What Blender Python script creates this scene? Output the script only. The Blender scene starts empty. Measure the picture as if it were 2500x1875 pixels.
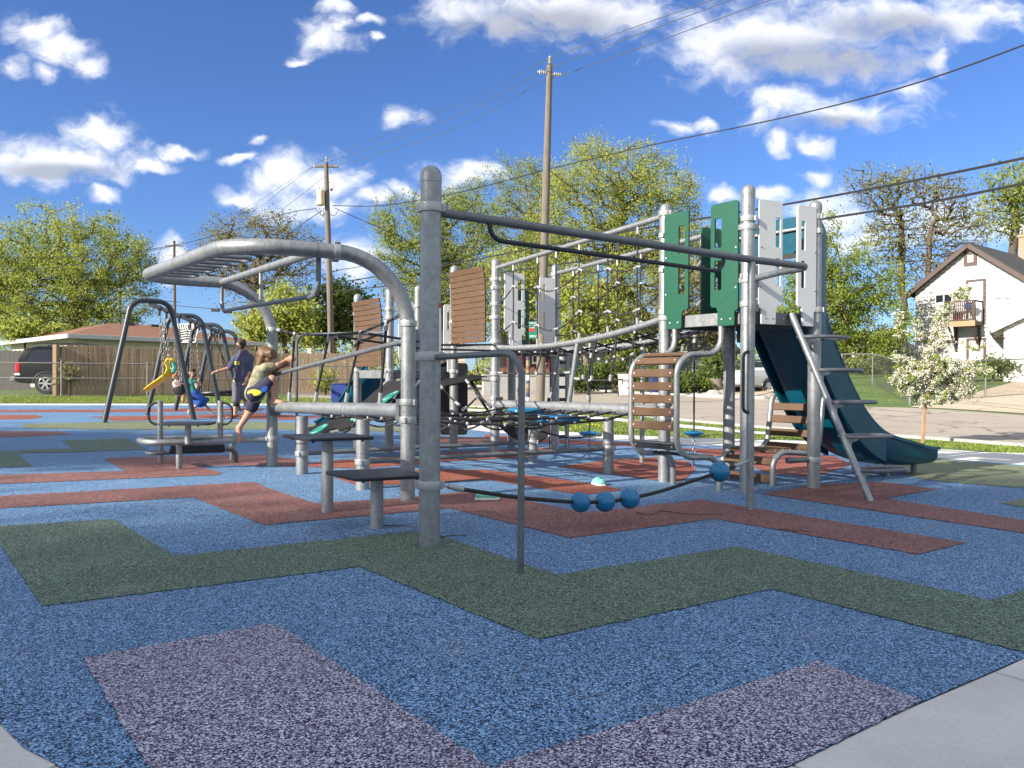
import bpy, bmesh, math, random
import numpy as np
from mathutils import Vector, Matrix, Quaternion

random.seed(7)
RNG = np.random.default_rng(7)
R = math.radians
sc = bpy.context.scene
COL = sc.collection

# ---------------------------------------------------------------- camera
FPX, CX, CY = 1877.0, 1250.0, 937.5          # focal length and centre in photo pixels (2500 wide)
CAM_H, HORIZON, ROLL = 1.03, 930.0, 0.3      # metres, photo row of the horizon, degrees
PITCH = math.atan((CY - HORIZON) / FPX)
fwd = Vector((0, math.cos(PITCH), -math.sin(PITCH)))
upv = Vector((0, math.sin(PITCH), math.cos(PITCH)))
rgt = Vector((1, 0, 0))
_q = Quaternion(fwd, R(-ROLL))
rgt, upv = _q @ rgt, _q @ upv
CAM = Vector((0, 0, CAM_H))
cam_d = bpy.data.cameras.new('camera')
cam_o = bpy.data.objects.new('camera', cam_d)
COL.objects.link(cam_o)
cam_d.sensor_width = 36.0
cam_d.lens = 36.0 * FPX / 2500.0
cam_d.clip_end = 3000
M = Matrix((rgt, upv, -fwd)).transposed().to_4x4()
M.translation = CAM
cam_o.matrix_world = M
sc.camera = cam_o

# ---------------------------------------------------------------- sun, sky, exposure
SUN_AZ, SUN_EL = 55.0, 26.0      # azimuth: degrees to the left of straight behind the camera
SUN_DIR = Vector((-math.sin(R(SUN_AZ)) * math.cos(R(SUN_EL)), -math.cos(R(SUN_AZ)) * math.cos(R(SUN_EL)), math.sin(R(SUN_EL))))
sun_d = bpy.data.lights.new('sun', 'SUN')
sun_d.energy = 3.8
sun_d.angle = R(0.5)
sun_d.color = (1.0, 0.91, 0.79)
sun_o = bpy.data.objects.new('sun', sun_d)
COL.objects.link(sun_o)
sun_o.rotation_euler = (-SUN_DIR).to_track_quat('-Z', 'Y').to_euler()
sun_o.location = (-20, -20, 30)
sc.view_settings.view_transform = 'Standard'
sc.view_settings.look = 'None'
sc.view_settings.exposure = 1.62
sc.view_settings.gamma = 1.0
sc.view_settings.use_curve_mapping = False
SKY_STRENGTH = 0.15

def ray(px, py):
    d = rgt * ((px - CX) / FPX) + upv * ((CY - py) / FPX) + fwd
    return d / d.y

def _sp(t):
    return 0.5 * (t + math.sqrt(t * t + 0.6)) - 0.02
def _ss(a, b, x):
    t = min(1.0, max(0.0, (x - a) / (b - a)))
    return t * t * (3 - 2 * t)
def gz(x, y):
    z = 0.0185 * _sp(min(y, 40) - 13) + 0.007 * _sp(min(-x, 18) - 2.2)
    z -= 0.004
    hill = 0.058 * _sp(min(y, 60) - 20) * _ss(7.5, 14, x)
    return z + hill

def G(px, py, dz=0.0):
    """the point of the ground seen at a photo pixel"""
    d = ray(px, py)
    t0 = 0.5
    for i in range(1, 900):
        t = 0.5 + i * 0.12
        p = CAM + d * t
        if p.z < gz(p.x, p.y) + dz:
            a, b = t0, t
            for _ in range(30):
                m = (a + b) / 2
                q = CAM + d * m
                if q.z < gz(q.x, q.y) + dz: b = m
                else: a = m
            return CAM + d * b
        t0 = t
    return CAM + d * 100
def P(px, py, y):
    return CAM + ray(px, py) * y
def PV(px, py, A, B):
    """ray meets the vertical plane through the plan points A and B"""
    d = ray(px, py)
    nx, ny = (B[1] - A[1]), -(B[0] - A[0])
    t = (nx * (A[0] - CAM.x) + ny * (A[1] - CAM.y)) / (nx * d.x + ny * d.y)
    return CAM + d * t
def zat(px, py, x, y):
    """height at which a vertical line at plan (x, y) is seen at photo row py"""
    return CAM.z + ray(px, py).z * y
def gp(x, y, dz=0.0):
    return Vector((x, y, gz(x, y) + dz))

# ---------------------------------------------------------------- materials
class NT:
    def __init__(s, nt): s.nt = nt
    def n(s, typ, **kw):
        nd = s.nt.nodes.new(typ)
        for k, v in kw.items():
            if k.startswith('_'): continue
            setattr(nd, k, v)
        return nd
    def l(s, a, b): s.nt.links.new(a, b)
    def math(s, op, a, b=None, c=None, clamp=False):
        nd = s.n('ShaderNodeMath', operation=op, use_clamp=clamp)
        for i, v in enumerate((a, b, c)):
            if v is None: continue
            if isinstance(v, (int, float)): nd.inputs[i].default_value = v
            else: s.l(v, nd.inputs[i])
        return nd.outputs[0]
    def vmath(s, op, a, b=None, c=None):
        nd = s.n('ShaderNodeVectorMath', operation=op)
        for i, v in enumerate((a, b, c)):
            if v is None: continue
            if isinstance(v, (tuple, list)): nd.inputs[i].default_value = v
            else: s.l(v, nd.inputs[i])
        return nd
    def mix(s, f, a, b, blend='MIX'):
        nd = s.n('ShaderNodeMix', data_type='RGBA', blend_type=blend)
        for sock, v in ((nd.inputs[0], f), (nd.inputs[6], a), (nd.inputs[7], b)):
            if isinstance(v, (int, float)): sock.default_value = v
            elif isinstance(v, (tuple, list)): sock.default_value = (*v[:3], 1)
            else: s.l(v, sock)
        return nd.outputs[2]
    def noise(s, vec, scale, detail=3, rough=0.55, dist=0.0):
        nd = s.n('ShaderNodeTexNoise')
        nd.inputs['Scale'].default_value = scale
        nd.inputs['Detail'].default_value = detail
        nd.inputs['Roughness'].default_value = rough
        nd.inputs['Distortion'].default_value = dist
        if vec is not None: s.l(vec, nd.inputs['Vector'])
        return nd.outputs['Fac']
    def ramp(s, f, stops, interp='LINEAR'):
        nd = s.n('ShaderNodeValToRGB')
        cr = nd.color_ramp
        cr.interpolation = interp
        while len(cr.elements) < len(stops): cr.elements.new(0.5)
        for e, (p, c) in zip(cr.elements, stops):
            e.position = p
            e.color = (*c[:3], 1) if isinstance(c, (tuple, list)) else (c, c, c, 1)
        s.l(f, nd.inputs[0])
        return nd.outputs[0]
    def smooth(s, f, a, b):
        nd = s.n('ShaderNodeMapRange', interpolation_type='SMOOTHSTEP')
        nd.inputs[1].default_value = a
        nd.inputs[2].default_value = b
        s.l(f, nd.inputs[0])
        return nd.outputs[0]

def new_mat(name):
    m = bpy.data.materials.new(name)
    m.use_nodes = True
    nt = NT(m.node_tree)
    b = m.node_tree.nodes['Principled BSDF']
    return m, nt, b
def obj_vec(nt, jitter=True):
    tc = nt.n('ShaderNodeTexCoord')
    if not jitter: return tc.outputs['Object']
    oi = nt.n('ShaderNodeObjectInfo')
    k = nt.vmath('SCALE', oi.outputs['Location'])
    k.inputs[3].default_value = 3.7
    r = nt.math('MULTIPLY', oi.outputs['Random'], 23.0)
    a = nt.vmath('ADD', tc.outputs['Object'], r)
    return a.outputs[0]
def bump(nt, b, h, strength=0.3, dist=0.01):
    bn = nt.n('ShaderNodeBump')
    bn.inputs['Strength'].default_value = strength
    bn.inputs['Distance'].default_value = dist
    nt.l(h, bn.inputs['Height'])
    nt.l(bn.outputs[0], b.inputs['Normal'])
def simple(name, col, rough=0.6, metal=0.0, var=0.12, scale=6.0, bump_s=0.0, bump_scale=60, spec=0.5, stretch=None, grime=None, oj=True):
    """base colour with soft mottling, a second fine grain and optional relief"""
    m, nt, b = new_mat(name)
    v = obj_vec(nt, oj)
    if stretch:
        mp = nt.n('ShaderNodeMapping')
        mp.inputs['Scale'].default_value = stretch
        nt.l(v, mp.inputs['Vector'])
        v = mp.outputs[0]
    n1 = nt.noise(v, scale, 4)
    n2 = nt.noise(v, scale * 9, 2)
    f = nt.math('ADD', nt.math('MULTIPLY', n1, 0.7), nt.math('MULTIPLY', n2, 0.3))
    lo = tuple(c * (1 - var * 1.6) for c in col)
    hi = tuple(min(1, c * (1 + var * 1.6)) for c in col)
    c = nt.ramp(f, [(0.25, lo), (0.75, hi)])
    if grime:
        gcol, amt = grime
        g = nt.noise(v, scale * 0.6, 5, 0.65)
        c = nt.mix(nt.math('MULTIPLY', nt.smooth(g, 0.5, 0.75), amt), c, gcol)
    nt.l(c, b.inputs['Base Color'])
    b.inputs['Roughness'].default_value = rough
    rr = nt.math('ADD', nt.math('MULTIPLY', n2, 0.2), rough - 0.1, clamp=True)
    nt.l(rr, b.inputs['Roughness'])
    b.inputs['Metallic'].default_value = metal
    b.inputs['Specular IOR Level'].default_value = spec
    if bump_s: bump(nt, b, nt.noise(v, bump_scale, 3), bump_s, 0.005)
    return m

MAT = {}
def galv(name, lo, hi, rough=0.42, metal=0.55):
    m, nt, b = new_mat(name)
    v = obj_vec(nt)
    vo = nt.n('ShaderNodeTexVoronoi'); vo.inputs['Scale'].default_value = 38
    dn = nt.noise(v, 30, 2)
    wv = nt.vmath('ADD', v, nt.vmath('SCALE', dn).outputs[0]).outputs[0]
    nt.l(v, vo.inputs['Vector'])
    sp = nt.n('ShaderNodeSeparateColor'); nt.l(vo.outputs['Color'], sp.inputs[0])
    n1 = nt.noise(v, 7, 5, 0.6, 0.6)
    mp = nt.n('ShaderNodeMapping'); mp.inputs['Scale'].default_value = (1, 1, 0.25); nt.l(v, mp.inputs['Vector'])
    n3 = nt.noise(mp.outputs[0], 22, 3, 0.6)
    f = nt.math('ADD', nt.math('MULTIPLY', n1, 0.5), nt.math('ADD', nt.math('MULTIPLY', sp.outputs[0], 0.16), nt.math('MULTIPLY', n3, 0.34)))
    c = nt.ramp(f, [(0.28, lo), (0.72, hi)])
    nt.l(c, b.inputs['Base Color'])
    nt.l(nt.math('ADD', nt.math('MULTIPLY', n3, 0.22), rough - 0.1), b.inputs['Roughness'])
    b.inputs['Metallic'].default_value = metal
    bump(nt, b, n1, 0.08, 0.01)
    return m
MAT['steel'] = galv('galvanised_steel', (0.175, 0.186, 0.195), (0.325, 0.338, 0.345), 0.42, 0.55)
MAT['bright'] = galv('cast_aluminium', (0.30, 0.31, 0.315), (0.40, 0.41, 0.415), 0.42, 0.5)
MAT['bar'] = galv('grey_coated_bar', (0.085, 0.094, 0.103), (0.150, 0.163, 0.175), 0.42, 0.30)
MAT['dark'] = simple('slate_powder_coat', (0.022, 0.026, 0.034), 0.48, 0.0, 0.14, 9, spec=0.35)
MAT['swingsteel'] = simple('blue_grey_powder_coat', (0.024, 0.034, 0.045), 0.42, 0.0, 0.14, 9)
MAT['brown'] = simple('brown_recycled_plastic', (0.092, 0.053, 0.030), 0.6, 0, 0.09, 5, 0.15, 120, 0.3)
MAT['green'] = simple('green_plastic', (0.008, 0.070, 0.040), 0.40, 0, 0.04, 3, 0.05, 200, 0.4)
MAT['grey'] = simple('light_grey_plastic', (0.56, 0.57, 0.57), 0.42, 0, 0.03, 3, 0.05, 200, 0.4)
MAT['teal'] = simple('teal_moulded_plastic', (0.0, 0.060, 0.098), 0.32, 0, 0.10, 2.5, 0.04, 90)
MAT['blue'] = simple('blue_moulded_plastic', (0.004, 0.135, 0.29), 0.30, 0, 0.06, 6, 0.05, 160)
MAT['black'] = simple('black_plastic', (0.012, 0.013, 0.016), 0.5, 0, 0.2, 6)
MAT['rubber'] = simple('black_rubber_belt', (0.016, 0.016, 0.017), 0.85, 0, 0.2, 8, 0.2, 120, 0.2)
MAT['rope'] = simple('black_braided_rope', (0.014, 0.014, 0.016), 0.75, 0, 0.5, 60, 0.6, 190)
MAT['mint'] = simple('mint_foam', (0.16, 0.52, 0.38), 0.6, 0, 0.05, 8)
MAT['tealgreen'] = simple('sea_green_plastic', (0.03, 0.24, 0.19), 0.45, 0, 0.06, 8)
MAT['yellow'] = simple('yellow_moulded_plastic', (0.75, 0.50, 0.02), 0.35, 0, 0.05, 6)
MAT['chain'] = simple('zinc_chain', (0.22, 0.22, 0.22), 0.4, 0.7, 0.1, 40)
MAT['white'] = simple('white_paint', (0.74, 0.73, 0.69), 0.6, 0, 0.04, 2, grime=((0.45, 0.43, 0.38), 0.35))
MAT['whitevinyl'] = simple('white_vinyl_siding', (0.40, 0.395, 0.38), 0.6, 0, 0.03, 1.5, grime=((0.55, 0.54, 0.50), 0.25))
MAT['cream'] = simple('cream_siding', (0.55, 0.50, 0.40), 0.65, 0, 0.05, 2, grime=((0.34, 0.31, 0.25), 0.35))
MAT['greysiding'] = simple('grey_siding', (0.36, 0.38, 0.38), 0.65, 0, 0.06, 2, grime=((0.22, 0.22, 0.2), 0.4))
MAT['redsiding'] = simple('dark_red_siding', (0.11, 0.03, 0.025), 0.7, 0, 0.12, 2)
MAT['trim'] = simple('brown_trim_paint', (0.058, 0.034, 0.028), 0.6, 0, 0.12, 4)
MAT['roofbrown'] = simple('brown_shingles', (0.175, 0.080, 0.046), 0.9, 0, 0.14, 3, 0.4, 40)
MAT['roofdark'] = simple('charcoal_shingles', (0.036, 0.037, 0.040), 0.9, 0, 0.18, 3, 0.4, 40)
MAT['gutter'] = simple('pale_blue_grey_gutter', (0.44, 0.46, 0.48), 0.5, 0, 0.05, 3)
MAT['glass'] = simple('dark_window_glass', (0.012, 0.016, 0.026), 0.08, 0, 0.1, 2, spec=0.5)
MAT['blind'] = simple('window_blind', (0.48, 0.47, 0.44), 0.6, 0, 0.05, 6)
MAT['deckwood'] = simple('stained_deck_wood', (0.055, 0.040, 0.033), 0.8, 0, 0.2, 8)
MAT['rawwood'] = simple('raw_lumber', (0.28, 0.19, 0.11), 0.8, 0, 0.15, 6, stretch=(1, 1, 6))
MAT['brick'] = simple('tan_brick', (0.26, 0.20, 0.14), 0.85, 0, 0.15, 8)
MAT['pole'] = simple('weathered_pole_wood', (0.140, 0.119, 0.100), 0.9, 0, 0.25, 5, 0.5, 30, stretch=(4, 4, 0.35), grime=((0.10, 0.075, 0.055), 0.6))
MAT['wire'] = simple('black_cable', (0.015, 0.015, 0.016), 0.6, 0, 0.1, 10)
MAT['alwire'] = simple('grey_conductor', (0.09, 0.10, 0.12), 0.5, 0.3, 0.1, 10)
MAT['porcelain'] = simple('grey_porcelain', (0.45, 0.45, 0.43), 0.3, 0, 0.1, 12)
MAT['rusty'] = simple('cream_paint_with_rust', (0.60, 0.52, 0.38), 0.55, 0, 0.05, 3, grime=((0.42, 0.20, 0.04), 0.9))
MAT['fencewood'] = simple('weathered_brown_cedar', (0.29, 0.205, 0.132), 0.85, 0, 0.26, 4, 0.5, 40, stretch=(5, 5, 0.5), grime=((0.10, 0.072, 0.05), 0.6))
MAT['greywood'] = simple('weathered_grey_board', (0.085, 0.08, 0.075), 0.9, 0, 0.22, 4, stretch=(5, 5, 0.6))
MAT['fencepipe'] = simple('galvanised_fence_pipe', (0.19, 0.195, 0.19), 0.55, 0.3, 0.12, 8)
MAT['meshwire'] = simple('dull_fence_wire', (0.085, 0.087, 0.085), 0.6, 0.2, 0.1, 8)
MAT['concrete'] = simple('concrete_wall', (0.33, 0.325, 0.31), 0.9, 0, 0.1, 2, 0.3, 50, grime=((0.2, 0.19, 0.18), 0.5))
MAT['carblack'] = simple('black_car_paint', (0.003, 0.004, 0.006), 0.30, 0, 0.05, 3, spec=0.2)
MAT['carsilver'] = simple('silver_car_paint', (0.50, 0.50, 0.49), 0.28, 0.45, 0.03, 3)
MAT['tyre'] = simple('tyre_rubber', (0.015, 0.015, 0.016), 0.8, 0, 0.2, 20)
MAT['rim'] = simple('alloy_rim', (0.50, 0.50, 0.50), 0.35, 0.6, 0.06, 10)
MAT['redlens'] = simple('red_tail_lens', (0.50, 0.012, 0.015), 0.15, 0, 0.1, 20)
MAT['chrome'] = simple('chrome', (0.62, 0.62, 0.63), 0.12, 0.9, 0.04, 10)
MAT['bluebin'] = simple('royal_blue_bin', (0.012, 0.032, 0.16), 0.45, 0, 0.08, 8)
MAT['whitebin'] = simple('dirty_white_bin', (0.58, 0.56, 0.52), 0.6, 0, 0.06, 5, grime=((0.28, 0.26, 0.22), 0.5))
MAT['darkblue'] = simple('dark_blue_plastic', (0.02, 0.03, 0.10), 0.5, 0, 0.1, 6)
MAT['signgreen'] = simple('sign_green', (0.01, 0.16, 0.10), 0.45, 0, 0.04, 6)
MAT['signwhite'] = simple('sign_white', (0.75, 0.75, 0.73), 0.5, 0, 0.03, 6)
MAT['signred'] = simple('sign_red', (0.45, 0.03, 0.03), 0.5, 0, 0.03, 6)
MAT['mutedyellow'] = simple('faded_yellow_paint', (0.20, 0.17, 0.09), 0.7, 0, 0.2, 12)
MAT['mutedpurple'] = simple('faded_purple_paint', (0.055, 0.045, 0.085), 0.7, 0, 0.2, 12)
MAT['mutedorange'] = simple('faded_orange_paint', (0.14, 0.06, 0.045), 0.7, 0, 0.2, 12)
MAT['skin'] = simple('skin', (0.38, 0.205, 0.14), 0.5, 0, 0.06, 14, spec=0.4)
MAT['hairbrown'] = simple('brown_hair', (0.115, 0.058, 0.026), 0.5, 0, 0.45, 20, 0.5, 90, stretch=(3, 3, 0.5))
MAT['hairdark'] = simple('dark_brown_hair', (0.028, 0.016, 0.011), 0.75, 0, 0.4, 20, 0.5, 90)
MAT['hairblond'] = simple('blond_hair', (0.34, 0.20, 0.10), 0.5, 0, 0.3, 20, 0.4, 90)
MAT['navy'] = simple('navy_cloth', (0.018, 0.020, 0.052), 0.9, 0, 0.2, 12, 0.3, 60)
MAT['hoodie'] = simple('navy_hoodie', (0.052, 0.055, 0.105), 0.95, 0, 0.16, 10, 0.4, 30)
MAT['olive'] = simple('olive_print_shirt', (0.20, 0.19, 0.125), 0.9, 0, 0.5, 16, 0.3, 30)
MAT['limecloth'] = simple('lime_cloth', (0.62, 0.60, 0.04), 0.9, 0, 0.05, 10)
MAT['royalcloth'] = simple('royal_blue_cloth', (0.01, 0.06, 0.28), 0.9, 0, 0.2, 14)
MAT['greycloth'] = simple('grey_cloth', (0.10, 0.10, 0.13), 0.9, 0, 0.15, 14)
MAT['tealcloth'] = simple('teal_cloth', (0.0, 0.20, 0.18), 0.9, 0, 0.15, 14)
MAT['pinkcloth'] = simple('pale_pink_print_cloth', (0.55, 0.42, 0.42), 0.9, 0, 0.3, 30)
MAT['redcloth'] = simple('red_plastic', (0.45, 0.02, 0.05), 0.5, 0, 0.1, 10)
MAT['eye'] = simple('eye', (0.02, 0.015, 0.012), 0.2, 0, 0.1, 5)

# ---------------------------------------------------------------- mesh building
WLOC = {}
def tagp(o, label=None, cat=None, group=None, kind=None):
    if label: o['label'] = label
    if cat: o['category'] = cat
    if group: o['group'] = group
    if kind: o['kind'] = kind
    return o
def thing(name, loc, label, cat, group=None):
    o = bpy.data.objects.new(name, None)
    o.empty_display_size = 0.2
    o.location = loc
    COL.objects.link(o)
    WLOC[o.name] = Vector(loc)
    return tagp(o, label, cat, group)

class MB:
    """collects shapes in world coordinates and links them as ONE mesh object"""
    def __init__(s):
        s.v, s.f, s.mi, s.m = [], [], [], 0
    def mat(s, i):
        s.m = i
        return s
    def add(s, vs, fs):
        o = len(s.v)
        s.v.extend([tuple(q) for q in vs])
        for f in fs:
            s.f.append(tuple(i + o for i in f))
            s.mi.append(s.m)
        return s
    def box(s, c, d, ax=None, bev=0.0):
        """c centre, d full size along the three axes ax (default world)"""
        c = Vector(c)
        ax = ax or (Vector((1, 0, 0)), Vector((0, 1, 0)), Vector((0, 0, 1)))
        h = [q / 2 for q in d]
        if bev <= 0:
            vs = [c + ax[0] * (h[0] * i) + ax[1] * (h[1] * j) + ax[2] * (h[2] * k) for i in (-1, 1) for j in (-1, 1) for k in (-1, 1)]
            return s.add(vs, [(0, 1, 3, 2), (4, 6, 7, 5), (0, 4, 5, 1), (2, 3, 7, 6), (0, 2, 6, 4), (1, 5, 7, 3)])
        b = min(bev, min(h) * 0.9)
        vs, idx = [], {}
        for i in (-1, 1):
            for j in (-1, 1):
                for k in (-1, 1):
                    for a in range(3):
                        q = [h[0], h[1], h[2]]
                        for t in range(3):
                            if t != a: q[t] -= b
                        idx[(i, j, k, a)] = len(vs)
                        vs.append(c + ax[0] * (q[0] * i) + ax[1] * (q[1] * j) + ax[2] * (q[2] * k))
        fs = []
        for sg in (-1, 1):
            fs.append([idx[(sg, j, k, 0)] for j, k in ((-1, -1), (1, -1), (1, 1), (-1, 1))][::sg])
            fs.append([idx[(i, sg, k, 1)] for i, k in ((-1, -1), (-1, 1), (1, 1), (1, -1))][::sg])
            fs.append([idx[(i, j, sg, 2)] for i, j in ((-1, -1), (1, -1), (1, 1), (-1, 1))][::sg])
        for i in (-1, 1):
            for j in (-1, 1):
                fs.append([idx[(i, j, -1, 0)], idx[(i, j, 1, 0)], idx[(i, j, 1, 1)], idx[(i, j, -1, 1)]][::i * j])
                fs.append([idx[(i, -1, j, 0)], idx[(i, -1, j, 2)], idx[(i, 1, j, 2)], idx[(i, 1, j, 0)]][::i * j])
                fs.append([idx[(-1, i, j, 1)], idx[(1, i, j, 1)], idx[(1, i, j, 2)], idx[(-1, i, j, 2)]][::i * j])
                for k in (-1, 1):
                    fs.append([idx[(i, j, k, 0)], idx[(i, j, k, 1)], idx[(i, j, k, 2)]][::i * j * k])
        return s.add(vs, fs)
    def tube(s, pts, r, n=10, caps=True, closed=False, flat=1.0):
        pts = [Vector(p) for p in pts]
        k = len(pts)
        rs = list(r) if isinstance(r, (list, tuple)) else [r] * k
        T = []
        for i in range(k):
            if closed: t = pts[(i + 1) % k] - pts[i - 1]
            elif i == 0: t = pts[1] - pts[0]
            elif i == k - 1: t = pts[-1] - pts[-2]
            else: t = (pts[i + 1] - pts[i]).normalized() + (pts[i] - pts[i - 1]).normalized()
            if t.length < 1e-9: t = Vector((0, 0, 1))
            T.append(t.normalized())
        a = T[0].orthogonal().normalized()
        if abs(T[0].z) < 0.95: a = (Vector((0, 0, 1)) - T[0] * T[0].z).normalized()
        vs = []
        prev = T[0]
        for i in range(k):
            q = prev.rotation_difference(T[i])
            a = (q @ a)
            a = (a - T[i] * a.dot(T[i])).normalized()
            b = T[i].cross(a)
            prev = T[i]
            for j in range(n):
                an = 2 * math.pi * j / n
                vs.append(pts[i] + (a * math.cos(an) * flat + b * math.sin(an)) * rs[i])
        fs = []
        for i in range(k if closed else k - 1):
            i2 = (i + 1) % k
            for j in range(n):
                fs.append((i * n + j, i * n + (j + 1) % n, i2 * n + (j + 1) % n, i2 * n + j))
        if caps and not closed:
            fs.append(tuple(range(n - 1, -1, -1)))
            fs.append(tuple((k - 1) * n + j for j in range(n)))
        return s.add(vs, fs)
    def lathe(s, c, prof, n=16, axis=None, caps=False):
        """prof: (radius, height along axis)"""
        c = Vector(c)
        ax = (axis or Vector((0, 0, 1))).normalized()
        a = ax.orthogonal().normalized()
        b = ax.cross(a)
        vs, fs = [], []
        for rr, h in prof:
            for j in range(n):
                an = 2 * math.pi * j / n
                vs.append(c + ax * h + (a * math.cos(an) + b * math.sin(an)) * rr)
        for i in range(len(prof) - 1):
            for j in range(n):
                fs.append((i * n + j, i * n + (j + 1) % n, (i + 1) * n + (j + 1) % n, (i + 1) * n + j))
        if caps:
            fs.append(tuple(range(n - 1, -1, -1)))
            fs.append(tuple((len(prof) - 1) * n + j for j in range(n)))
        return s.add(vs, fs)
    def ball(s, c, r, n=14, m=8, sc3=(1, 1, 1)):
        c = Vector(c)
        vs = [c + Vector((0, 0, -r * sc3[2]))]
        for i in range(1, m):
            ph = -math.pi / 2 + math.pi * i / m
            for j in range(n):
                an = 2 * math.pi * j / n
                vs.append(c + Vector((r * math.cos(ph) * math.cos(an) * sc3[0], r * math.cos(ph) * math.sin(an) * sc3[1], r * math.sin(ph) * sc3[2])))
        vs.append(c + Vector((0, 0, r * sc3[2])))
        fs = [(0, 1 + (j + 1) % n, 1 + j) for j in range(n)]
        for i in range(m - 2):
            for j in range(n):
                fs.append((1 + i * n + j, 1 + i * n + (j + 1) % n, 1 + (i + 1) * n + (j + 1) % n, 1 + (i + 1) * n + j))
        e = len(vs) - 1
        fs += [(e, 1 + (m - 2) * n + j, 1 + (m - 2) * n + (j + 1) % n) for j in range(n)]
        return s.add(vs, fs)
    def plate(s, o, ex, ey, outer, holes, th):
        """flat panel: outline and holes in (ex, ey) coordinates from o, thickness th along ex x ey"""
        ez = ex.cross(ey).normalized()
        bm = bmesh.new()
        edges = []
        for loop in [outer] + list(holes):
            vs = [bm.verts.new(o + ex * a + ey * b) for a, b in loop]
            for i in range(len(vs)):
                edges.append(bm.edges.new((vs[i], vs[(i + 1) % len(vs)])))
        bmesh.ops.triangle_fill(bm, use_beauty=True, edges=edges)
        bm.verts.index_update()
        fv = [v.co.copy() for v in bm.verts]
        tris = [[v.index for v in f.verts] for f in bm.faces]
        k = len(fv)
        vs = [v - ez * (th / 2) for v in fv] + [v + ez * (th / 2) for v in fv]
        fs = []
        for t in tris:
            nrm = (fv[t[1]] - fv[t[0]]).cross(fv[t[2]] - fv[t[0]])
            up = t if nrm.dot(ez) > 0 else t[::-1]
            fs.append(tuple(i + k for i in up))
            fs.append(tuple(up[::-1]))
        i0 = 0
        for loop in [outer] + list(holes):
            q = len(loop)
            for i in range(q):
                a, b = i0 + i, i0 + (i + 1) % q
                fs.append((a, b, b + k, a + k))
            i0 += q
        bm.free()
        return s.add(vs, fs)
    def sweep(s, sections, close_ring=False, caps=False):
        n = len(sections[0])
        vs = [p for sec in sections for p in sec]
        fs = []
        for i in range(len(sections) - 1):
            for j in range(n if close_ring else n - 1):
                fs.append((i * n + j, i * n + (j + 1) % n, (i + 1) * n + (j + 1) % n, (i + 1) * n + j))
        if caps:
            fs.append(tuple(range(n - 1, -1, -1)))
            fs.append(tuple((len(sections) - 1) * n + j for j in range(n)))
        return s.add(vs, fs)
    def mesh(s, name, mats, origin=Vector((0, 0, 0)), smooth=35):
        me = bpy.data.meshes.new(name)
        o = Vector(origin)
        va = np.array(s.v, dtype=np.float64).reshape(-1, 3) - np.array(o)
        me.from_pydata(va.tolist(), [], s.f)
        for m in (mats if isinstance(mats, (list, tuple)) else [mats]): me.materials.append(m)
        me.polygons.foreach_set('material_index', s.mi)
        bm = bmesh.new(); bm.from_mesh(me)
        bmesh.ops.recalc_face_normals(bm, faces=bm.faces)
        bm.to_mesh(me); bm.free()
        if smooth:
            me.shade_smooth()
            me.set_sharp_from_angle(angle=R(smooth))
        me.update()
        return me
    def build(s, name, mats, parent=None, smooth=35):
        base = WLOC.get(parent.name, Vector((0, 0, 0))) if parent else None
        if parent is None:
            va = np.array(s.v).reshape(-1, 3)
            base = Vector(((va[:, 0].min() + va[:, 0].max()) / 2, (va[:, 1].min() + va[:, 1].max()) / 2, va[:, 2].min()))
        me = s.mesh(name, mats, base, smooth)
        o = bpy.data.objects.new(name, me)
        COL.objects.link(o)
        if parent:
            o.parent = parent
        else:
            o.location = base
        WLOC[o.name] = base
        return o

def put(me, name, parent, loc, rot=None, scale=None):
    """another object on a shared mesh; loc in world coordinates"""
    o = bpy.data.objects.new(name, me)
    COL.objects.link(o)
    base = Vector((0, 0, 0))
    if parent:
        o.parent = parent
        base = WLOC.get(parent.name, base)
    m = Matrix.Translation(Vector(loc) - base)
    if rot is not None: m = m @ (rot.to_matrix().to_4x4() if isinstance(rot, Quaternion) else rot.to_4x4())
    if scale is not None: m = m @ Matrix.Diagonal((*scale, 1))
    o.matrix_local = m
    WLOC[o.name] = Vector(loc)
    return o

def fillet(pts, rad, n=6):
    """rounds the inner corners of a polyline"""
    pts = [Vector(p) for p in pts]
    out = [pts[0]]
    for i in range(1, len(pts) - 1):
        r = rad[i - 1] if isinstance(rad, (list, tuple)) else rad
        a, b, c = pts[i - 1], pts[i], pts[i + 1]
        u, w = (a - b), (c - b)
        lu, lw = u.length, w.length
        u.normalize(); w.normalize()
        cosv = max(-1, min(1, u.dot(w)))
        ang = math.acos(cosv)
        if ang > 3.1 or r <= 0:
            out.append(b); continue
        t = min(r / math.tan(ang / 2), lu * 0.49 if i > 1 else lu * 0.95, lw * 0.49 if i < len(pts) - 2 else lw * 0.95)
        rr = t * math.tan(ang / 2)
        bis = (u + w).normalized()
        ctr = b + bis * (rr / math.sin(ang / 2))
        s0, s1 = b + u * t - ctr, b + w * t - ctr
        for k in range(n + 1):
            f = k / n
            v = s0.normalized().slerp(s1.normalized(), f, s0.normalized())
            out.append(ctr + v * rr)
    out.append(pts[-1])
    return out
def rrect(x0, y0, x1, y1, r, n=4):
    o = []
    for cx, cy, a0 in ((x1 - r, y0 + r, -90), (x1 - r, y1 - r, 0), (x0 + r, y1 - r, 90), (x0 + r, y0 + r, 180)):
        for k in range(n + 1):
            a = R(a0 + 90 * k / n)
            o.append((cx + r * math.cos(a), cy + r * math.sin(a)))
    return o
def lerp(a, b, t): return Vector(a) + (Vector(b) - Vector(a)) * t
def sag(a, b, s, n=10):
    return [lerp(a, b, i / n) - Vector((0, 0, 4 * s * (i / n) * (1 - i / n))) for i in range(n + 1)]
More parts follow.
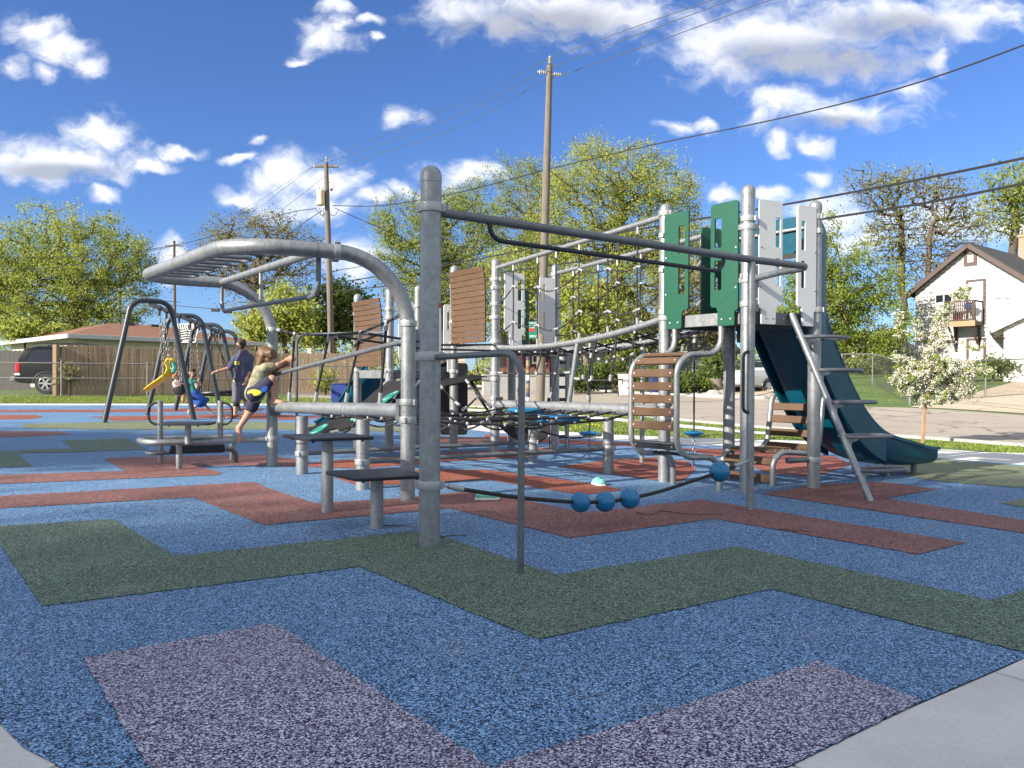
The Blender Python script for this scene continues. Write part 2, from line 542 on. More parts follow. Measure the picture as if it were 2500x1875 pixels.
def spline(pts, n=6):
    pts = [Vector(p) for p in pts]
    q = [pts[0] * 2 - pts[1]] + pts + [pts[-1] * 2 - pts[-2]]
    out = []
    for i in range(1, len(q) - 2):
        for k in range(n):
            t = k / n
            p0, p1, p2, p3 = q[i - 1], q[i], q[i + 1], q[i + 2]
            out.append(0.5 * ((2 * p1) + (p2 - p0) * t + (2 * p0 - 5 * p1 + 4 * p2 - p3) * t * t + (3 * p1 - p0 - 3 * p2 + p3) * t ** 3))
    out.append(pts[-1])
    return out
# ---------------------------------------------------------------- sky
world = bpy.data.worlds.new('World')
sc.world = world
world.use_nodes = True
wn = NT(world.node_tree)
for nd in list(world.node_tree.nodes): world.node_tree.nodes.remove(nd)
w_out = wn.n('ShaderNodeOutputWorld')
w_bg = wn.n('ShaderNodeBackground')
w_bg.inputs['Strength'].default_value = SKY_STRENGTH
sky = wn.n('ShaderNodeTexSky', sky_type='NISHITA')
sky.sun_disc = False
sky.sun_elevation = R(SUN_EL)
sky.sun_rotation = math.atan2(SUN_DIR.x, SUN_DIR.y)
sky.altitude = 200
sky.air_density = 1.0
sky.dust_density = 0.4
sky.ozone_density = 2.2
w_tc = wn.n('ShaderNodeTexCoord')
DIRV = w_tc.outputs['Generated']
w_sep = wn.n('ShaderNodeSeparateXYZ'); wn.l(DIRV, w_sep.inputs[0])
yy = wn.math('MAXIMUM', w_sep.outputs[1], 0.05)
w_u = wn.math('DIVIDE', w_sep.outputs[0], yy)
w_v = wn.math('DIVIDE', w_sep.outputs[2], yy)
w_cmb = wn.n('ShaderNodeCombineXYZ'); wn.l(w_u, w_cmb.inputs[0]); wn.l(w_v, w_cmb.inputs[1])
UV = w_cmb.outputs[0]
def warp(vec, scale, amt, detail):
    nz = wn.n('ShaderNodeTexNoise'); nz.inputs['Scale'].default_value = scale; nz.inputs['Detail'].default_value = detail
    wn.l(vec, nz.inputs['Vector'])
    c = wn.vmath('SUBTRACT', nz.outputs['Color'], (0.5, 0.5, 0.5))
    return wn.vmath('MULTIPLY_ADD', c.outputs[0], (amt, amt, 0), vec).outputs[0]
UVW = warp(warp(UV, 10.0, 0.050, 3), 36.0, 0.026, 4)
UVN = wn.vmath('MULTIPLY', UVW, (1.0, 1.7, 1.0)).outputs[0]
# cumulus: each puff is a heading, an elevation and two radii on the sky ahead (in photo pixels here)
PUFFS = [(95,75,62,42),(150,120,64,44),(215,158,44,40),(40,165,55,28),(110,178,36,22),
 (95,395,150,50),(230,325,85,62),(200,385,150,52),(370,398,66,26),(452,368,62,20),(245,465,45,24),(20,385,60,50),
 (790,88,76,42),(830,62,40,30),(722,140,34,16),(895,38,28,16),(915,90,20,16),(815,8,50,20),
 (1150,25,125,62),(1330,15,220,82),(1500,35,150,60),(1240,60,90,50),
 (1900,80,250,105),(2150,50,230,85),(1760,150,110,42),(1990,140,250,60),(2330,40,150,64),(2290,150,34,42),(1730,110,90,60),
 (1900,255,96,50),(2050,278,175,38),(2230,242,70,34),(1840,285,50,30),
 (1910,345,46,34),(1990,350,46,26),(1640,305,44,22),(1710,302,36,18),(975,283,62,28),
 (690,425,70,56),(790,440,90,56),(640,440,54,34),(595,480,70,30),(740,490,140,44),(580,392,48,16),(625,350,28,14),
 (900,478,80,24),(1140,425,95,44),(1000,462,54,26),(860,620,100,44),(870,650,60,50),(1060,470,40,24),
 (2040,520,95,72),(2100,575,80,50),(1985,440,46,18),(1880,480,40,26),(2450,560,90,40),(2290,530,160,60),(1760,480,50,30),(420,640,40,60)]
last = None
for px, py, a, b in PUFFS:
    d = ray(px, py)
    sx, sy = FPX / (a * (1.42 if a * b > 2600 else 1.22)), FPX / (b * (1.42 if a * b > 2600 else 1.22))
    m = wn.vmath('MULTIPLY_ADD', UVW, (sx, sy, 0), (-d.x * sx, -d.z * sy, 0))
    ln = wn.vmath('LENGTH', m.outputs[0]).outputs['Value']
    last = ln if last is None else wn.math('MINIMUM', last, ln)
q_front = wn.math('SUBTRACT', 1.0, last)
n_a = wn.noise(UVN, 14.0, 8, 0.60, 0.0)
n_b = wn.noise(UV, 3.2, 4, 0.5)
dens_f = wn.math('ADD', q_front, wn.math('MULTIPLY', wn.math('SUBTRACT', n_a, 0.52), 2.2))
dens_f = wn.math('POWER', wn.smooth(dens_f, -0.05, 0.95), 1.15)
# rest of the sky, out of view: thicker cloud added to brighten shaded ground
n_all = wn.noise(DIRV, 3.0, 8, 0.6, 0.3)
dens_o = wn.math('MULTIPLY', wn.smooth(n_all, 0.40, 0.52), wn.smooth(w_sep.outputs[2], 0.0, 0.15))
front = wn.smooth(w_sep.outputs[1], 0.55, 0.72)
dens = wn.mix(front, dens_o, dens_f)
# grey bases of the two big clouds
CORES = [(1330,62,190,44),(2010,150,230,48),(2180,70,150,40),(1880,140,110,40),(150,420,130,20),(1160,70,80,26),(2010,300,130,18)]
lc = None
for px, py, a, b in CORES:
    d = ray(px, py)
    sx, sy = FPX / (a * 1.3), FPX / (b * 1.3)
    m = wn.vmath('MULTIPLY_ADD', UV, (sx, sy, 0), (-d.x * sx, -d.z * sy, 0))
    ln = wn.vmath('LENGTH', m.outputs[0]).outputs['Value']
    lc = ln if lc is None else wn.math('MINIMUM', lc, ln)
core = wn.smooth(wn.math('ADD', wn.math('SUBTRACT', 1.0, lc), wn.math('MULTIPLY', wn.math('SUBTRACT', n_a, 0.5), 0.7)), -0.30, 0.70)
core = wn.math('MULTIPLY', core, 0.85)
n_c = wn.noise(UVN, 20.0, 6, 0.6, 0.0)
lit = wn.mix(wn.smooth(wn.math('ADD', wn.math('MULTIPLY', n_b, 0.4), wn.math('MULTIPLY', n_c, 0.6)), 0.34, 0.62), (2.3, 2.36, 2.5), (2.95, 2.95, 2.95))
c_col = wn.mix(core, lit, (0.98, 1.05, 1.26))
base = wn.vmath('MULTIPLY', sky.outputs[0], (0.18, 0.247, 0.383)).outputs[0]
wn.l(wn.mix(wn.math('MULTIPLY', dens, 0.90), base, c_col), w_bg.inputs['Color'])
wn.l(w_bg.outputs[0], w_out.inputs['Surface'])

# ---------------------------------------------------------------- ground materials
def rubber_mat(name, hi, mid, lo):
    m, nt, b = new_mat(name)
    tc = nt.n('ShaderNodeTexCoord')
    v = tc.outputs['Object']
    vo = nt.n('ShaderNodeTexVoronoi'); vo.inputs['Scale'].default_value = 190
    wb = nt.noise(v, 150, 2)
    wv = nt.n('ShaderNodeMix', data_type='VECTOR')
    sc_ = nt.vmath('SCALE', nt.n('ShaderNodeTexNoise').outputs['Color'])
    nz = sc_.inputs[0].links[0].from_node
    nz.inputs['Scale'].default_value = 120; nt.l(v, nz.inputs['Vector'])
    sc_.inputs[3].default_value = 0.006
    av = nt.vmath('ADD', v, sc_.outputs[0]).outputs[0]
    nt.l(av, vo.inputs['Vector'])
    sp = nt.n('ShaderNodeSeparateColor'); nt.l(vo.outputs['Color'], sp.inputs[0])
    c = nt.ramp(sp.outputs[0], [(0.0, lo), (0.34, lo), (0.44, mid), (0.66, mid), (0.84, hi), (1.0, hi)])
    big = nt.noise(v, 0.9, 5, 0.6)
    c = nt.mix(nt.math('MULTIPLY', nt.smooth(big, 0.35, 0.75), 0.30), c, tuple(q * 0.62 for q in mid))
    dust = nt.noise(v, 2.3, 6, 0.7)
    c = nt.mix(nt.math('MULTIPLY', nt.smooth(dust, 0.52, 0.8), 0.30), c, (0.30, 0.29, 0.27))
    nt.l(c, b.inputs['Base Color'])
    b.inputs['Roughness'].default_value = 0.72
    b.inputs['Specular IOR Level'].default_value = 0.35
    hgt = nt.math('SUBTRACT', 1.0, vo.outputs['Distance'])
    bump(nt, b, nt.math('MULTIPLY', hgt, nt.math('ADD', sp.outputs[1], 0.3)), 0.75, 0.004)
    return m
MAT['r_blue'] = rubber_mat('blue_rubber_granules', (0.29, 0.48, 0.72), (0.080, 0.190, 0.360), (0.006, 0.014, 0.045))
MAT['r_green'] = rubber_mat('green_rubber_granules', (0.25, 0.35, 0.25), (0.085, 0.130, 0.092), (0.010, 0.018, 0.016))
MAT['r_purple'] = rubber_mat('lavender_rubber_granules', (0.62, 0.61, 0.74), (0.205, 0.195, 0.275), (0.012, 0.010, 0.036))
MAT['r_red'] = rubber_mat('red_rubber_granules', (0.48, 0.165, 0.105), (0.27, 0.070, 0.042), (0.050, 0.015, 0.016))
MAT['r_olive'] = rubber_mat('olive_rubber_granules', (0.32, 0.36, 0.20), (0.16, 0.19, 0.105), (0.03, 0.04, 0.03))
MAT['r_maroon'] = rubber_mat('maroon_rubber_granules', (0.42, 0.22, 0.19), (0.205, 0.085, 0.076), (0.030, 0.012, 0.016))

def paving_mat(name, col, sc0=1.2, cracks=0.5):
    m, nt, b = new_mat(name)
    tc = nt.n('ShaderNodeTexCoord'); v = tc.outputs['Object']
    n1 = nt.noise(v, sc0, 6, 0.6)
    n2 = nt.noise(v, 60, 4, 0.7)
    n3 = nt.noise(v, 260, 2, 0.5)
    f = nt.math('ADD', nt.math('MULTIPLY', n1, 0.5), nt.math('ADD', nt.math('MULTIPLY', n2, 0.3), nt.math('MULTIPLY', n3, 0.2)))
    c = nt.ramp(f, [(0.22, tuple(q * 0.62 for q in col)), (0.5, col), (0.78, tuple(min(1, q * 1.25) for q in col))])
    pit = nt.math('GREATER_THAN', nt.noise(v, 90, 2, 0.5), 0.68)
    c = nt.mix(nt.math('MULTIPLY', pit, 0.35), c, tuple(q * 0.35 for q in col))
    stn = nt.smooth(nt.noise(v, 0.9, 6, 0.7), 0.52, 0.72)
    c = nt.mix(nt.math('MULTIPLY', stn, 0.30), c, tuple(q * 0.55 for q in col))
    if cracks:
        vo = nt.n('ShaderNodeTexVoronoi', feature='DISTANCE_TO_EDGE'); vo.inputs['Scale'].default_value = 0.35
        wv = nt.vmath('ADD', v, nt.vmath('SCALE', nt.noise(v, 1.5, 5)).outputs[0]).outputs[0]
        nt.l(wv, vo.inputs['Vector'])
        k = nt.math('LESS_THAN', vo.outputs['Distance'], 0.012)
        c = nt.mix(nt.math('MULTIPLY', k, cracks), c, tuple(q * 0.3 for q in col))
    nt.l(c, b.inputs['Base Color'])
    b.inputs['Roughness'].default_value = 0.9
    bump(nt, b, n2, 0.25, 0.006)
    return m
MAT['slab'] = paving_mat('pale_concrete', (0.52, 0.515, 0.49), 2.0, 0)
MAT['road'] = paving_mat('worn_asphalt', (0.30, 0.262, 0.22), 0.5, 0.6)
MAT['drive'] = paving_mat('tan_concrete_drive', (0.42, 0.35, 0.26), 0.5, 0.4)
MAT['gravel'] = paving_mat('pale_gravel', (0.36, 0.30, 0.23), 3.0, 0)
def grass_ground():
    m, nt, b = new_mat('lawn')
    tc = nt.n('ShaderNodeTexCoord'); v = tc.outputs['Object']
    n1 = nt.noise(v, 0.5, 6, 0.65)
    n2 = nt.noise(v, 14, 4, 0.7)
    n3 = nt.noise(v, 90, 2)
    f = nt.math('ADD', nt.math('MULTIPLY', n1, 0.45), nt.math('ADD', nt.math('MULTIPLY', n2, 0.35), nt.math('MULTIPLY', n3, 0.2)))
    c = nt.ramp(f, [(0.28, (0.030, 0.055, 0.012)), (0.5, (0.068, 0.115, 0.022)), (0.72, (0.125, 0.165, 0.042))])
    dirt = nt.smooth(nt.noise(v, 0.22, 5, 0.6), 0.58, 0.72)
    c = nt.mix(nt.math('MULTIPLY', dirt, 0.4), c, (0.16, 0.12, 0.075))
    nt.l(c, b.inputs['Base Color'])
    b.inputs['Roughness'].default_value = 0.9
    bump(nt, b, n2, 0.5, 0.03)
    return m
MAT['lawn'] = grass_ground()

# ---------------------------------------------------------------- ground sheets
CELL = 0.5
def sheet(name, poly, dz, mat, parent=None, cell=CELL, skirt=0.0, kind=None):
    """a sheet of the given plan outline lying dz above the terrain"""
    bm = bmesh.new()
    dense = []
    for i in range(len(poly)):
        a, b = Vector((poly[i][0], poly[i][1], 0)), Vector((poly[(i + 1) % len(poly)][0], poly[(i + 1) % len(poly)][1], 0))
        k = max(1, int((b - a).length / (cell * 1.5)))
        dense += [a.lerp(b, j / k) for j in range(k)]
    vs = [bm.verts.new(p) for p in dense]
    es = [bm.edges.new((vs[i], vs[(i + 1) % len(vs)])) for i in range(len(vs))]
    bmesh.ops.triangle_fill(bm, use_beauty=True, edges=es)
    xs = [p.x for p in dense]; ys = [p.y for p in dense]
    for ax, lo, hi in ((0, min(xs), max(xs)), (1, min(ys), max(ys))):
        k = math.ceil(lo / cell)
        while k * cell < hi:
            co = Vector((k * cell, 0, 0)) if ax == 0 else Vector((0, k * cell, 0))
            no = Vector((1, 0, 0)) if ax == 0 else Vector((0, 1, 0))
            bmesh.ops.bisect_plane(bm, geom=bm.verts[:] + bm.edges[:] + bm.faces[:], plane_co=co, plane_no=no, dist=1e-5)
            k += 1
    for v in bm.verts: v.co.z = gz(v.co.x, v.co.y) + dz
    for f in bm.faces:
        f.normal_update()
        if f.normal.z < 0: f.normal_flip()
    if skirt:
        be = [e for e in bm.edges if len(e.link_faces) == 1]
        r = bmesh.ops.extrude_edge_only(bm, edges=be)
        for v in [g for g in r['geom'] if isinstance(g, bmesh.types.BMVert)]: v.co.z -= skirt
        bmesh.ops.recalc_face_normals(bm, faces=bm.faces)
    me = bpy.data.meshes.new(name)
    bm.to_mesh(me); bm.free()
    me.materials.append(mat)
    o = bpy.data.objects.new(name, me)
    COL.objects.link(o)
    if parent: o.parent = parent
    WLOC[o.name] = Vector((0, 0, 0))
    if kind: o['kind'] = kind
    return o
def pxpoly(pts): return [tuple(G(a, b).xy) for a, b in pts]

xs = [-900, -400, -200, -120, -80, -60, -45] + [i * 0.5 for i in range(-70, 91)] + [55, 70, 100, 160, 300, 900]
ys = [-200, -80, -40, -20, -10, -5, -2] + [i * 0.5 for i in range(0, 131)] + [75, 90, 120, 180, 300, 600, 1500]
vs = [(x, y, gz(x, y)) for y in ys for x in xs]
nx = len(xs)
fs = [(j * nx + i, j * nx + i + 1, (j + 1) * nx + i + 1, (j + 1) * nx + i) for j in range(len(ys) - 1) for i in range(nx - 1)]
gm = bpy.data.meshes.new('ground'); gm.from_pydata(vs, [], fs); gm.materials.append(MAT['lawn']); gm.shade_smooth()
ground = bpy.data.objects.new('ground', gm); COL.objects.link(ground)
ground['kind'] = 'structure'; ground['label'] = 'green lawn around the playground and under the houses'

FB = [(0,990),(200,990),(450,990),(700,990),(860,1001),(980,1030),(1220,1058),(1500,1077),(1700,1088),(2000,1100),(2250,1116),(2500,1137)]
FO = [(0,986),(200,986),(450,986),(700,986),(868,994),(990,1016),(1220,1045),(1500,1062),(1700,1070),(2000,1078),(2250,1094),(2500,1111)]
fb = pxpoly(FB); fo = pxpoly(FO)
near_rim = [tuple(G(a, b).xy) for a, b in ((2500,1611),(2249,1720),(1937,1874))] + [(0.3, 1.72), (-0.6, 1.70), (-1.0, 1.87)] + [tuple(G(a, b).xy) for a, b in ((138,1874),(59,1834),(0,1774))]
right_rim = [(9.8, 10.2), (8.6, 8.4), (6.5, 6.3), (4.1, 4.4)]
left_rim = [(-2.1, 3.0), (-3.2, 4.0), (-5.5, 6.0), (-9.0, 10.0), (-12.5, 15.5)]
rubber = sheet('rubber_surface', fb + right_rim + near_rim + left_rim, 0.008, MAT['r_blue'], kind='structure')
rubber['label'] = 'blue rubber play surface with zigzag bands of other colours'
BANDS = [
 ('rubber_band', 'r_green', [(-90,1293),(0,1288),(279,1271),(426,1362),(993,1302),(1055,1304),(1358,1408),(1802,1338),(2416,1470),(2500,1446),(2640,1405),(2640,1660),(2500,1599),(1885,1443),(1314,1567),(878,1388),(103,1485),(0,1332),(-60,1300)]),
 ('rubber_band', 'r_purple', [(200,1614),(652,1530),(684,1535),(1205,1886),(1255,1863),(1996,1621),(2249,1719.5),(1938,1873),(1860,1915),(1500,1985),(430,1985),(358,1874)]),
 ('rubber_band', 'r_maroon', [(-60,1218),(0,1214),(623,1179),(650,1193),(770,1232),(976,1219),(1125,1204),(1250,1217),(1426,1255),(1714,1223),(2358,1329),(2243,1358),(1746,1270),(1391,1317),(1099,1244),(643,1285),(470,1217),(0,1244),(-60,1248)]),
 ('rubber_band', 'r_red', [(815,1167),(975,1150),(1188,1149),(1350,1170),(1473,1187),(1520,1199),(1426,1211),(1350,1200),(1188,1173),(975,1186),(868,1187)]),
 ('rubber_band', 'r_red', [(1361,1141),(1500,1124),(1600,1118),(1680,1128),(1700,1150),(1661,1179),(1608,1176),(1485,1159)]),
 ('rubber_band', 'r_red', [(1640,1096),(1860,1100),(2040,1117),(2080,1136),(1990,1166),(1880,1160),(1790,1122)]),
 ('rubber_band', 'r_red', [(690,1140),(820,1126),(1080,1108),(1330,1094),(1400,1100),(1290,1118),(1100,1128),(880,1146)]),
 ('rubber_band', 'r_red', [(1180,1062),(1400,1076),(1620,1088),(1620,1094),(1400,1086),(1190,1072)]),
 ('rubber_band', 'r_maroon', [(1855,1208),(2002,1185),(2155,1179),(2290,1197),(2161,1220),(2500,1273),(2640,1296),(2640,1330),(2500,1305)]),
 ('rubber_band', 'r_olive', [(2120,1129),(2302,1123),(2500,1141),(2600,1150),(2600,1206),(2500,1194),(2308,1179),(2243,1170)]),
 ('rubber_band', 'r_olive', [(2443,1232),(2500,1220),(2620,1226),(2620,1250),(2500,1241)]),
 ('rubber_band', 'r_maroon', [(0,1162),(305,1152),(253,1121),(365,1117),(640,1112),(760,1128),(700,1140),(560,1138),(480,1140),(545,1157),(530,1162),(0,1184),(-60,1186),(-60,1163)]),
 ('rubber_band', 'r_green', [(150,1077),(310,1071),(360,1099),(180,1106),(40,1108),(79,1140),(0,1144),(-60,1146),(-60,1108),(0,1106),(60,1100),(175,1097)]),
 ('rubber_band', 'r_maroon', [(0,1054),(136,1055),(177,1062),(0,1070),(-50,1071),(-50,1055)]),
 ('rubber_band', 'r_olive', [(54,1036),(340,1030),(640,1031),(1000,1044),(990,1056),(650,1050),(330,1050),(60,1047)]),
 ('rubber_band', 'r_red', [(0,1014),(88,1014),(104,1019),(80,1024),(0,1025),(-50,1025),(-50,1014)]),
 ('rubber_band', 'r_red', [(222,1018),(364,1017),(640,1010),(800,1020),(700,1026),(500,1022),(285,1029)]),
 ('rubber_band', 'r_red', [(-40,1002),(240,1001),(470,998),(640,999),(640,1004),(420,1006),(200,1007),(-40,1007)]),
 ('rubber_band', 'r_maroon', [(1000,1063),(1180,1070),(1330,1082),(1200,1090),(1010,1080)]),
]
def ragged(poly, step=0.022, amp=0.006):
    """granules make the seam between two colours uneven"""
    out = []
    for i in range(len(poly)):
        a, b = Vector(poly[i]), Vector(poly[(i + 1) % len(poly)])
        k = max(1, int((b - a).length / step)) if min(a.y, b.y) < 4.6 and abs(a.x) < 4 and abs(b.x) < 4 else 1
        n = Vector((-(b - a).y, (b - a).x)).normalized()
        out += [tuple(a.lerp(b, j / k) + n * (random.uniform(-amp, amp) if j else 0)) for j in range(k)]
    return out
for nm, mk, pts in BANDS:
    pp = pxpoly(pts)
    if min(q[1] for q in pp) < 4.6: pp = ragged(pp)
    o = sheet(nm, pp, 0.012, MAT[mk], rubber)

# concrete slabs round the rubber
slab_root = bpy.data.objects.new('footpath', None); COL.objects.link(slab_root); WLOC['footpath'] = Vector((0, 0, 0))
slab_root['kind'] = 'structure'; slab_root['label'] = 'pale concrete path round the rubber surface'
def slab_run(inner, outer, step, gap=0.012, dz=0.006):
    """slabs between two plan polylines of equal length"""
    L = [0.0]
    for a, b in zip(inner, inner[1:]): L.append(L[-1] + math.dist(a, b))
    def at(poly, s):
        for i in range(len(L) - 1):
            if s <= L[i + 1] or i == len(L) - 2:
                t = (s - L[i]) / max(1e-6, L[i + 1] - L[i])
                return (poly[i][0] + (poly[i + 1][0] - poly[i][0]) * t, poly[i][1] + (poly[i + 1][1] - poly[i][1]) * t)
    s = 0.0
    while s < L[-1] - 0.05:
        e = min(L[-1], s + step)
        k = max(2, int((e - s) / 0.4) + 1)
        ss = [s + gap / 2 + (e - s - gap) * i / (k - 1) for i in range(k)]
        poly = [at(inner, q) for q in ss] + [at(outer, q) for q in reversed(ss)]
        sheet('slab', poly, dz + random.uniform(-0.001, 0.001), MAT['slab'], slab_root, skirt=0.03)
        s = e
slab_run(fb, fo, 2.4)
def off(poly, d):
    o = []
    for i, p in enumerate(poly):
        a = poly[max(0, i - 1)]; b = poly[min(len(poly) - 1, i + 1)]
        t = Vector((b[0] - a[0], b[1] - a[1])).normalized()
        o.append((p[0] - t.y * d, p[1] + t.x * d))
    return o
rim_r = list(reversed([fb[-1]] + right_rim + near_rim[:3]))
j0 = G(2431, 1646)
slab_run([near_rim[2], near_rim[1], (j0.x, j0.y)], off([near_rim[2], near_rim[1], (j0.x, j0.y)], -1.7), 9)
rest = [(j0.x, j0.y), near_rim[0]] + list(reversed(right_rim)) + [fb[-1]]
slab_run(rest, off(rest, -1.7), 1.75)
rim_f = near_rim[2:7]
slab_run(list(reversed(rim_f)), [(q[0] * 1.15 + 0.1, q[1] - 1.5) for q in reversed(rim_f)], 1.6)
rim_l = near_rim[6:] + left_rim[:3]
slab_run(list(reversed(rim_l)), off(list(reversed(rim_l)), -1.6), 1.8)
bed = sheet('path_bed', [(-8, 3), (-3, -0.6), (4, -0.6), (9, 3), (13, 9), (10.5, 11.5)] + right_rim + near_rim + left_rim[:3], 0.0035, MAT['concrete'], slab_root)

# road, verge path, drive, gravel
RN = [(700,976),(970,984),(1200,996),(1405,1007),(1540,1013),(1674,1028),(1842,1044),(2050,1058),(2280,1073),(2500,1090),(2900,1118)]
RF = [(700,930),(970,937),(1300,947),(1500,958),(1650,966),(1870,974),(2000,986),(2136,994),(2221,996),(2500,1014),(2900,1030)]
rn = pxpoly(RN); rf = pxpoly(RF)
road = sheet('road', rn + list(reversed(rf)), 0.006, MAT['road'], kind='structure'); road['label'] = 'worn pale asphalt street behind the playground'
sheet('verge_path', pxpoly([(1000,989),(1405,1014),(1500,1021),(1674,1038),(1842,1054),(2050,1066),(2050,1072),(1842,1060),(1674,1046),(1500,1028),(1405,1021),(1000,994)]), 0.01, MAT['slab'], kind='structure')
def curb(name, line, h, w, label):
    mb = MB()
    secs = []
    for i, p in enumerate(line):
        a = line[max(0, i - 1)]; b = line[min(len(line) - 1, i + 1)]
        t = Vector((b[0] - a[0], b[1] - a[1], 0)).normalized(); n = Vector((-t.y, t.x, 0)) * (w / 2)
        z = gz(*p)
        q = Vector((p[0], p[1], z))
        secs.append([q - n - Vector((0, 0, 0.05)), q - n + Vector((0, 0, h)), q + n + Vector((0, 0, h)), q + n - Vector((0, 0, 0.05))])
    mb.sweep(secs, True, True)
    o = mb.build(name, MAT['concrete']); o['kind'] = 'structure'; o['label'] = label
curb('kerb', rf[1:6], 0.10, 0.16, 'concrete kerb on the house side of the street')
curb('kerb', rn[1:], 0.05, 0.13, 'concrete kerb on the playground side of the street')
dr = sheet('driveway', pxpoly([(2221,994),(2330,972),(2420,948),(2500,926),(2560,912),(2900,900),(2900,1024),(2500,1010)]), 0.010, MAT['drive'], kind='structure'); dr['label'] = 'tan concrete drive climbing past the white house'
sheet('gravel_pad', pxpoly([(1640,963),(1720,950),(1900,948),(1960,960),(1960,982),(1870,971)]), 0.012, MAT['gravel'], kind='structure')
# ---------------------------------------------------------------- playground
UP = Vector((0, 0, 1))
def v2(p): return Vector((p[0], p[1], 0))
pA, pC, pD = G(1621, 1178), G(1822, 1206), G(1986, 1193)
pB = pA + pD - pC
pE, pG_, pK = G(1208, 1118), G(1107, 1103.5), G(1354, 1107.5)
pJ = pG_ + pK - pE
pL = G(950, 1107)
pH = pL + (pG_ - pE)
pM = pH + (pK - pE)
U = v2(pD - pC).normalized()
V = v2(pA - pC).normalized()
PR = 0.0615

# shared clamp: a split ring with ears
def clamp_mesh():
    mb = MB()
    mb.lathe((0, 0, 0), [(1.0, -0.5), (1.14, -0.5), (1.16, -0.42), (1.16, 0.42), (1.14, 0.5), (1.0, 0.5)], 20)
    for a in (0.35, math.pi + 0.35):
        d = Vector((math.cos(a), math.sin(a), 0)); t = Vector((-d.y, d.x, 0))
        mb.box(d * 1.24, (0.30, 0.34, 0.92), (d, t, UP), 0.04)
        mb.lathe(d * 1.25 - t * 0.24, [(0.11, 0), (0.11, 0.48)], 8, t, True)
    return mb.mesh('clamp', MAT['bright'])
CLAMP = clamp_mesh()
def clamp(parent, x, y, z, r=PR, yaw=None, h=0.052, axis=None):
    yaw = random.uniform(0, 6.28) if yaw is None else yaw
    q = Quaternion((0, 0, 1), yaw)
    if axis is not None: q = Vector((0, 0, 1)).rotation_difference(axis) @ q
    return put(CLAMP, 'clamp', parent, (x, y, z), q, (r, r, h))

def post(parent, p, top, r=PR, cap=True, mat='steel', bottom=None, name='post'):
    z0 = gz(p.x, p.y) - 0.05 if bottom is None else bottom
    mb = MB()
    mb.lathe((p.x, p.y, 0), [(r, z0), (r, z0 + 0.4), (r, (z0 + top) / 2), (r, top - r * 1.15)], 24)
    o = mb.build(name, MAT[mat], parent)
    if cap:
        c = MB()
        prof = [(r * 1.012, top - r * 1.6), (r * 1.03, top - r * 1.58), (r * 1.03, top - r * 1.02)]
        for i in range(1, 8):
            a = math.pi / 2 * i / 8
            prof.append((r * 1.02 * math.cos(a), top - r * 1.02 + r * 1.02 * math.sin(a)))
        prof.append((0.001, top))
        c.lathe((p.x, p.y, 0), prof, 24)
        WLOC[o.name] = WLOC[parent.name]
        c.build('post_cap', MAT['steel'] if mat != 'bright' else MAT['bright'], o)
    return o

SLOT = lambda x0, y0, x1, y1: rrect(x0, y0, x1, y1, min(0.012, (x1 - x0) * 0.3), 3)
def hdpe(parent, o, ex, ey, w, h, mat, holes, notch=True, th=0.02, name='panel', bolts=True):
    """plastic entry panel: rounded top, stepped foot, window slots; real thickness and holes"""
    r = 0.035
    if notch:
        out = [(w * 0.30, 0), (w * 0.86, 0), (w * 0.88, 0.015), (w * 0.88, 0.13), (w, 0.15), (w, h - r)]
        out += [(w - r + r * math.cos(a), h - r + r * math.sin(a)) for a in (0.4, 0.8, 1.2)] + [(w - r, h), (r, h)]
        out += [(r - r * math.sin(a), h - r + r * math.cos(a)) for a in (0.4, 0.8, 1.2)] + [(0, h - r), (0, 0.20), (0.02, 0.18), (w * 0.20, 0.18), (w * 0.27, 0.14), (w * 0.27, 0.02)]
    else:
        out = rrect(0, 0, w, h, r, 4)
    mb = MB()
    mb.plate(o, ex, ey, out, holes, th)
    if bolts:
        nz = ex.cross(ey).normalized()
        mb.mat(1)
        for a, b in ((w * 0.42, 0.06), (w * 0.74, 0.06), (w * 0.92, h * 0.62), (w * 0.92, h * 0.30)):
            for sg in (1, -1):
                mb.lathe(o + ex * a + ey * b + nz * (sg * th / 2), [(0.010, 0), (0.009, 0.004), (0.004, 0.007)], 8, nz * sg, True)
    return mb.build(name, [MAT[mat], MAT['bright']], parent)

def deck(parent, pts, z, name='deck'):
    mb = MB()
    c = sum((v2(p) for p in pts), Vector()) / 4
    q = [c + (v2(p) - c) * 0.93 for p in pts]
    for zz, s in ((z, 1),):
        mb.sweep([[p + UP * (z - 0.05) for p in q], [p + UP * z for p in q]], True, True)
    o = mb.build(name, MAT['black'], parent)
    return o
def channel(parent, a, b, z, mat='steel', h=0.12, inset=0.08, name='deck_edge'):
    d = v2(b - a); L = d.length; d.normalize()
    n = Vector((d.y, -d.x, 0))
    mb = MB()
    mb.box(v2(a) + d * (L / 2) + UP * (z - h / 2), (L - 2 * inset, 0.02, h), (d, n, UP), 0.004)
    mb.mat(1)
    for t in (0.22, 0.5, 0.78):
        for sg in (1, -1):
            mb.lathe(v2(a) + d * (L * t) + UP * (z - h * 0.5) + n * (0.011 * sg), [(0.010, 0), (0.009, 0.005)], 8, n * sg, True)
    return mb.build(name, [MAT[mat], MAT['bright']], parent)

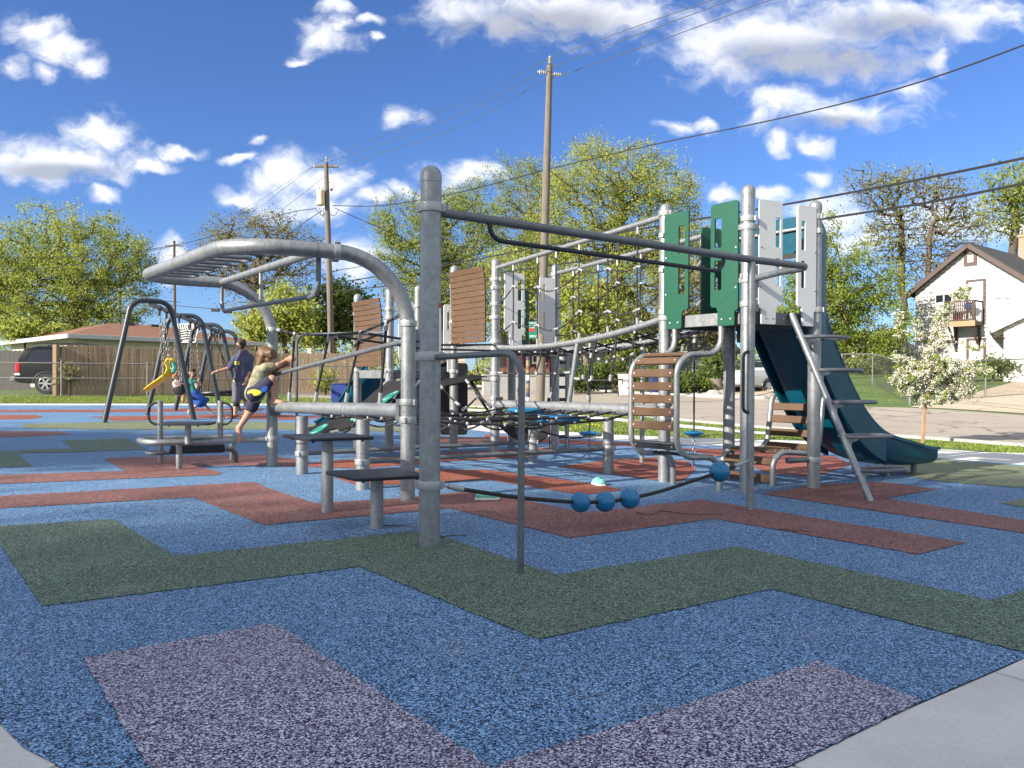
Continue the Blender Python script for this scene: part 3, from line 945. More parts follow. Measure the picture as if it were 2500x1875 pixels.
# ---- climbing tower with green and grey panels
tw = thing('play_tower', (pC + pB) / 2, 'high deck on four capped steel posts with green and pale grey slotted panels', 'play tower', 'towers of the play structure')
DZ = 1.66
for p, px, top in ((pA, 1621, 497), (pC, 1825, 451), (pD, 1990, 489), (pB, 1782, 505)):
    o = post(tw, p, zat(px, top, p.x, p.y))
deck(tw, [pC, pD, pB, pA], DZ)
channel(tw, pC, pA, DZ + 0.03); channel(tw, pC, pD, DZ + 0.03, 'bar'); channel(tw, pD, pB, DZ + 0.03, 'bar'); channel(tw, pA, pB, DZ + 0.03, 'bar')
for p, rows in ((pA, (522, 576, 660, 763, 777)), (pC, (535, 555, 675, 743)), (pD, (531, 566, 757, 1122)), (pB, (560, 760))):
    px = {id(pA): 1621, id(pC): 1825, id(pD): 1988, id(pB): 1782}[id(p)]
    for r_ in rows: clamp(tw, p.x, p.y, zat(px, r_, p.x, p.y))
tubew = 0.30
nA = -U                                                      # panels on the A-C side face the open left side
o1 = v2(pA) - V * 0.36 + nA * 0.055 + UP * (DZ - 0.10)
hdpe(tw, o1, V, UP, 0.31, 1.16, 'green', [SLOT(0.045, 0.74, 0.125, 1.02), SLOT(0.045, 0.34, 0.125, 0.62)])
o2 = v2(pC) + V * 0.05 + nA * 0.055 + UP * (DZ - 0.10)
hdpe(tw, o2 + V * 0.31, -V, UP, 0.31, 1.16, 'green', [SLOT(0.045, 0.74, 0.125, 1.02), SLOT(0.045, 0.34, 0.125, 0.62)])
o3 = v2(pC) + U * 0.07 - V * 0.05 + UP * (DZ - 0.09)
hdpe(tw, o3 + U * 0.29, -U, UP, 0.29, 1.15, 'grey', [SLOT(0.025, 0.72, 0.085, 1.00), SLOT(0.025, 0.36, 0.085, 0.62)])
o4 = v2(pD) - U * 0.30 - V * 0.05 + UP * (DZ - 0.09)
hdpe(tw, o4, U, UP, 0.24, 1.15, 'grey', [SLOT(0.045, 0.72, 0.095, 1.00), SLOT(0.045, 0.36, 0.095, 0.62)])
hdpe(tw, v2(pB) - U * 0.06 + V * 0.05 + UP * (DZ - 0.09), -U, UP, 0.28, 1.10, 'green', [SLOT(0.05, 0.66, 0.11, 0.95), SLOT(0.05, 0.33, 0.11, 0.58)])
hdpe(tw, v2(pB) - V * 0.10 + U * 0.05 + UP * (DZ - 0.09), -V, UP, 0.22, 1.10, 'black', [SLOT(0.05, 0.66, 0.11, 0.95)])

# ---- middle tower
t2 = thing('play_tower', (pE + pJ) / 2, 'middle deck tower with a brown plank wall and two pale grey panels', 'play tower', 'towers of the play structure')
DZ2 = zat(1208, 838, pE.x, pE.y)
for p, px, top in ((pE, 1208, 631), (pG_, 1107, 648), (pK, 1355, 645), (pJ, 1247, 668)):
    post(t2, p, zat(px, top, p.x, p.y), 0.061)
deck(t2, [pE, pK, pJ, pG_], DZ2)
channel(t2, pE, pG_, DZ2 - 0.02); channel(t2, pE, pK, DZ2, 'bar'); channel(t2, pG_, pJ, DZ2, 'bar'); channel(t2, pK, pJ, DZ2, 'bar')
for p, px, rows in ((pE, 1208, (682, 703, 743, 775, 834, 850, 912, 926, 984)), (pG_, 1107, (700, 786, 838, 907)), (pK, 1355, (670, 714, 838)), (pJ, 1247, (838,))):
    for r_ in rows: clamp(t2, p.x, p.y, zat(px, r_, p.x, p.y), 0.061)
def slat_wall(parent, a, b, nrm, z0, z1, n, inset0, inset1):
    """brown planks across two posts; the top leans outward a little"""
    d = v2(b - a); L = d.length; d.normalize()
    ph = (z1 - z0) / n
    for i in range(n):
        f = (i + 0.5) / n
        lean = 0.05 + 0.045 * f ** 6
        tilt = 0.25 * f ** 6
        up = (UP + nrm * tilt).normalized()
        out = d.cross(up).normalized()
        c = v2(a) + d * ((inset0 + L - inset1) / 2) + nrm * lean + UP * (z0 + ph * (i + 0.5))
        mb = MB()
        w = L - inset0 - inset1 + random.uniform(-0.004, 0.004)
        mb.box(c, (w, 0.026, ph - 0.0055), (d, out, up), 0.004)
        mb.mat(1)
        for s in (-0.42, 0.42):
            mb.lathe(c + d * (w * s) + out * (0.013 if out.dot(nrm) > 0 else -0.013), [(0.007, 0), (0.006, 0.003)], 6, nrm, True)
        mb.build('plank', [MAT['brown'], MAT['bright']], parent)
slat_wall(t2, pG_, pE, -U, DZ2 + 0.02, zat(1150, 657, *(lerp(pG_, pE, .5)).xy), 13, 0.02, 0.15)
hdpe(t2, v2(pE) + U * 0.09 - V * 0.055 + UP * (DZ2 - 0.02), U, UP, 0.30, 0.97, 'grey', [SLOT(0.20, 0.60, 0.26, 0.88), SLOT(0.20, 0.22, 0.26, 0.48)])
hdpe(t2, v2(pK) - U * 0.30 - V * 0.055 + UP * (DZ2 - 0.02), U, UP, 0.26, 0.97, 'grey', [SLOT(0.04, 0.62, 0.09, 0.88), SLOT(0.04, 0.22, 0.09, 0.48)])
hdpe(t2, v2(pJ) + U * 0.08 + V * 0.02 + UP * (DZ2 - 0.05), U, UP, 0.22, 0.95, 'green', [SLOT(0.12, 0.52, 0.17, 0.82), SLOT(0.12, 0.18, 0.17, 0.40)], False)

# ---- low tower
t3 = thing('play_tower', (pL + pM) / 2, 'low deck tower with a brown plank wall above the dark belt ramp', 'play tower', 'towers of the play structure')
DZ3 = zat(950, 903, pL.x, pL.y)
for p, px, top in ((pL, 952, 703), (pH, 868, 717), (pM, 1018, 697)):
    post(t3, p, zat(px, top, p.x, p.y), 0.061)
deck(t3, [pL, pL + pK - pE, pM, pH], DZ3)
channel(t3, pL, pH, DZ3); channel(t3, pL, pL + pK - pE, DZ3, 'bar'); channel(t3, pH, pM, DZ3, 'bar')
for p, px, rows in ((pL, 952, (755, 776, 905)), (pH, 868, (757, 767, 905)), (pM, 1018, (748, 905, 1043))):
    for r_ in rows: clamp(t3, p.x, p.y, zat(px, r_, p.x, p.y), 0.061)
slat_wall(t3, pH, pL, -U, DZ3 + 0.05, zat(896, 732, *(lerp(pH, pL, .5)).xy), 13, 0.02, 0.13)
hdpe(t3, v2(pL) + U * 0.10 - V * 0.055 + UP * (DZ3 - 0.02), U, UP, 0.22, 0.98, 'grey', [SLOT(0.13, 0.60, 0.17, 0.88)])
hdpe(t3, v2(pL) + U * 0.78 - V * 0.055 + UP * (DZ3 - 0.02), U, UP, 0.22, 0.98, 'grey', [SLOT(0.05, 0.60, 0.09, 0.88)])

# ---- rope bridge from the middle tower to the high tower
rb = thing('rope_bridge', (pE + pB) / 2, 'rope net bridge between pipe rails running up to the tower with green panels', 'rope bridge')
def rail(parent, pts, r, name='rail', mat='steel', n=12, rad=0.1):
    mb = MB(); mb.tube(fillet(pts, rad) if len(pts) > 2 else pts, r, n)
    return mb.build(name, MAT[mat], parent)
eA_t, eB_t = Vector((*pE.xy, zat(1208, 655, *pE.xy))), Vector((*pA.xy, zat(1618, 527, *pA.xy)))
kA_t, kB_t = Vector((*pK.xy, zat(1355, 668, *pK.xy))), Vector((*pB.xy, zat(1782, 560, *pB.xy)))
eA_b, eB_b = Vector((*pE.xy, zat(1208, 848, *pE.xy))), Vector((*pA.xy, zat(1618, 777, *pA.xy)))
kA_b, kB_b = Vector((*pK.xy, zat(1355, 852, *pK.xy))), Vector((*pB.xy, zat(1782, 785, *pB.xy)))
rail(rb, [eA_t, eB_t], 0.030); rail(rb, [kA_t, kB_t], 0.030)
mid_b = [lerp(eA_b, eB_b, t) - UP * (0.10 * 4 * t * (1 - t)) for t in [i / 12 for i in range(13)]]
mid_k = [lerp(kA_b, kB_b, t) - UP * (0.10 * 4 * t * (1 - t)) for t in [i / 12 for i in range(13)]]
mb = MB(); mb.tube(mid_b, 0.036, 12); mb.build('rail', MAT['steel'], rb)
mb = MB(); mb.tube(mid_k, 0.036, 12); mb.build('rail', MAT['steel'], rb)
def on(poly, t):
    k = t * (len(poly) - 1); i = min(len(poly) - 2, int(k))
    return lerp(poly[i], poly[i + 1], k - i)
def rope(parent, pts, r=0.0095, ends=(True, True), name='rope', nodes=()):
    mb = MB()
    mb.tube(pts, r, 7)
    mb.mat(1)
    if ends[0]: mb.tube([pts[0], lerp(pts[0], pts[1], min(1, 0.10 / max(.01, (pts[1] - pts[0]).length)))], r * 1.55, 7)
    if ends[1]: mb.tube([pts[-1], lerp(pts[-1], pts[-2], min(1, 0.10 / max(.01, (pts[-1] - pts[-2]).length)))], r * 1.55, 7)
    for q in nodes: mb.ball(q, r * 1.75, 8, 6)
    return mb.build(name, [MAT['rope'], MAT['bright']], parent)
TT = [0.13, 0.30, 0.42, 0.56, 0.72, 0.87]
for top, bot, flip in (((eA_t, eB_t), mid_b, 0), ((kA_t, kB_t), mid_k, 1)):
    cols = []
    for i, t in enumerate(TT):
        a, b = lerp(top[0], top[1], t), on(bot, t)
        cols.append((a, b))
        rope(rb, [a, lerp(a, b, .5) + V * random.uniform(-.02, .02), b])
    prev = lambda f: [lerp(top[0], on(bot, 0), f)]
    for fz, off_ in ((0.34, 0.0), (0.68, 0.08)):
        pts = [lerp(top[0], bot[0], fz + 0.12)]
        for i, (a, b) in enumerate(cols): pts.append(lerp(a, b, fz + off_ + 0.07 * ((i + flip) % 3 - 1)))
        pts.append(lerp(top[1], bot[-1], fz))
        for i in range(len(pts) - 1):
            rope(rb, sag(pts[i], pts[i + 1], 0.045, 8), 0.0085, nodes=(pts[i + 1],) if i < len(pts) - 2 else ())
for i in range(9):
    t = 0.06 + 0.11 * i
    a, b = on(mid_b, t), on(mid_k, min(1, t + random.uniform(-.03, .03)))
    c = lerp(a, b, .5) - UP * 0.10
    rope(rb, spline([a, c, b], 5), 0.011, nodes=(lerp(a, c, .55), lerp(b, c, .55)))
for f in (0.22, 0.5, 0.78):
    rope(rb, [lerp(on(mid_b, t), on(mid_k, t), f) - UP * (0.10 * 4 * f * (1 - f)) for t in [i / 10 for i in range(11)]], 0.011)
# struts that carry the bridge
bt = PV(1412, 826, pE, pA); bb = PV(1389, 985, pE, pA)
rail(rb, [bt, bb], 0.030, 'strut')
kx = G(1567, 1131); zz = zat(1567, 832, *kx.xy)
rail(rb, [Vector((kx.x, kx.y, gz(*kx.xy) - .05)), Vector((kx.x, kx.y, zz))], 0.030, 'strut')
kx = G(1383, 1097); rail(rb, [Vector((kx.x, kx.y, gz(*kx.xy) - .05)), Vector((kx.x, kx.y, zat(1383, 860, *kx.xy)))], 0.027, 'strut')

# ---- two big pipe balance beams with legs
def beam(name, a_px, b_px, legs, label, z, rr):
    a, b = v2(a_px), v2(b_px)
    t = thing(name, (a + b) / 2 + UP * gz(*((a + b) / 2).xy), label, 'balance beam', 'pipe balance beams of the play structure')
    d = (b - a).normalized()
    mb = MB()
    a2, b2 = a + d * 0.09 + UP * z[0], b - d * 0.09 + UP * z[1]
    mb.tube([a2, lerp(a2, b2, .25), lerp(a2, b2, .5), lerp(a2, b2, .75), b2], rr, 24)
    mb.build('pipe', MAT['steel'], t)
    for px, py, r_ in legs:
        q = PV(px, py, a, b)
        g = gz(q.x, q.y)
        f = (v2(q) - a).dot(d) / (b - a).length
        zt = z[0] + (z[1] - z[0]) * f
        post(t, Vector((*(a + d * (f * (b - a).length)).xy, 0)), zt - rr * 0.3, r_, False, name='leg')
    for e, sg, zz in ((a, 1, z[0]), (b, -1, z[1])):
        mb = MB(); mb.box(e + d * (sg * 0.075) + UP * zz, (0.05, 0.13, 0.20), (d, d.cross(UP), UP), 0.006)
        mb.build('bracket', MAT['bar'], t)
        clamp(t, e.x, e.y, zz + 0.075, PR * 1.02); clamp(t, e.x, e.y, zz - 0.075, PR * 1.02)
    return t, a2, b2
q664, q995 = G(664, 1140), G(995, 1224)
zl0, zl1 = zat(664, 993, *q664.xy), zat(995, 1003, *q995.xy)
beamL, bl0, bl1 = beam('balance_beam', q664, q995, [(737, 1157, 0.0635), (885, 1197.5, 0.0635)], 'thick pipe balance beam on two legs that the climbing boy steps onto', (zl0, zl1), 0.062)
zr0, zr1 = zat(1210, 987, *pE.xy), zat(1608, 1004, *pA.xy)
beamR, br0, br1 = beam('balance_beam', pE, pA, [(1301, 1134, 0.0605), (1485, 1160.6, 0.0605)], 'thick pipe balance beam under the rope bridge, in front of the street', (zr0, zr1), 0.062)

# low ties between the legs of the two beams
def leg_pt(px, py, a, b, row):
    q = PV(px, py, v2(a), v2(b))
    return Vector((q.x, q.y, zat(px, row, q.x, q.y)))
lr = thing('low_tie_rail', lerp(q664, pE, .5), 'two low grey pipe rails joining the legs of both balance beams near the ground', 'rail')
for (l, ra) in (((737, 1157, 1107), (1301, 1134, 1079)), ((885, 1197.5, 1127), (1485, 1160.6, 1095))):
    a = leg_pt(l[0], l[1], q664, q995, l[2]); b = leg_pt(ra[0], ra[1], pE, pA, ra[2])
    rail(lr, [a, b], 0.026, 'rail', 'bar')
    clamp(lr, a.x, a.y, a.z, 0.064); clamp(lr, b.x, b.y, b.z, 0.062)

# ---- flat rope net between the beams
rn_t = thing('rope_net', lerp(q995, pE, .5) + UP * 0.6, 'low flat black rope net stretched between the two pipe beams', 'rope net')
NU, NV = 7, 8
grid = []
for j in range(NV + 1):
    tj = 0.10 + 0.80 * j / NV
    a, b = lerp(bl0, bl1, tj), lerp(br0, br1, tj)
    row = []
    for i in range(NU + 1):
        f = i / NU
        s = 4 * f * (1 - f)
        row.append(lerp(a, b, f) - UP * (0.06 + s * (0.06 + 0.03 * math.sin(j * 1.7))))
    grid.append(row)
for j, row in enumerate(grid):
    rope(rn_t, [row[0] + UP * .05] + row[1:-1] + [row[-1] + UP * .05], 0.0115, nodes=row[1:-1])
for i in range(1, NU):
    rope(rn_t, spline([grid[j][i] - UP * (0.03 * (j % 2)) for j in range(NV + 1)], 3), 0.0115, ends=(False, False))
for j in range(0, NV, 2):
    for i in (2, 4):
        rope(rn_t, sag(grid[j][i], grid[j + 1][i + 1], 0.11, 8), 0.011)
def pad(c, ang, w=0.20, l=0.24):
    mb = MB()
    secs = []
    for rr, h in ((0.55, -0.042), (0.92, -0.035), (1.0, -0.01), (0.98, 0.015), (0.86, 0.034), (0.62, 0.040), (0.50, 0.034), (0.30, 0.026), (0.05, 0.024)):
        ring = []
        for k in range(28):
            a = 2 * math.pi * k / 28
            e = 2.6
            cx = math.copysign(abs(math.cos(a)) ** (2 / e), math.cos(a)); sy = math.copysign(abs(math.sin(a)) ** (2 / e), math.sin(a))
            p = Vector((cx * l * rr, sy * w * rr * (1 + 0.12 * math.cos(2 * a)), h))
            ring.append(Vector(c) + Quaternion((0, 0, 1), ang) @ p)
        secs.append(ring)
    mb.sweep(secs, True, True)
    return mb.build('foot_pad', MAT['blue'], rn_t)
ang = math.atan2(U.y, U.x)
pad(P(1285, 1003, 9.5), ang); pad(P(1364, 1022, 8.5), ang); pad(P(1088, 1028, 8.6), ang)

# ---- arch pipe with hand loops at the left
ar = thing('overhead_arch', (v2(q664) + v2(q995)) / 2, 'big bent galvanised pipe arch looping overhead with dark hand loops underneath', 'climbing arch')
zH0, zH1 = 2.08, 2.14
LA = 1.42
fa = [Vector((*q995.xy, -0.05)), Vector((*q995.xy, zH0)), v2(q995) - U * LA + UP * zH0, v2(q664) - U * LA + UP * zH1, Vector((*q664.xy, zH1)), Vector((*q664.xy, gz(*q664.xy) - 0.05))]
arch_pts = fillet(fa, [0.62, 0.52, 0.42, 0.62], 12)
mb = MB(); mb.tube(arch_pts, 0.0625, 24); mb.build('pipe', MAT['steel'], ar)
for p, px, rows in ((q995, 995, (790,)), (q664, 667, (805, 925, 1070))):
    for r_ in rows: clamp(ar, p.x, p.y, zat(px, r_, *p.xy), 0.0625)
h0 = v2(q995) - U * 0.62 + UP * zH0; h1 = v2(q664) - U * 0.55 + UP * zH1
clamp(ar, h0.x, h0.y, h0.z, 0.0635, 0.6, 0.055, U)
mb = MB(); mb.lathe(h0 - U * 0.16, [(0.0632, -0.004), (0.0645, 0), (0.0632, 0.004)], 24, U); mb.build('joint_seam', MAT['bar'], ar)
xb0, xb1 = h0 - U * 0.12, h1 - U * 0.02
rail(ar, [xb0, xb1], 0.036, 'cross_bar')
dn = xb1 - xb0
rail(ar, [xb0 + dn * 0.02 - UP * 0.02 , xb0 + dn * 0.02 - UP * 0.36, xb1 - dn * 0.01 - UP * 0.33, xb1 - dn * 0.01], 0.021, 'hang_bar', 'bar', 10, 0.12)
rail(ar, [lerp(xb0, xb1, .52), lerp(xb0, xb1, .52) - UP * 0.35], 0.018, 'hanger')
o0, o1_ = v2(q995) - U * LA + UP * zH0, v2(q664) - U * LA + UP * zH1
for i, t in enumerate((0.12, 0.30, 0.47, 0.64, 0.81)):
    c = lerp(o0, o1_, t)
    w = V * 0.11
    rail(ar, [c - w, c - w + U * 0.44, c + w + U * 0.44, c + w], 0.017, 'hand_loop', 'bar', 10, 0.09)

# ropes of the arch
rp = thing('rope_walk', lerp(q664, q995, .5) + UP * 0.8, 'black hand ropes strung across the arch legs above the thick pipe beam', 'hand ropes')
nodes_px = [(678, 805), (720, 815), (804, 818), (881, 812), (944, 786), (978, 768)]
npts = [PV(a, b, v2(q664), v2(q995)) for a, b in nodes_px]
rope(rp, npts, 0.013, nodes=npts[1:-1])
for (nx_, ny_), (bx, by), f in zip(nodes_px[1:5], ((706, 974), (770, 974), (845, 976), (928, 980)), (0, 1, 2, 3)):
    a = PV(nx_, ny_, v2(q664), v2(q995)); b = PV(bx, by, v2(q664), v2(q995))
    b.z = max(b.z, lerp(bl0, bl1, .5).z + 0.055)
    mb = MB(); mb.tube([a, lerp(a, b, .5), b], 0.0135, 8); mb.mat(1)
    mb.tube([a + UP * .01, lerp(a, b, .11)], [0.021, 0.017], 8); mb.tube([lerp(a, b, .89), b - UP * 0.02], 0.021, 8)
    mb.build('rope', [MAT['rope'], MAT['bright']], rp)
for a, b in ((npts[2], Vector((*pE.xy, DZ2 - .10))), (npts[3], Vector((*pE.xy, DZ2 - .02)))):
    rope(rp, [a, lerp(a, b, .5) - UP * .06, b], 0.013)
br_a = Vector((*q664.xy, zat(682, 916, *q664.xy))); br_b = Vector((*q995.xy, zat(975, 830, *q995.xy)))
rail(rp, [br_a, br_b], 0.024, 'sloping_bar', 'bar')

# far handrail of the low tower
hr = thing('grab_rail', G(724, 1096), 'thin dark grab rail bent over beside the low tower, behind the thick pipe beam', 'grab rail', 'dark bent grab rails')
g0 = G(724, 1090); hx = Vector((*pL.xy, zat(950, 812, *pL.xy)))
rail(hr, [g0 - UP * .05, Vector((*g0.xy, hx.z + 0.02)), hx], 0.022, 'bar', 'bar', 10, 0.16)

# ---- front post and the long double hand bar
pF = G(1048, 1335); pP = G(1831, 1247)
hb = thing('overhead_hand_bar', lerp(pF, pP, .3), 'tall capped steel post in front carrying a long horizontal hand bar to the tower', 'hand bar')
post(hb, pF, zat(1049, 405, *pF.xy), 0.0655)
zt = zat(1075, 516, *pF.xy)
tip = v2(pF) + (v2(pP) - v2(pF)) * 1.26
zt2 = zat(1960, 652, *tip.xy)
zt_p = zat(1836, 634, *pP.xy)
endc = Vector((*pC.xy, zat(1835, 684, *pC.xy)))
path = [v2(pF) + (v2(pP - pF)).normalized() * 0.06 + UP * zt, v2(pP) + UP * zt_p, v2(tip) + UP * zt2, v2(tip) + V * 0.30 + UP * (zt2 - .01), endc]
mb = MB(); mb.tube(fillet(path, [0.0, 0.16, 0.16], 8), 0.0295, 14); mb.build('rail', MAT['bar'], hb)
rail(hb, [pP - UP * .05, v2(pP) + UP * (zt_p - 0.02)], 0.0295, 'leg')
for a, b in ((1191, 1250), ):
    q0 = PV(1195, 541, v2(pF), v2(pP)); q1 = PV(1195, 585, v2(pF), v2(pP)); q2 = PV(1765, 664, v2(pF), v2(pP)); q3 = PV(1767, 628, v2(pF), v2(pP))
    rail(hb, [q0, q1, q2, q3], 0.016, 'handle_bar', 'dark', 10, 0.10)
q4, q5 = PV(1506, 590, v2(pF), v2(pP)), PV(1506, 612, v2(pF), v2(pP)); rail(hb, [q4, q5], 0.014, 'hanger')
dleg = (v2(pF) - v2(pP)).normalized()
hz = [zat(1831, r_, *pP.xy) for r_ in (858, 1008)]
rail(hb, [v2(pP) + UP * hz[0], v2(pP) + dleg * 0.085 + UP * (hz[0] - .01), v2(pP) + dleg * 0.085 + UP * (hz[1] + .01), v2(pP) + UP * hz[1]], 0.013, 'handle', 'dark', 10, 0.05)
for r_ in (508, 870, 1183): clamp(hb, pF.x, pF.y, zat(1050, r_, *pF.xy), 0.0665, -0.5, 0.055)
clamp(hb, pC.x, pC.y, endc.z, PR)
lab = MB(); lab.mat(0)
zc = zat(1075, 800, *pF.xy)
secs = []
for hh in (zc - 0.16, zc + 0.12):
    secs.append([Vector((pF.x + 0.0668 * math.cos(a), pF.y + 0.0668 * math.sin(a), hh)) for a in (-0.55, -0.4, -0.2, 0.0)])
lab.sweep(secs)
lab.build('warning_label', MAT['signwhite'], hb)
secs = [[Vector((pF.x + 0.0672 * math.cos(a), pF.y + 0.0672 * math.sin(a), hh)) for a in (-0.55, -0.4, -0.2, 0.0)] for hh in (zc + 0.121, zc + 0.15)]
lab = MB(); lab.sweep(secs); lab.build('warning_label', MAT['signred'], hb)

# dark bent rail at the front post
gr = thing('grab_rail', G(1271, 1404), 'dark bent grab rail reaching from the tall front post down to the green band', 'grab rail', 'dark bent grab rails')
gF = v2(pF) + UP * zat(1075, 873, *pF.xy); gb = G(1271, 1404)
rail(gr, [gF, Vector((gb.x, gb.y, gF.z + 0.01)), gb - UP * .05], 0.0185, 'bar', 'bar', 14, 0.14)

# ---- balance rope with four balls
bw = thing('balance_rope', lerp(pF, pP, .5), 'black balance rope threaded with four blue balls, low in front of the tower', 'balance rope')
rpx = [(1078, 1184), (1110, 1192), (1270, 1215), (1390, 1225), (1417, 1226), (1477, 1225), (1537, 1217), (1620, 1197), (1757, 1152), (1798, 1136), (1830, 1124)]
rpt = [PV(a, b, v2(pF), v2(pP)) for a, b in rpx]
mb = MB(); mb.tube(spline(rpt[1:-1], 5), 0.0135, 10); mb.build('rope', MAT['rope'], bw)
def fitting(a, b):
    mb = MB(); L = (b - a)
    mb.tube([a, lerp(a, b, .35)], 0.010, 8); mb.tube([lerp(a, b, .3), lerp(a, b, .5)], 0.016, 8); mb.tube([lerp(a, b, .5), b], 0.0185, 10)
    mb.ball(a, 0.018, 8, 6)
    return mb.build('rope_fitting', MAT['bright'], bw)
fitting(rpt[0], lerp(rpt[1], rpt[2], .12)); fitting(rpt[-1], lerp(rpt[-2], rpt[-3], .15))
def rope_ball(c, r, d, yaw):
    mb = MB()
    d = d.normalized()
    prof = [(0.018, -r * 0.99), (r * 0.17, -r * 0.985), (r * 0.20, -r * 0.97)]
    for i in range(1, 22):
        a = -math.pi / 2 + 0.22 + (math.pi - 0.44) * i / 22
        rr = r * math.cos(a)
        k = 1.0
        if i in (11,): k = 0.985
        prof.append((rr * k, r * math.sin(a)))
    prof += [(r * 0.20, r * 0.97), (r * 0.17, r * 0.985), (0.018, r * 0.99)]
    mb.lathe(c, prof, 32, d)
    n = d.cross(UP).normalized(); u2 = n.cross(d)
    mb.mat(1)
    for an in (yaw, yaw + 2.1, yaw + 4.2):
        dirv = (n * math.cos(an) + u2 * math.sin(an) + d * 0.55).normalized()
        mb.lathe(c + dirv * (r * 0.962), [(r * 0.20, 0), (r * 0.17, r * 0.035), (0.001, r * 0.02)], 14, dirv)
    return mb.build('ball', [MAT['blue'], MAT['dark']], bw)
for i, k in enumerate((4, 5, 6, 8)):
    rope_ball(rpt[k], 25.0 / FPX * rpt[k].y, rpt[k + 1] - rpt[k - 1], 0.4 + i * 1.3)

# ---- stepping stools
def stool(px, base, plate_px, plate_py, r_, size, label):
    b = G(px, base)
    z = zat(plate_px, plate_py, b.x, b.y)
    t = thing('stepping_stool', b, label, 'stool', 'stepping stools on single steel columns')
    mb = MB(); mb.lathe((b.x, b.y, 0), [(r_, b.z - .05), (r_, b.z + .1), (r_, z - .1), (r_, z - 0.03)], 20); mb.build('column', MAT['steel'], t)
    mb = MB()
    out = rrect(-size / 2, -size / 2, size / 2, size / 2, 0.045, 5)
    o = Vector((b.x, b.y, 0))
    secs = []
    for sc_, zz in ((0.985, z - 0.024), (1.0, z - 0.018), (1.0, z - 0.004), (0.985, z)):
        secs.append([o + U * (a * sc_) + V * (c * sc_) + UP * zz for a, c in out])
    mb.sweep(secs, True, True)
    mb.mat(1)
    for a in (-1, 1):
        for c in (-1, 1):
            q = o + U * (a * size * 0.36) + V * (c * size * 0.36)
            mb.lathe(q + UP * z, [(0.010, 0), (0.009, 0.002), (0.001, 0.002)], 8)
            mb.lathe(q + UP * (z - 0.024), [(0.011, 0), (0.011, 0.016), (0.001, 0.016)], 8, -UP)
    mb.build('step_plate', [MAT['dark'], MAT['black']], t)
    return t
stool(799, 1253, 799, 1063, 0.0455, 0.52, 'taller of the two dark square stepping stools before the thick pipe beam')
stool(920, 1292, 915, 1154, 0.0445, 0.52, 'shorter dark square stepping stool right beside the tall front post')

# ---- curved slat climber
def slat_climber(name, profile, e0, e1, outdir, slat_list, label, cat, r_tube=0.029, group=None, rad=0.12, dark=(), over=0.0):
    """two bent side tubes following (out, z) profile, planks across them"""
    d = v2(e1 - e0); W = d.length; d.normalize()
    t = thing(name, v2(e0) + UP * gz(*e0.xy), label, cat, group)
    prof3 = fillet([Vector((s, 0, z)) for s, z in profile], rad, 8)
    for e in (e0, e1):
        mb = MB(); mb.tube([v2(e) + outdir * q.x + UP * q.z for q in prof3], r_tube, 14); mb.build('side_tube', MAT['steel'], t)
    L = [0.0]
    for a, b in zip(prof3, prof3[1:]): L.append(L[-1] + (b - a).length)
    for s in slat_list:
        ss = s * L[-1]
        i = max(k for k in range(len(L) - 1) if L[k] <= ss)
        f = (ss - L[i]) / max(1e-6, L[i + 1] - L[i])
        q = prof3[i].lerp(prof3[i + 1], f); tg = (prof3[i + 1] - prof3[i]).normalized()
        tan = (outdir * tg.x + UP * tg.z).normalized()
        nrm = d.cross(tan).normalized()
        side = 1
        c = (v2(e0) + v2(e1)) / 2 + outdir * q.x + UP * q.z
        if nrm.dot(outdir * 0.9 + UP * 0.5) < 0: nrm = -nrm
        c = c + nrm * (0.012 - over)
        mb = MB(); mb.box(c, (W - 0.05, 0.078, 0.030), (d, tan, nrm), 0.006)
        mb.mat(1)
        for k in (-0.40, 0.40):
            mb.lathe(c + d * (W * k) + nrm * 0.014, [(0.011, 0), (0.010, 0.004), (0.003, 0.006)], 8, nrm, True)
        dk = s in dark
        mb.build('slat', [MAT['dark' if dk else 'brown'], MAT['bright']], t)
    return t
nC = -U
e0, e1 = lerp(pC, pA, 0.26), lerp(pC, pA, 0.83)
prof = [(0.035, DZ + 0.0), (0.035, 1.30), (0.56, 1.275), (0.56, 0.33), (0.05, 0.32), (0.05, -0.05)]
sl = [0.205, 0.275, 0.327, 0.377, 0.427, 0.477, 0.527, 0.580, 0.655, 0.78]
slat_climber('slat_climber', prof, e0, e1, nC, sl, 'tall bulging climber of brown slats on bent pipes below the green panels', 'slat climber', group='brown slat climbers', rad=[0.16, 0.20, 0.20, 0.16], dark=(0.655, 0.78))

f0 = G(1886, 1188); f1 = v2(f0) + V * 0.60
prof = [(0.0, -0.05), (0.0, 0.34), (0.62, 0.30), (0.70, 0.93), (1.02, 0.93)]
slat_climber('slat_climber', prof, f0, f1, U, [0.065, 0.165, 0.235, 0.29, 0.345, 0.42, 0.52, 0.60, 0.68, 0.755], 'low reclining seat of brown slats on bent pipes under the tower deck', 'slat climber', group='brown slat climbers', rad=[0.16, 0.16, 0.14], over=0.0)
mb = MB(); lk = thing('link_arm', v2(pD) + UP * 0.28, 'short horizontal steel arm clamped to the tower post under the low slat seat', 'bracket')
zk = zat(1960, 1122, *pD.xy)
mb.tube([v2(pD) + UP * zk, v2(pD) - U * 0.14 + V * 0.02 + UP * zk, v2(pD) - U * 0.30 + V * 0.04 + UP * zk], [0.026, 0.026, 0.03], 12); mb.build('arm', MAT['bar'], lk)

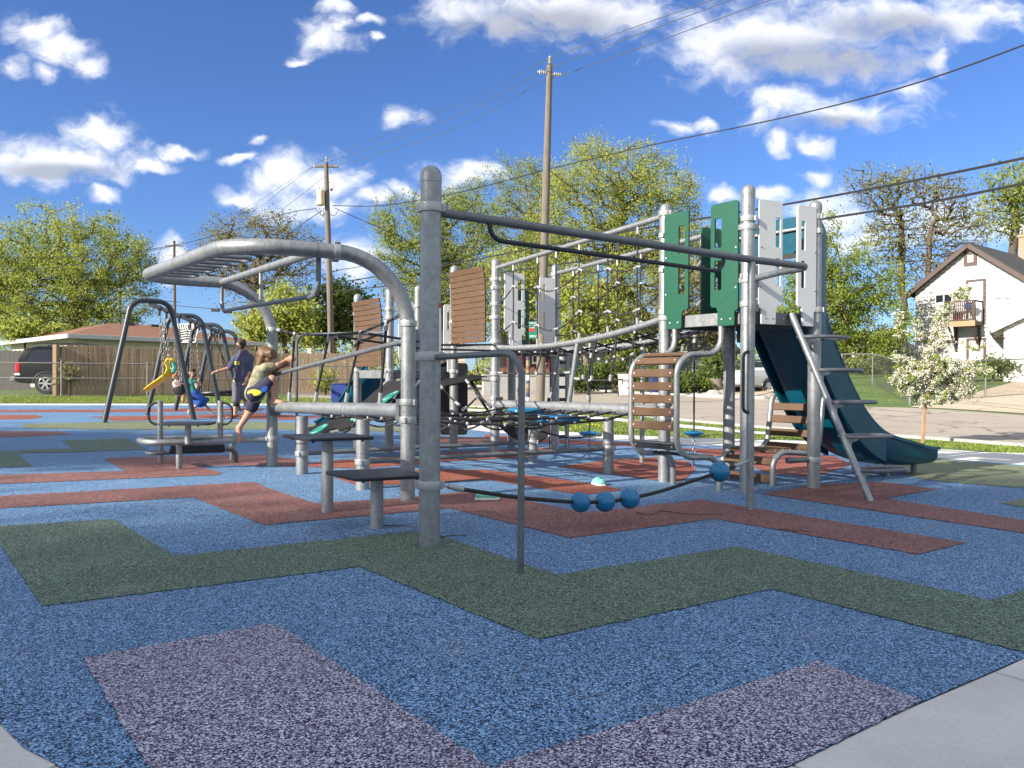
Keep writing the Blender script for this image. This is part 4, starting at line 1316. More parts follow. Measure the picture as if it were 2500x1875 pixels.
# ---- ladder with looped rungs
ls = thing('loop_ladder', G(2125, 1224), 'leaning single-pole ladder with oval loop rungs up to the tower deck', 'ladder')
lb = G(2125, 1225); lt = lerp(pC, pD, 0.60); lt = Vector((lt.x, lt.y, DZ + 0.02)) - V * 0.03
rail(ls, [lb - (lt - lb).normalized() * 0.05, lt], 0.030, 'pole')
for px, py in ((1960, 821), (1990, 902), (2030, 983), (2062, 1065), (2098, 1149)):
    pl = None
    best = 1e9
    for k in range(200):
        q = lerp(lb, lt, k / 199)
        rr = ray(px, py); zz = CAM.z + rr.z * q.y
        if abs(zz - q.z) < best: best, pl = abs(zz - q.z), q
    a = pl + U * 0.02
    ring = []
    for k in range(36):
        an = 2 * math.pi * k / 36
        cx, sy = math.cos(an), math.sin(an)
        ring.append(a + U * (0.24 + 0.245 * math.copysign(abs(cx) ** 0.75, cx)) + V * (0.135 * math.copysign(abs(sy) ** 0.75, sy) - 0.02))
    mb = MB(); mb.tube(ring, 0.0175, 10, closed=True); mb.build('loop_rung', MAT['bar'], ls)
    mb = MB()
    mb.plate(pl - UP * 0.10 + U * 0.02 - V * 0.0, U, UP, [(0.0, 0.0), (0.05, -0.03), (0.085, 0.0), (0.09, 0.045), (0.17, 0.062), (0.17, 0.085), (0.0, 0.085)], [], 0.010)
    mb.build('gusset', MAT['steel'], ls)

# ---- slides
def slide(name, start, dirv, side, prof, w, h, mat, label, thick=0.02, rim=0.03):
    t = thing(name, v2(start), label, 'slide', 'moulded plastic slides')
    pr = spline([Vector((s, 0, z)) for s, z in prof], 8)
    mb = MB(); secs = []
    for i, q in enumerate(pr):
        a = pr[max(0, i - 1)]; b = pr[min(len(pr) - 1, i + 1)]
        tg = (b - a).normalized(); nr = Vector((-tg.z, 0, tg.x))
        if nr.z < 0: nr = -nr
        f = i / (len(pr) - 1)
        hh = h * (1 - 0.35 * _ss(0.75, 1.0, f))
        o = v2(start) + dirv * q.x + UP * q.z
        nv = dirv * nr.x + UP * nr.z
        sec = []
        # inner U then outer U as one ring
        outer, inner = [], []
        for k in range(13):
            an = math.pi + math.pi * k / 12
            cx, sn = math.cos(an), math.sin(an)
            e = 0.55
            x = math.copysign(abs(cx) ** e, cx) * w / 2
            y = hh + math.copysign(abs(sn) ** e, sn) * hh
            outer.append(o + side * x * 1.0 + nv * (y - thick))
            inner.append(o + side * (x * (1 - 2 * thick / w)) + nv * (y if k not in (0, 12) else y))
        rim0 = [o + side * (-w / 2 - rim) + nv * (hh - thick), o + side * (-w / 2 - rim) + nv * (hh + 0.012)]
        rim1 = [o + side * (w / 2 + rim) + nv * (hh + 0.012), o + side * (w / 2 + rim) + nv * (hh - thick)]
        secs.append(rim0[::-1] and (outer + rim1[::-1] + inner[::-1] + rim0[::-1]))
    mb.sweep(secs, True, True)
    mb.build('chute', MAT[mat], t, 40)
    return t, pr
sD = (v2(pD) + v2(pB)) / 2 + U * 0.06
sl1, spr = slide('slide', sD, U, -V, [(0.0, 1.58), (0.10, 1.46), (0.27, 1.17), (0.46, 0.86), (0.72, 0.53), (1.03, 0.29), (1.38, 0.17), (1.78, 0.13), (2.10, 0.135)], 0.62, 0.27, 'teal', 'big teal moulded slide curving down from the high tower to the grass side')
# lip, legs and hood
for s in (1.48, 1.92):
    c = sD + U * s - V * 0.16
    mb = MB(); mb.lathe((c.x, c.y, 0), [(0.032, gz(*c.xy) - .05), (0.032, 0.16)], 12); mb.build('leg', MAT['bar'], sl1)
hd = MB()
secs = []
for q, zz in ((0.0, 0.0), (0.20, 0.0)):
    pass
zt_h = zat(1915, 540, *((v2(pD) + v2(pB)) / 2).xy)
for dx, sc_ in ((-0.06, 1.0), (0.02, 1.03), (0.16, 1.0), (0.24, 0.95)):
    o = sD + U * dx
    sec = []
    for a, z in ((-0.40, 1.45), (-0.40, 1.9), (-0.40, zt_h - 0.14), (-0.36, zt_h - 0.04), (-0.26, zt_h), (0.26, zt_h), (0.36, zt_h - 0.04), (0.40, zt_h - 0.14), (0.40, 1.9), (0.40, 1.45)):
        sec.append(o + V * (a * sc_) + UP * z)
    inn = []
    for a, z in ((0.33, 1.45), (0.33, 1.9), (0.33, zt_h - 0.30), (0.26, zt_h - 0.36), (-0.26, zt_h - 0.36), (-0.33, zt_h - 0.30), (-0.33, 1.9), (-0.33, 1.45)):
        inn.append(o + V * (a * sc_) + UP * z)
    secs.append(sec + inn)
hd.sweep(secs, True, True)
hd.build('hood', MAT['teal'], sl1, 40)
mb = MB(); mb.tube([sD - U * 0.08 + V * 0.44 + UP * (zt_h - 0.13), sD - U * 0.08 - V * 0.44 + UP * (zt_h - 0.13)], 0.016, 10); mb.build('sit_down_bar', MAT['bright'], sl1)
# outer side wall of the slide bed that faces the street
mb = MB(); secs = []
for i, q in enumerate(spr):
    if q.x > 1.2: break
    f = q.x / 1.2
    o = sD + U * q.x
    wv = 0.31
    secs.append([o + V * wv + UP * (q.z - 0.01), o + V * (wv + 0.03) + UP * (q.z - 0.01), o + V * (wv + 0.03) + UP * (q.z + 0.27 + 0.18 * (1 - f) + 0.42 * (1 - f) ** 2), o + V * wv + UP * (q.z + 0.27 + 0.18 * (1 - f) + 0.42 * (1 - f) ** 2)])
mb.sweep(secs, True, True); mb.build('side_wall', MAT['teal'], sl1)
mb = MB(); secs = []
for i, q in enumerate(spr):
    if q.x > 1.2: break
    f = q.x / 1.2
    o = sD + U * q.x
    wv = -0.34
    secs.append([o + V * wv + UP * (q.z - 0.02), o + V * (wv + 0.03) + UP * (q.z - 0.02), o + V * (wv + 0.03) + UP * (q.z + 0.27 + 0.18 * (1 - f) + 0.42 * (1 - f) ** 2), o + V * wv + UP * (q.z + 0.27 + 0.18 * (1 - f) + 0.42 * (1 - f) ** 2)])
mb.sweep(secs, True, True); mb.build('side_wall', MAT['teal'], sl1)

sH = (v2(pH) + v2(pM)) / 2 + V * 0.06
sl2, _ = slide('slide', sH, V, U, [(0.0, DZ3 - 0.05), (0.2, DZ3 - 0.15), (0.6, 0.76), (1.1, 0.42), (1.6, 0.24), (1.95, 0.20)], 0.60, 0.16, 'teal', 'smaller teal slide coming off the low tower beside the blue bin')

# ---- belt ramp with sea-green grips
bp = thing('belt_ramp', P(880, 1000, 10.2), 'dark sagging rubber belt ramp with sea green grips below the low tower', 'climbing ramp')
top_c, bot_c = P(985, 930, 10.5), P(770, 1052, 10.0)
axis = (bot_c - top_c)
sd = (V * 0.9 - U * 0.1).normalized() * 0.36
secs = []
for i in range(15):
    f = i / 14
    c = lerp(top_c, bot_c, f) - UP * (0.10 * 4 * f * (1 - f))
    secs.append([c - sd, c + sd, c + sd - UP * 0.018, c - sd - UP * 0.018])
mb = MB(); mb.sweep(secs, True, True); mb.build('belt', MAT['rubber'], bp)
for px, py, s in ((930, 972, 1), (853, 1014, -1), (760, 1052, 1), (905, 968, 1)):
    f = (px - 985) / (770 - 985)
    c = lerp(top_c, bot_c, f) - UP * (0.10 * 4 * f * (1 - f)) + UP * 0.02 - sd * 0.6
    mb = MB(); ring = [c + axis.normalized() * (0.11 * math.cos(a)) + sd.normalized() * (0.05 * math.sin(a)) + UP * 0.02 for a in [k * 0.5236 for k in range(12)]]
    mb.tube(ring, 0.022, 8, closed=True); mb.build('grip', MAT['tealgreen'], bp)
for s in (-1, 1):
    rope(bp, [lerp(top_c, bot_c, f) + sd * s * 1.05 - UP * (0.13 * 4 * f * (1 - f)) for f in [k / 10 for k in range(11)]], 0.012)
for k in range(4):
    c = lerp(top_c, bot_c, 0.05 + .22 * k) - sd
    rope(bp, sag(c, c + axis.normalized() * 0.22 - UP * 0.08, 0.07, 7), 0.011)

# black activity panel, belt hammocks and black ladder under the middle tower
ap = thing('activity_panel', v2(pG_) + UP * 0.3, 'black moulded wall panel standing under the middle tower deck', 'play panel')
mb = MB(); oo = P(1074, 1062, 11.6); exx = Vector((1, 0.25, 0)).normalized()
mb.plate(oo, exx, UP, rrect(0, 0, 0.42, 1.09, 0.05, 4), [], 0.03); mb.build('panel', MAT['black'], ap)
mb = MB(); mb.box(P(1077, 905, 11.4), (0.30, 0.05, 0.10), (exx, exx.cross(UP), UP), 0.01); mb.build('bracket', MAT['bar'], ap)
bh = thing('belt_hammock', lerp(pE, pJ, .5) + UP * 0.4, 'wide black rubber belts slung under the middle tower deck', 'belt hammock')
def belt(pts, wv, name='belt'):
    q = spline(pts, 6)
    mb = MB(); mb.sweep([[p - wv, p + wv, p + wv - UP * .02, p - wv - UP * .02] for p in q], True, True)
    mb.build(name, MAT['rubber'], bh)
belt([P(1072, 936, 10.6), P(1120, 927, 10.8), P(1165, 920, 11.0), P(1200, 924, 11.2)], V * 0.14 + UP * 0.03)
belt([P(1150, 925, 11.3), P(1180, 985, 11.2), P(1215, 1030, 11.1), P(1262, 1058, 11.2), P(1310, 1055, 11.4), P(1345, 1010, 11.6), P(1352, 985, 11.7)], UP * 0.10 + V * 0.14)
mb = MB(); mb.tube([P(1180, 926, 10.9), P(1205, 926, 10.5)], 0.030, 12); mb.build('end_bar', MAT['steel'], bh)
bl = thing('rung_ladder', G(1372, 1100), 'black rung ladder with hooped rails behind the rope bridge', 'ladder')
la, lb_ = G(1345, 1096), G(1385, 1094)
for q in (la, lb_):
    zz = zat(1385, 856, *q.xy)
    mb = MB(); mb.tube(fillet([q - UP * .05, Vector((q.x, q.y, zz)), Vector((q.x, q.y, zz)) - U * 0.25 - UP * .02], 0.15), 0.026, 10); mb.build('side_rail', MAT['black'], bl)
for k in range(7):
    z = 0.18 + 0.19 * k
    mb = MB(); mb.box((la + lb_) / 2 + UP * z, ((lb_ - la).length, 0.09, 0.05), ((lb_ - la).normalized(), (lb_ - la).normalized().cross(UP), UP), 0.008); mb.build('rung', MAT['black'], bl)

# hanging net below the bridge
hn = thing('hanging_net', lerp(pE, pA, .4) + UP * 1.0, 'loose hanging climbing ropes below the bridge rail, tied to the pipe beam', 'rope net')
drops = [((1274, 842), (1262, 968)), ((1322, 838), (1308, 912)), ((1367, 834), (1344, 970)), ((1418, 828), (1424, 925)), ((1458, 818), (1444, 928)), ((1506, 808), (1490, 926)), ((1552, 796), (1538, 974)), ((1444, 862), (1436, 976))]
for (ax, ay), (bx, by) in drops:
    a, b = PV(ax, ay, pE, pA), PV(bx, by, pE, pA)
    rope(hn, spline([a, lerp(a, b, .5) + (v2(pA - pE)).normalized() * random.uniform(-.04, .05), b], 5), 0.012)
row = [(1218, 910), (1266, 913), (1310, 913), (1356, 912), (1393, 909)]
rpts = [PV(a, b, pE, pA) for a, b in row]
rope(hn, rpts, 0.0105, nodes=rpts[1:-1])
row = [(1403, 924), (1440, 929), (1490, 928), (1540, 926)]; rpts = [PV(a, b, pE, pA) for a, b in row]; rope(hn, rpts, 0.0105, nodes=rpts[1:-1])
row = [(1460, 876), (1482, 884), (1500, 871), (1522, 878), (1548, 862)]; rpts = [PV(a, b, pE, pA) for a, b in row]; rope(hn, spline(rpts, 4), 0.0105, nodes=rpts[1:-1])
# slack ropes from the belt to the net
for a, b in (((1075, 942), (1122, 990)), ((1138, 928), (1200, 995)), ((1166, 968), (1130, 1000))):
    rope(hn, [P(*a, 9.9), P((a[0] + b[0]) / 2, (a[1] + b[1]) / 2 + 3, 9.6), P(*b, 9.4)], 0.012)

# ---- rope-hung discs
def disc(px, py, w_px, y, top_py, gpy, label):
    c = P(px, py, y)
    t = thing('hanging_disc', c, label, 'disc swing', 'blue discs on ropes')
    r_ = w_px / 2 / FPX * y
    mb = MB(); mb.lathe(c, [(0.02, -r_ * 0.36), (r_ * 0.30, -r_ * 0.34), (r_ * 0.62, -r_ * 0.24), (r_ * 0.93, -r_ * 0.04), (r_, 0.004), (r_ * 0.95, r_ * 0.05), (r_ * 0.6, r_ * 0.16), (r_ * 0.25, r_ * 0.22), (0.015, r_ * 0.24)], 32, caps=True)
    mb.build('disc', MAT['blue'], t)
    zt_ = zat(px, top_py, c.x, c.y)
    mb = MB(); mb.tube([c + UP * (r_ * .2), Vector((c.x, c.y, zt_))], 0.011, 8); mb.mat(1); mb.tube([Vector((c.x, c.y, zt_ - .12)), Vector((c.x, c.y, zt_))], 0.019, 8)
    mb.build('rope', [MAT['rope'], MAT['bright']], t)
    mb = MB(); z0 = c.z - r_ * .34; z1 = gz(c.x, c.y)
    k = max(3, int((z0 - z1) / 0.045))
    for i in range(k):
        zc_ = z0 - (z0 - z1) * (i + .5) / k
        ax = Vector((1, 0, 0)) if i % 2 else Vector((0, 1, 0))
        mb.tube([Vector((c.x, c.y, zc_)) + ax * (0.016 * math.cos(a)) + UP * (0.030 * math.sin(a)) for a in [q * 0.7854 for q in range(8)]], 0.005, 5, closed=True)
    mb.build('chain', MAT['chain'], t)
disc(1439, 1058, 54, 10.2, 838, 1117, 'blue disc on a rope hanging just past the pipe beam leg')
disc(1694, 1057, 52, 9.2, 812, 1150, 'blue disc on a rope hanging behind the tall slat climber')
rp2 = thing('slack_rope', P(1370, 1050, 10.2), 'single slack black rope between a beam leg and the blue disc', 'rope')
rope(rp2, spline([P(1310, 1049, 9.6), P(1345, 1060, 9.9), P(1400, 1069, 10.1), P(1466, 1062, 8.9)], 5), 0.012)

# ---- platform with handles at the left
bpz = gz(-3.4, 8.5)
pf = thing('balance_platform', G(450, 1140), 'low looped pipe platform with two D-handles and a small round-cornered table', 'balance platform')
w0 = v2(q664)
LP = 1.32
zf = zat(500, 1077, *(w0 - U * .7).xy)
fl = fillet([w0 + UP * zf, w0 - U * LP + UP * zf, w0 - U * LP + V * 0.62 + UP * zf, w0 - U * 0.25 + V * 0.62 + UP * zf], [0.2, 0.2], 8)
mb = MB(); mb.tube(fl, 0.034, 14); mb.build('frame', MAT['steel'], pf)
for px, py, r_ in ((392, 1131, 0.030), (437, 1147, 0.033), (567, 1125, 0.033)):
    q = G(px, py); mb = MB(); mb.tube([q - UP * .05, Vector((q.x, q.y, zf - .01))], r_, 14); mb.build('leg', MAT['steel'], pf)
for px, top, side in ((391, 978, -1), (538, 978, 1)):
    q = P(px, 1062, 9.0 if px < 450 else 8.9); zt_ = zat(px, top, *q.xy)
    mb = MB(); mb.tube([Vector((q.x, q.y, zf - .02)), Vector((q.x, q.y, zt_))], 0.031, 16); mb.build('upright', MAT['steel'], pf)
    dx = Vector((1, 0.1, 0)) * side
    za, zb = zt_ - 0.03, zat(px, 1036, *q.xy)
    rail(pf, [Vector((q.x, q.y, za)), Vector((q.x, q.y, za)) + dx * 0.135, Vector((q.x, q.y, zb)) + dx * 0.125, Vector((q.x, q.y, zb))], 0.014, 'handle', 'dark', 10, 0.09)
q = P(459, 1072, 8.6); zt_ = zat(459, 1031, *q.xy)
mb = MB(); mb.tube([Vector((q.x, q.y, zf - .02)), Vector((q.x, q.y, zt_ - .02))], 0.033, 14); mb.build('column', MAT['steel'], pf)
out = rrect(-0.265, -0.23, 0.265, 0.23, 0.06, 5)
mb = MB(); mb.sweep([[q.xy.to_3d() + Vector((1, .2, 0)) * a + Vector((-.2, 1, 0)) * b + UP * zz for a, b in out] for zz in (zt_ - 0.024, zt_)], True, True)
mb.mat(0)
for a in (-.16, .16): mb.lathe(q.xy.to_3d() + Vector((a, -.12, zt_ - .024)), [(0.012, 0), (0.012, .018), (.001, .018)], 8, -UP)
mb.build('table_plate', MAT['dark'], pf)
c1, c2 = P(414, 1100, 8.9), P(548, 1096, 9.3)
d12 = (c2 - c1).normalized()
mb = MB(); mb.box((c1 + c2) / 2 + UP * .01, ((c2 - c1).length, 0.03, 0.105), (d12, d12.cross(UP), d12.cross(UP).cross(d12) * -1), 0.012); mb.build('kick_board', MAT['dark'], pf)
rail(pf, [c1 - UP * .03, c1 - d12 * 0.22 - UP * .03, c1 - d12 * 0.22 + V * .2 - UP * .03, c1 + V * .2 - UP * .03], 0.020, 'end_loop', 'bar', 10, .08)
rail(pf, [c2, c2 + d12 * 0.14, Vector((*(c2 + d12 * 0.14).xy, -0.02))], 0.030, 'end_leg', 'bar', 12, .1)
# ---------------------------------------------------------------- trees
def leaf_mat(name, cols, trans=0.55, rough=0.55):
    m, nt, b = new_mat(name)
    g = nt.n('ShaderNodeNewGeometry')
    tc = nt.n('ShaderNodeTexCoord')
    big = nt.noise(tc.outputs['Object'], 0.45, 3)
    f = nt.math('ADD', nt.math('MULTIPLY', g.outputs['Random Per Island'], 0.65), nt.math('MULTIPLY', big, 0.5))
    k = len(cols)
    c = nt.ramp(f, [(0.12 + 0.76 * i / (k - 1), cc) for i, cc in enumerate(cols)])
    nt.l(c, b.inputs['Base Color'])
    nn = nt.vmath('NORMALIZE', nt.vmath('MULTIPLY_ADD', g.outputs['Normal'], (0.62, 0.62, 0.62), (-0.10, -0.12, 0.38)).outputs[0]).outputs[0]
    nt.l(nn, b.inputs['Normal'])
    b.inputs['Roughness'].default_value = rough
    b.inputs['Specular IOR Level'].default_value = 0.3
    tr = nt.n('ShaderNodeBsdfTranslucent')
    nt.l(nt.mix(0.5, c, (0.30, 0.36, 0.04), 'MULTIPLY') if False else c, tr.inputs['Color'])
    mx = nt.n('ShaderNodeMixShader'); mx.inputs[0].default_value = trans
    nt.l(b.outputs[0], mx.inputs[1]); nt.l(tr.outputs[0], mx.inputs[2])
    out = [n for n in nt.nt.nodes if n.type == 'OUTPUT_MATERIAL'][0]
    nt.l(mx.outputs[0], out.inputs['Surface'])
    return m
MAT['lf_yel'] = leaf_mat('young_yellow_green_leaves', [(0.15, 0.185, 0.026), (0.25, 0.295, 0.046), (0.35, 0.395, 0.072), (0.44, 0.47, 0.115)])
MAT['lf_willow'] = leaf_mat('willow_green_leaves', [(0.13, 0.165, 0.032), (0.22, 0.27, 0.052), (0.33, 0.385, 0.085)])
MAT['lf_olive'] = leaf_mat('olive_budding_leaves', [(0.12, 0.115, 0.044), (0.20, 0.19, 0.075), (0.29, 0.275, 0.12)])
MAT['lf_green'] = leaf_mat('fresh_maple_leaves', [(0.10, 0.145, 0.018), (0.18, 0.245, 0.032), (0.28, 0.35, 0.055)])
MAT['lf_dark'] = leaf_mat('deep_green_leaves', [(0.055, 0.085, 0.018), (0.105, 0.15, 0.03), (0.17, 0.22, 0.05)])
MAT['lf_grey'] = leaf_mat('grey_green_buds', [(0.12, 0.115, 0.060), (0.18, 0.175, 0.085), (0.25, 0.24, 0.13)])
MAT['petal'] = leaf_mat('white_blossom_petals', [(0.44, 0.43, 0.32), (0.55, 0.54, 0.45), (0.64, 0.63, 0.57)], 0.25)
MAT['lf_ivy'] = leaf_mat('weedy_green_leaves', [(0.045, 0.075, 0.014), (0.095, 0.145, 0.024), (0.17, 0.22, 0.045)])
MAT['bark'] = simple('brown_bark', (0.082, 0.060, 0.045), 0.9, 0, 0.3, 5, 0.6, 25, stretch=(3, 3, 0.5))
MAT['barkgrey'] = simple('grey_bark', (0.135, 0.115, 0.098), 0.9, 0, 0.25, 5, 0.6, 25, stretch=(3, 3, 0.5))
MAT['barkpale'] = simple('tan_young_bark', (0.30, 0.20, 0.12), 0.85, 0, 0.2, 8, 0.3, 40)

def leaves_obj(name, mat, parent, C, size, rng, droop=0.0, aspect=0.55):
    """one kite-shaped leaf face per point of C (n x 3)"""
    n = len(C)
    a = rng.normal(size=(n, 3)); a[:, 2] -= droop
    a /= np.linalg.norm(a, axis=1, keepdims=True) + 1e-9
    b = rng.normal(size=(n, 3))
    b -= a * (a * b).sum(1, keepdims=True)
    b /= np.linalg.norm(b, axis=1, keepdims=True) + 1e-9
    s = size * rng.uniform(0.6, 1.35, size=(n, 1))
    base = np.array(WLOC[parent.name])
    P0 = C - base
    nn = np.cross(a, b)
    V4 = np.stack([P0 - a * s * 0.5, P0 + b * s * aspect * 0.5 + nn * s * 0.08, P0 + a * s * 0.5, P0 - b * s * aspect * 0.5 + nn * s * 0.08], 1).reshape(-1, 3)
    me = bpy.data.meshes.new(name)
    me.vertices.add(4 * n); me.vertices.foreach_set('co', V4.astype(np.float32).ravel())
    me.loops.add(4 * n); me.loops.foreach_set('vertex_index', np.arange(4 * n, dtype=np.int32))
    me.polygons.add(n); me.polygons.foreach_set('loop_start', np.arange(0, 4 * n, 4, dtype=np.int32))
    me.materials.append(mat)
    me.update(calc_edges=True)
    o = bpy.data.objects.new(name, me); COL.objects.link(o); o.parent = parent
    WLOC[o.name] = WLOC[parent.name]
    return o

def grow(base, blobs, tips, trunk, seed, trunk_r, twig=0.012, jit=0.12, seg=0.9, up=0.25):
    """tips spread through the crown are wired back to the trunk; returns points, parents, radii and tip list"""
    rng = np.random.default_rng(seed)
    w = np.array([b[3] * b[4] * b[5] * (b[6] if len(b) > 6 else 1) for b in blobs]); w = w / w.sum()
    T = []
    for _ in range(tips):
        b = blobs[rng.choice(len(blobs), p=w)]
        d = rng.normal(size=3); d /= np.linalg.norm(d)
        T.append(np.array(b[:3]) + d * np.array(b[3:6]) * rng.uniform(0.15, 1) ** 0.45)
    T = np.array(T)
    pts, par = [np.array(trunk[0])], [-1]
    for q in trunk[1:]:
        a = pts[-1]; q = np.array(q)
        k = max(1, int(np.linalg.norm(q - a) / seg))
        for i in range(k):
            par.append(len(pts) - 1)
            pts.append(a + (q - a) * (i + 1) / k + (rng.normal(size=3) * jit * 0.4 * (0.2 if i == k - 1 else 1)))
    n_tr = len(pts)
    order = np.argsort(np.linalg.norm(T - pts[-1], axis=1))
    tipi = []
    start = max(1, n_tr // 3)
    for ti in order:
        t = T[ti]
        Q = np.array(pts[start:])
        dv = t - Q
        dist = np.linalg.norm(dv, axis=1)
        cost = dist * (1 + 0.9 * (Q[:, 2] > t[2] + 0.1)) + 0.0
        j = int(np.argmin(cost)) + start
        a = pts[j]
        L = np.linalg.norm(t - a)
        k = max(1, int(L / seg))
        prev = j
        for i in range(k):
            f = (i + 1) / k
            p = a + (t - a) * f
            if i < k - 1:
                p = p + rng.normal(size=3) * jit * min(1, L) + np.array([0, 0, up * L * f * (1 - f)])
            pts.append(p); par.append(prev); prev = len(pts) - 1
        tipi.append(prev)
    cnt = np.zeros(len(pts))
    for i in tipi: cnt[i] += 1
    for i in range(len(pts) - 1, 0, -1): cnt[par[i]] += cnt[i]
    cnt = np.maximum(cnt, 1)
    ex = math.log(trunk_r / twig) / math.log(max(2, cnt[0]))
    return np.array(pts), par, twig * cnt ** ex, tipi, n_tr

def wood(parent, pts, par, rad, n_tr, mat, name_tr='trunk'):
    """trunk and limbs as one branching mesh"""
    kids = {}
    for i, p in enumerate(par):
        if p >= 0: kids.setdefault(p, []).append(i)
    mb = MB()
    stack = [(None, 0)]
    while stack:
        st, i = stack.pop()
        line = [i] if st is None else [st, i]
        while True:
            ks = kids.get(line[-1], [])
            if not ks: break
            ks = sorted(ks, key=lambda q: -rad[q])
            for o in ks[1:]: stack.append((line[-1], o))
            line.append(ks[0])
        if len(line) < 2: continue
        rr = [float(rad[q]) for q in line]
        if st is not None: rr[0] = min(rr[0], rr[1] * 1.25)
        n = 9 if rr[0] > 0.12 else 6 if rr[0] > 0.04 else 4
        mb.tube([Vector(pts[q]) for q in line], rr, n)
    return mb.build(name_tr, MAT[mat], parent, 60)

def tree(name, label, y, blobs_px, base_px, tips, leaves, size, lm, seed, trunk_r=0.25, bark='bark', spread=0.45, depth=1.0, group=None, cat='tree', droop=0.0, lean_px=0, twig=0.012, extra=None, base=None, jit=0.14, forkf=0.8, cluster=0):
    """blobs_px: crown lumps as photo column, row, half width, half height at distance y"""
    bl = []
    for b in blobs_px:
        c = P(b[0], b[1], y + (b[4] if len(b) > 4 else 0))
        sx, sz = b[2] / FPX * y, b[3] / FPX * y
        bl.append((c.x, c.y, c.z, sx, (sx + sz) / 2 * depth, sz))
    bx = P(base_px, 930, y)
    root = gp(bx.x, bx.y) if base is None else Vector(base)
    t = thing(name, root, label, cat, group)
    cz = sum(b[2] * b[3] for b in bl) / sum(b[3] for b in bl)
    cx = sum(b[0] * b[3] for b in bl) / sum(b[3] for b in bl)
    cyy = sum(b[1] * b[3] for b in bl) / sum(b[3] for b in bl)
    zlow = min(b[2] - b[5] for b in bl)
    fork = root.z + max(0.4, (zlow - root.z) * forkf) if zlow > root.z else root.z + 0.25
    top = np.array([(cx + root.x) / 2, (cyy + root.y) / 2, max(cz, fork + 0.4)])
    trunk = [(root.x, root.y, root.z - 0.1), (root.x + (cx - root.x) * 0.12, root.y, fork), top]
    pts, par, rad, tipi, n_tr = grow(root, bl, tips, trunk, seed, trunk_r, twig, jit)
    wood(t, pts, par, rad, n_tr, bark)
    rng = np.random.default_rng(seed + 5)
    TI = pts[tipi]; PA = pts[[par[i] for i in tipi]]
    for (mk, nl, sz_, sp_, nm) in ([(lm, leaves, size, spread, 'crown')] + (extra or [])):
        pick = rng.integers(0, len(TI), nl)
        f = rng.uniform(0, 1, (nl, 1)) ** 1.5
        C = TI[pick] * (1 - f) + PA[pick] * f + rng.normal(size=(nl, 3)) * sp_ * np.array([1, 1, 0.8]) * rng.uniform(0.3, 1.1, (nl, 1))
        if cluster:
            C = np.repeat(C[:nl // cluster + 1], cluster, 0)[:nl] + rng.normal(size=(nl, 3)) * 0.022
        if droop: C[:, 2] -= np.abs(rng.normal(size=nl)) * droop
        keep = np.array([C[i, 2] > gz(C[i, 0], C[i, 1]) + 0.05 for i in range(nl)])
        leaves_obj(nm, MAT[mk], t, C[keep], sz_, rng, 0.3 if droop else 0.0)
    return t
TG = 'trees beyond the street and fences'
tree('tree', 'broad bushy yellow-green tree behind the low house with the brown roof', 50, [(120,720,170,110),(40,640,120,110),(230,620,120,110),(300,720,80,100),(-60,700,120,130),(90,550,70,60),(175,545,60,60),(255,570,60,60),(330,640,50,70),(150,790,200,50)], 200, 1300, 70000, 0.125, 'lf_yel', 11, 0.45, 'barkgrey', 0.36, 0.9, TG, twig=0.015, extra=[('lf_green', 16000, 0.16, 0.45, 'crown')])
tree('tree', 'dome-shaped olive tree with open dark limbs behind the arch pipe', 47, [(620,570,150,62),(540,620,90,60),(710,600,90,70),(610,660,140,60),(480,650,50,60),(720,680,70,60),(640,740,110,50)], 625, 640, 14000, 0.13, 'lf_olive', 12, 0.36, 'bark', 0.36, 0.9, TG)
tree('tree', 'dense mid green tree just behind the near pole with the transformer', 52, [(800,760,60,70),(860,770,50,70),(760,800,70,50),(835,710,35,40)], 815, 150, 7000, 0.28, 'lf_dark', 13, 0.2, 'bark', 0.5, 0.9, TG)
tree('tree', 'low lime green tree over the wooden fence behind the climbing boy', 44, [(700,760,75,60),(640,800,70,40),(760,820,40,35)], 700, 130, 6000, 0.24, 'lf_yel', 14, 0.14, 'bark', 0.45, 0.9, TG)
tree('tree', 'tall lacy green tree between the two utility poles', 45, [(985,560,70,95),(1060,510,75,60),(1040,640,95,110),(1130,560,70,110),(960,650,55,90),(1110,690,80,90),(1180,620,60,110),(1010,740,80,60),(930,540,40,70),(1160,490,50,60)], 1085, 900, 42000, 0.115, 'lf_willow', 15, 0.34, 'bark', 0.34, 0.9, TG)
tree('tree', 'pale airy green tree right behind the tall utility pole', 50, [(1290,470,80,90),(1250,430,70,60),(1340,500,70,110),(1240,560,70,90),(1310,640,90,90),(1190,540,50,80)], 1300, 560, 17000, 0.125, 'lf_willow', 16, 0.26, 'barkgrey', 0.36, 0.9, TG)
tree('tree', 'largest yellow-green tree rising behind the rope bridge', 46, [(1470,420,150,95),(1410,520,140,120),(1590,540,140,130),(1630,440,90,80),(1340,600,90,100),(1520,660,200,120),(1680,600,80,130),(1450,358,70,42),(1560,370,70,40),(1300,700,90,80)], 1510, 1500, 90000, 0.115, 'lf_yel', 17, 0.42, 'bark', 0.34, 0.9, TG, droop=0.30, twig=0.013)
tree('tree', 'drooping yellow-green tree in front of the grey-sided house', 41, [(1400,730,70,90),(1470,760,60,70),(1350,700,40,70),(1520,800,50,50)], 1430, 160, 5200, 0.22, 'lf_yel', 18, 0.2, 'barkgrey', 0.5, 0.9, TG, droop=0.4)
tree('tree', 'dark thicket tree behind the green panels and slat climber', 43, [(1640,760,80,90),(1720,720,60,110),(1570,830,60,60),(1760,800,50,80)], 1650, 260, 5200, 0.24, 'lf_olive', 19, 0.2, 'bark', 0.6, 0.9, TG)
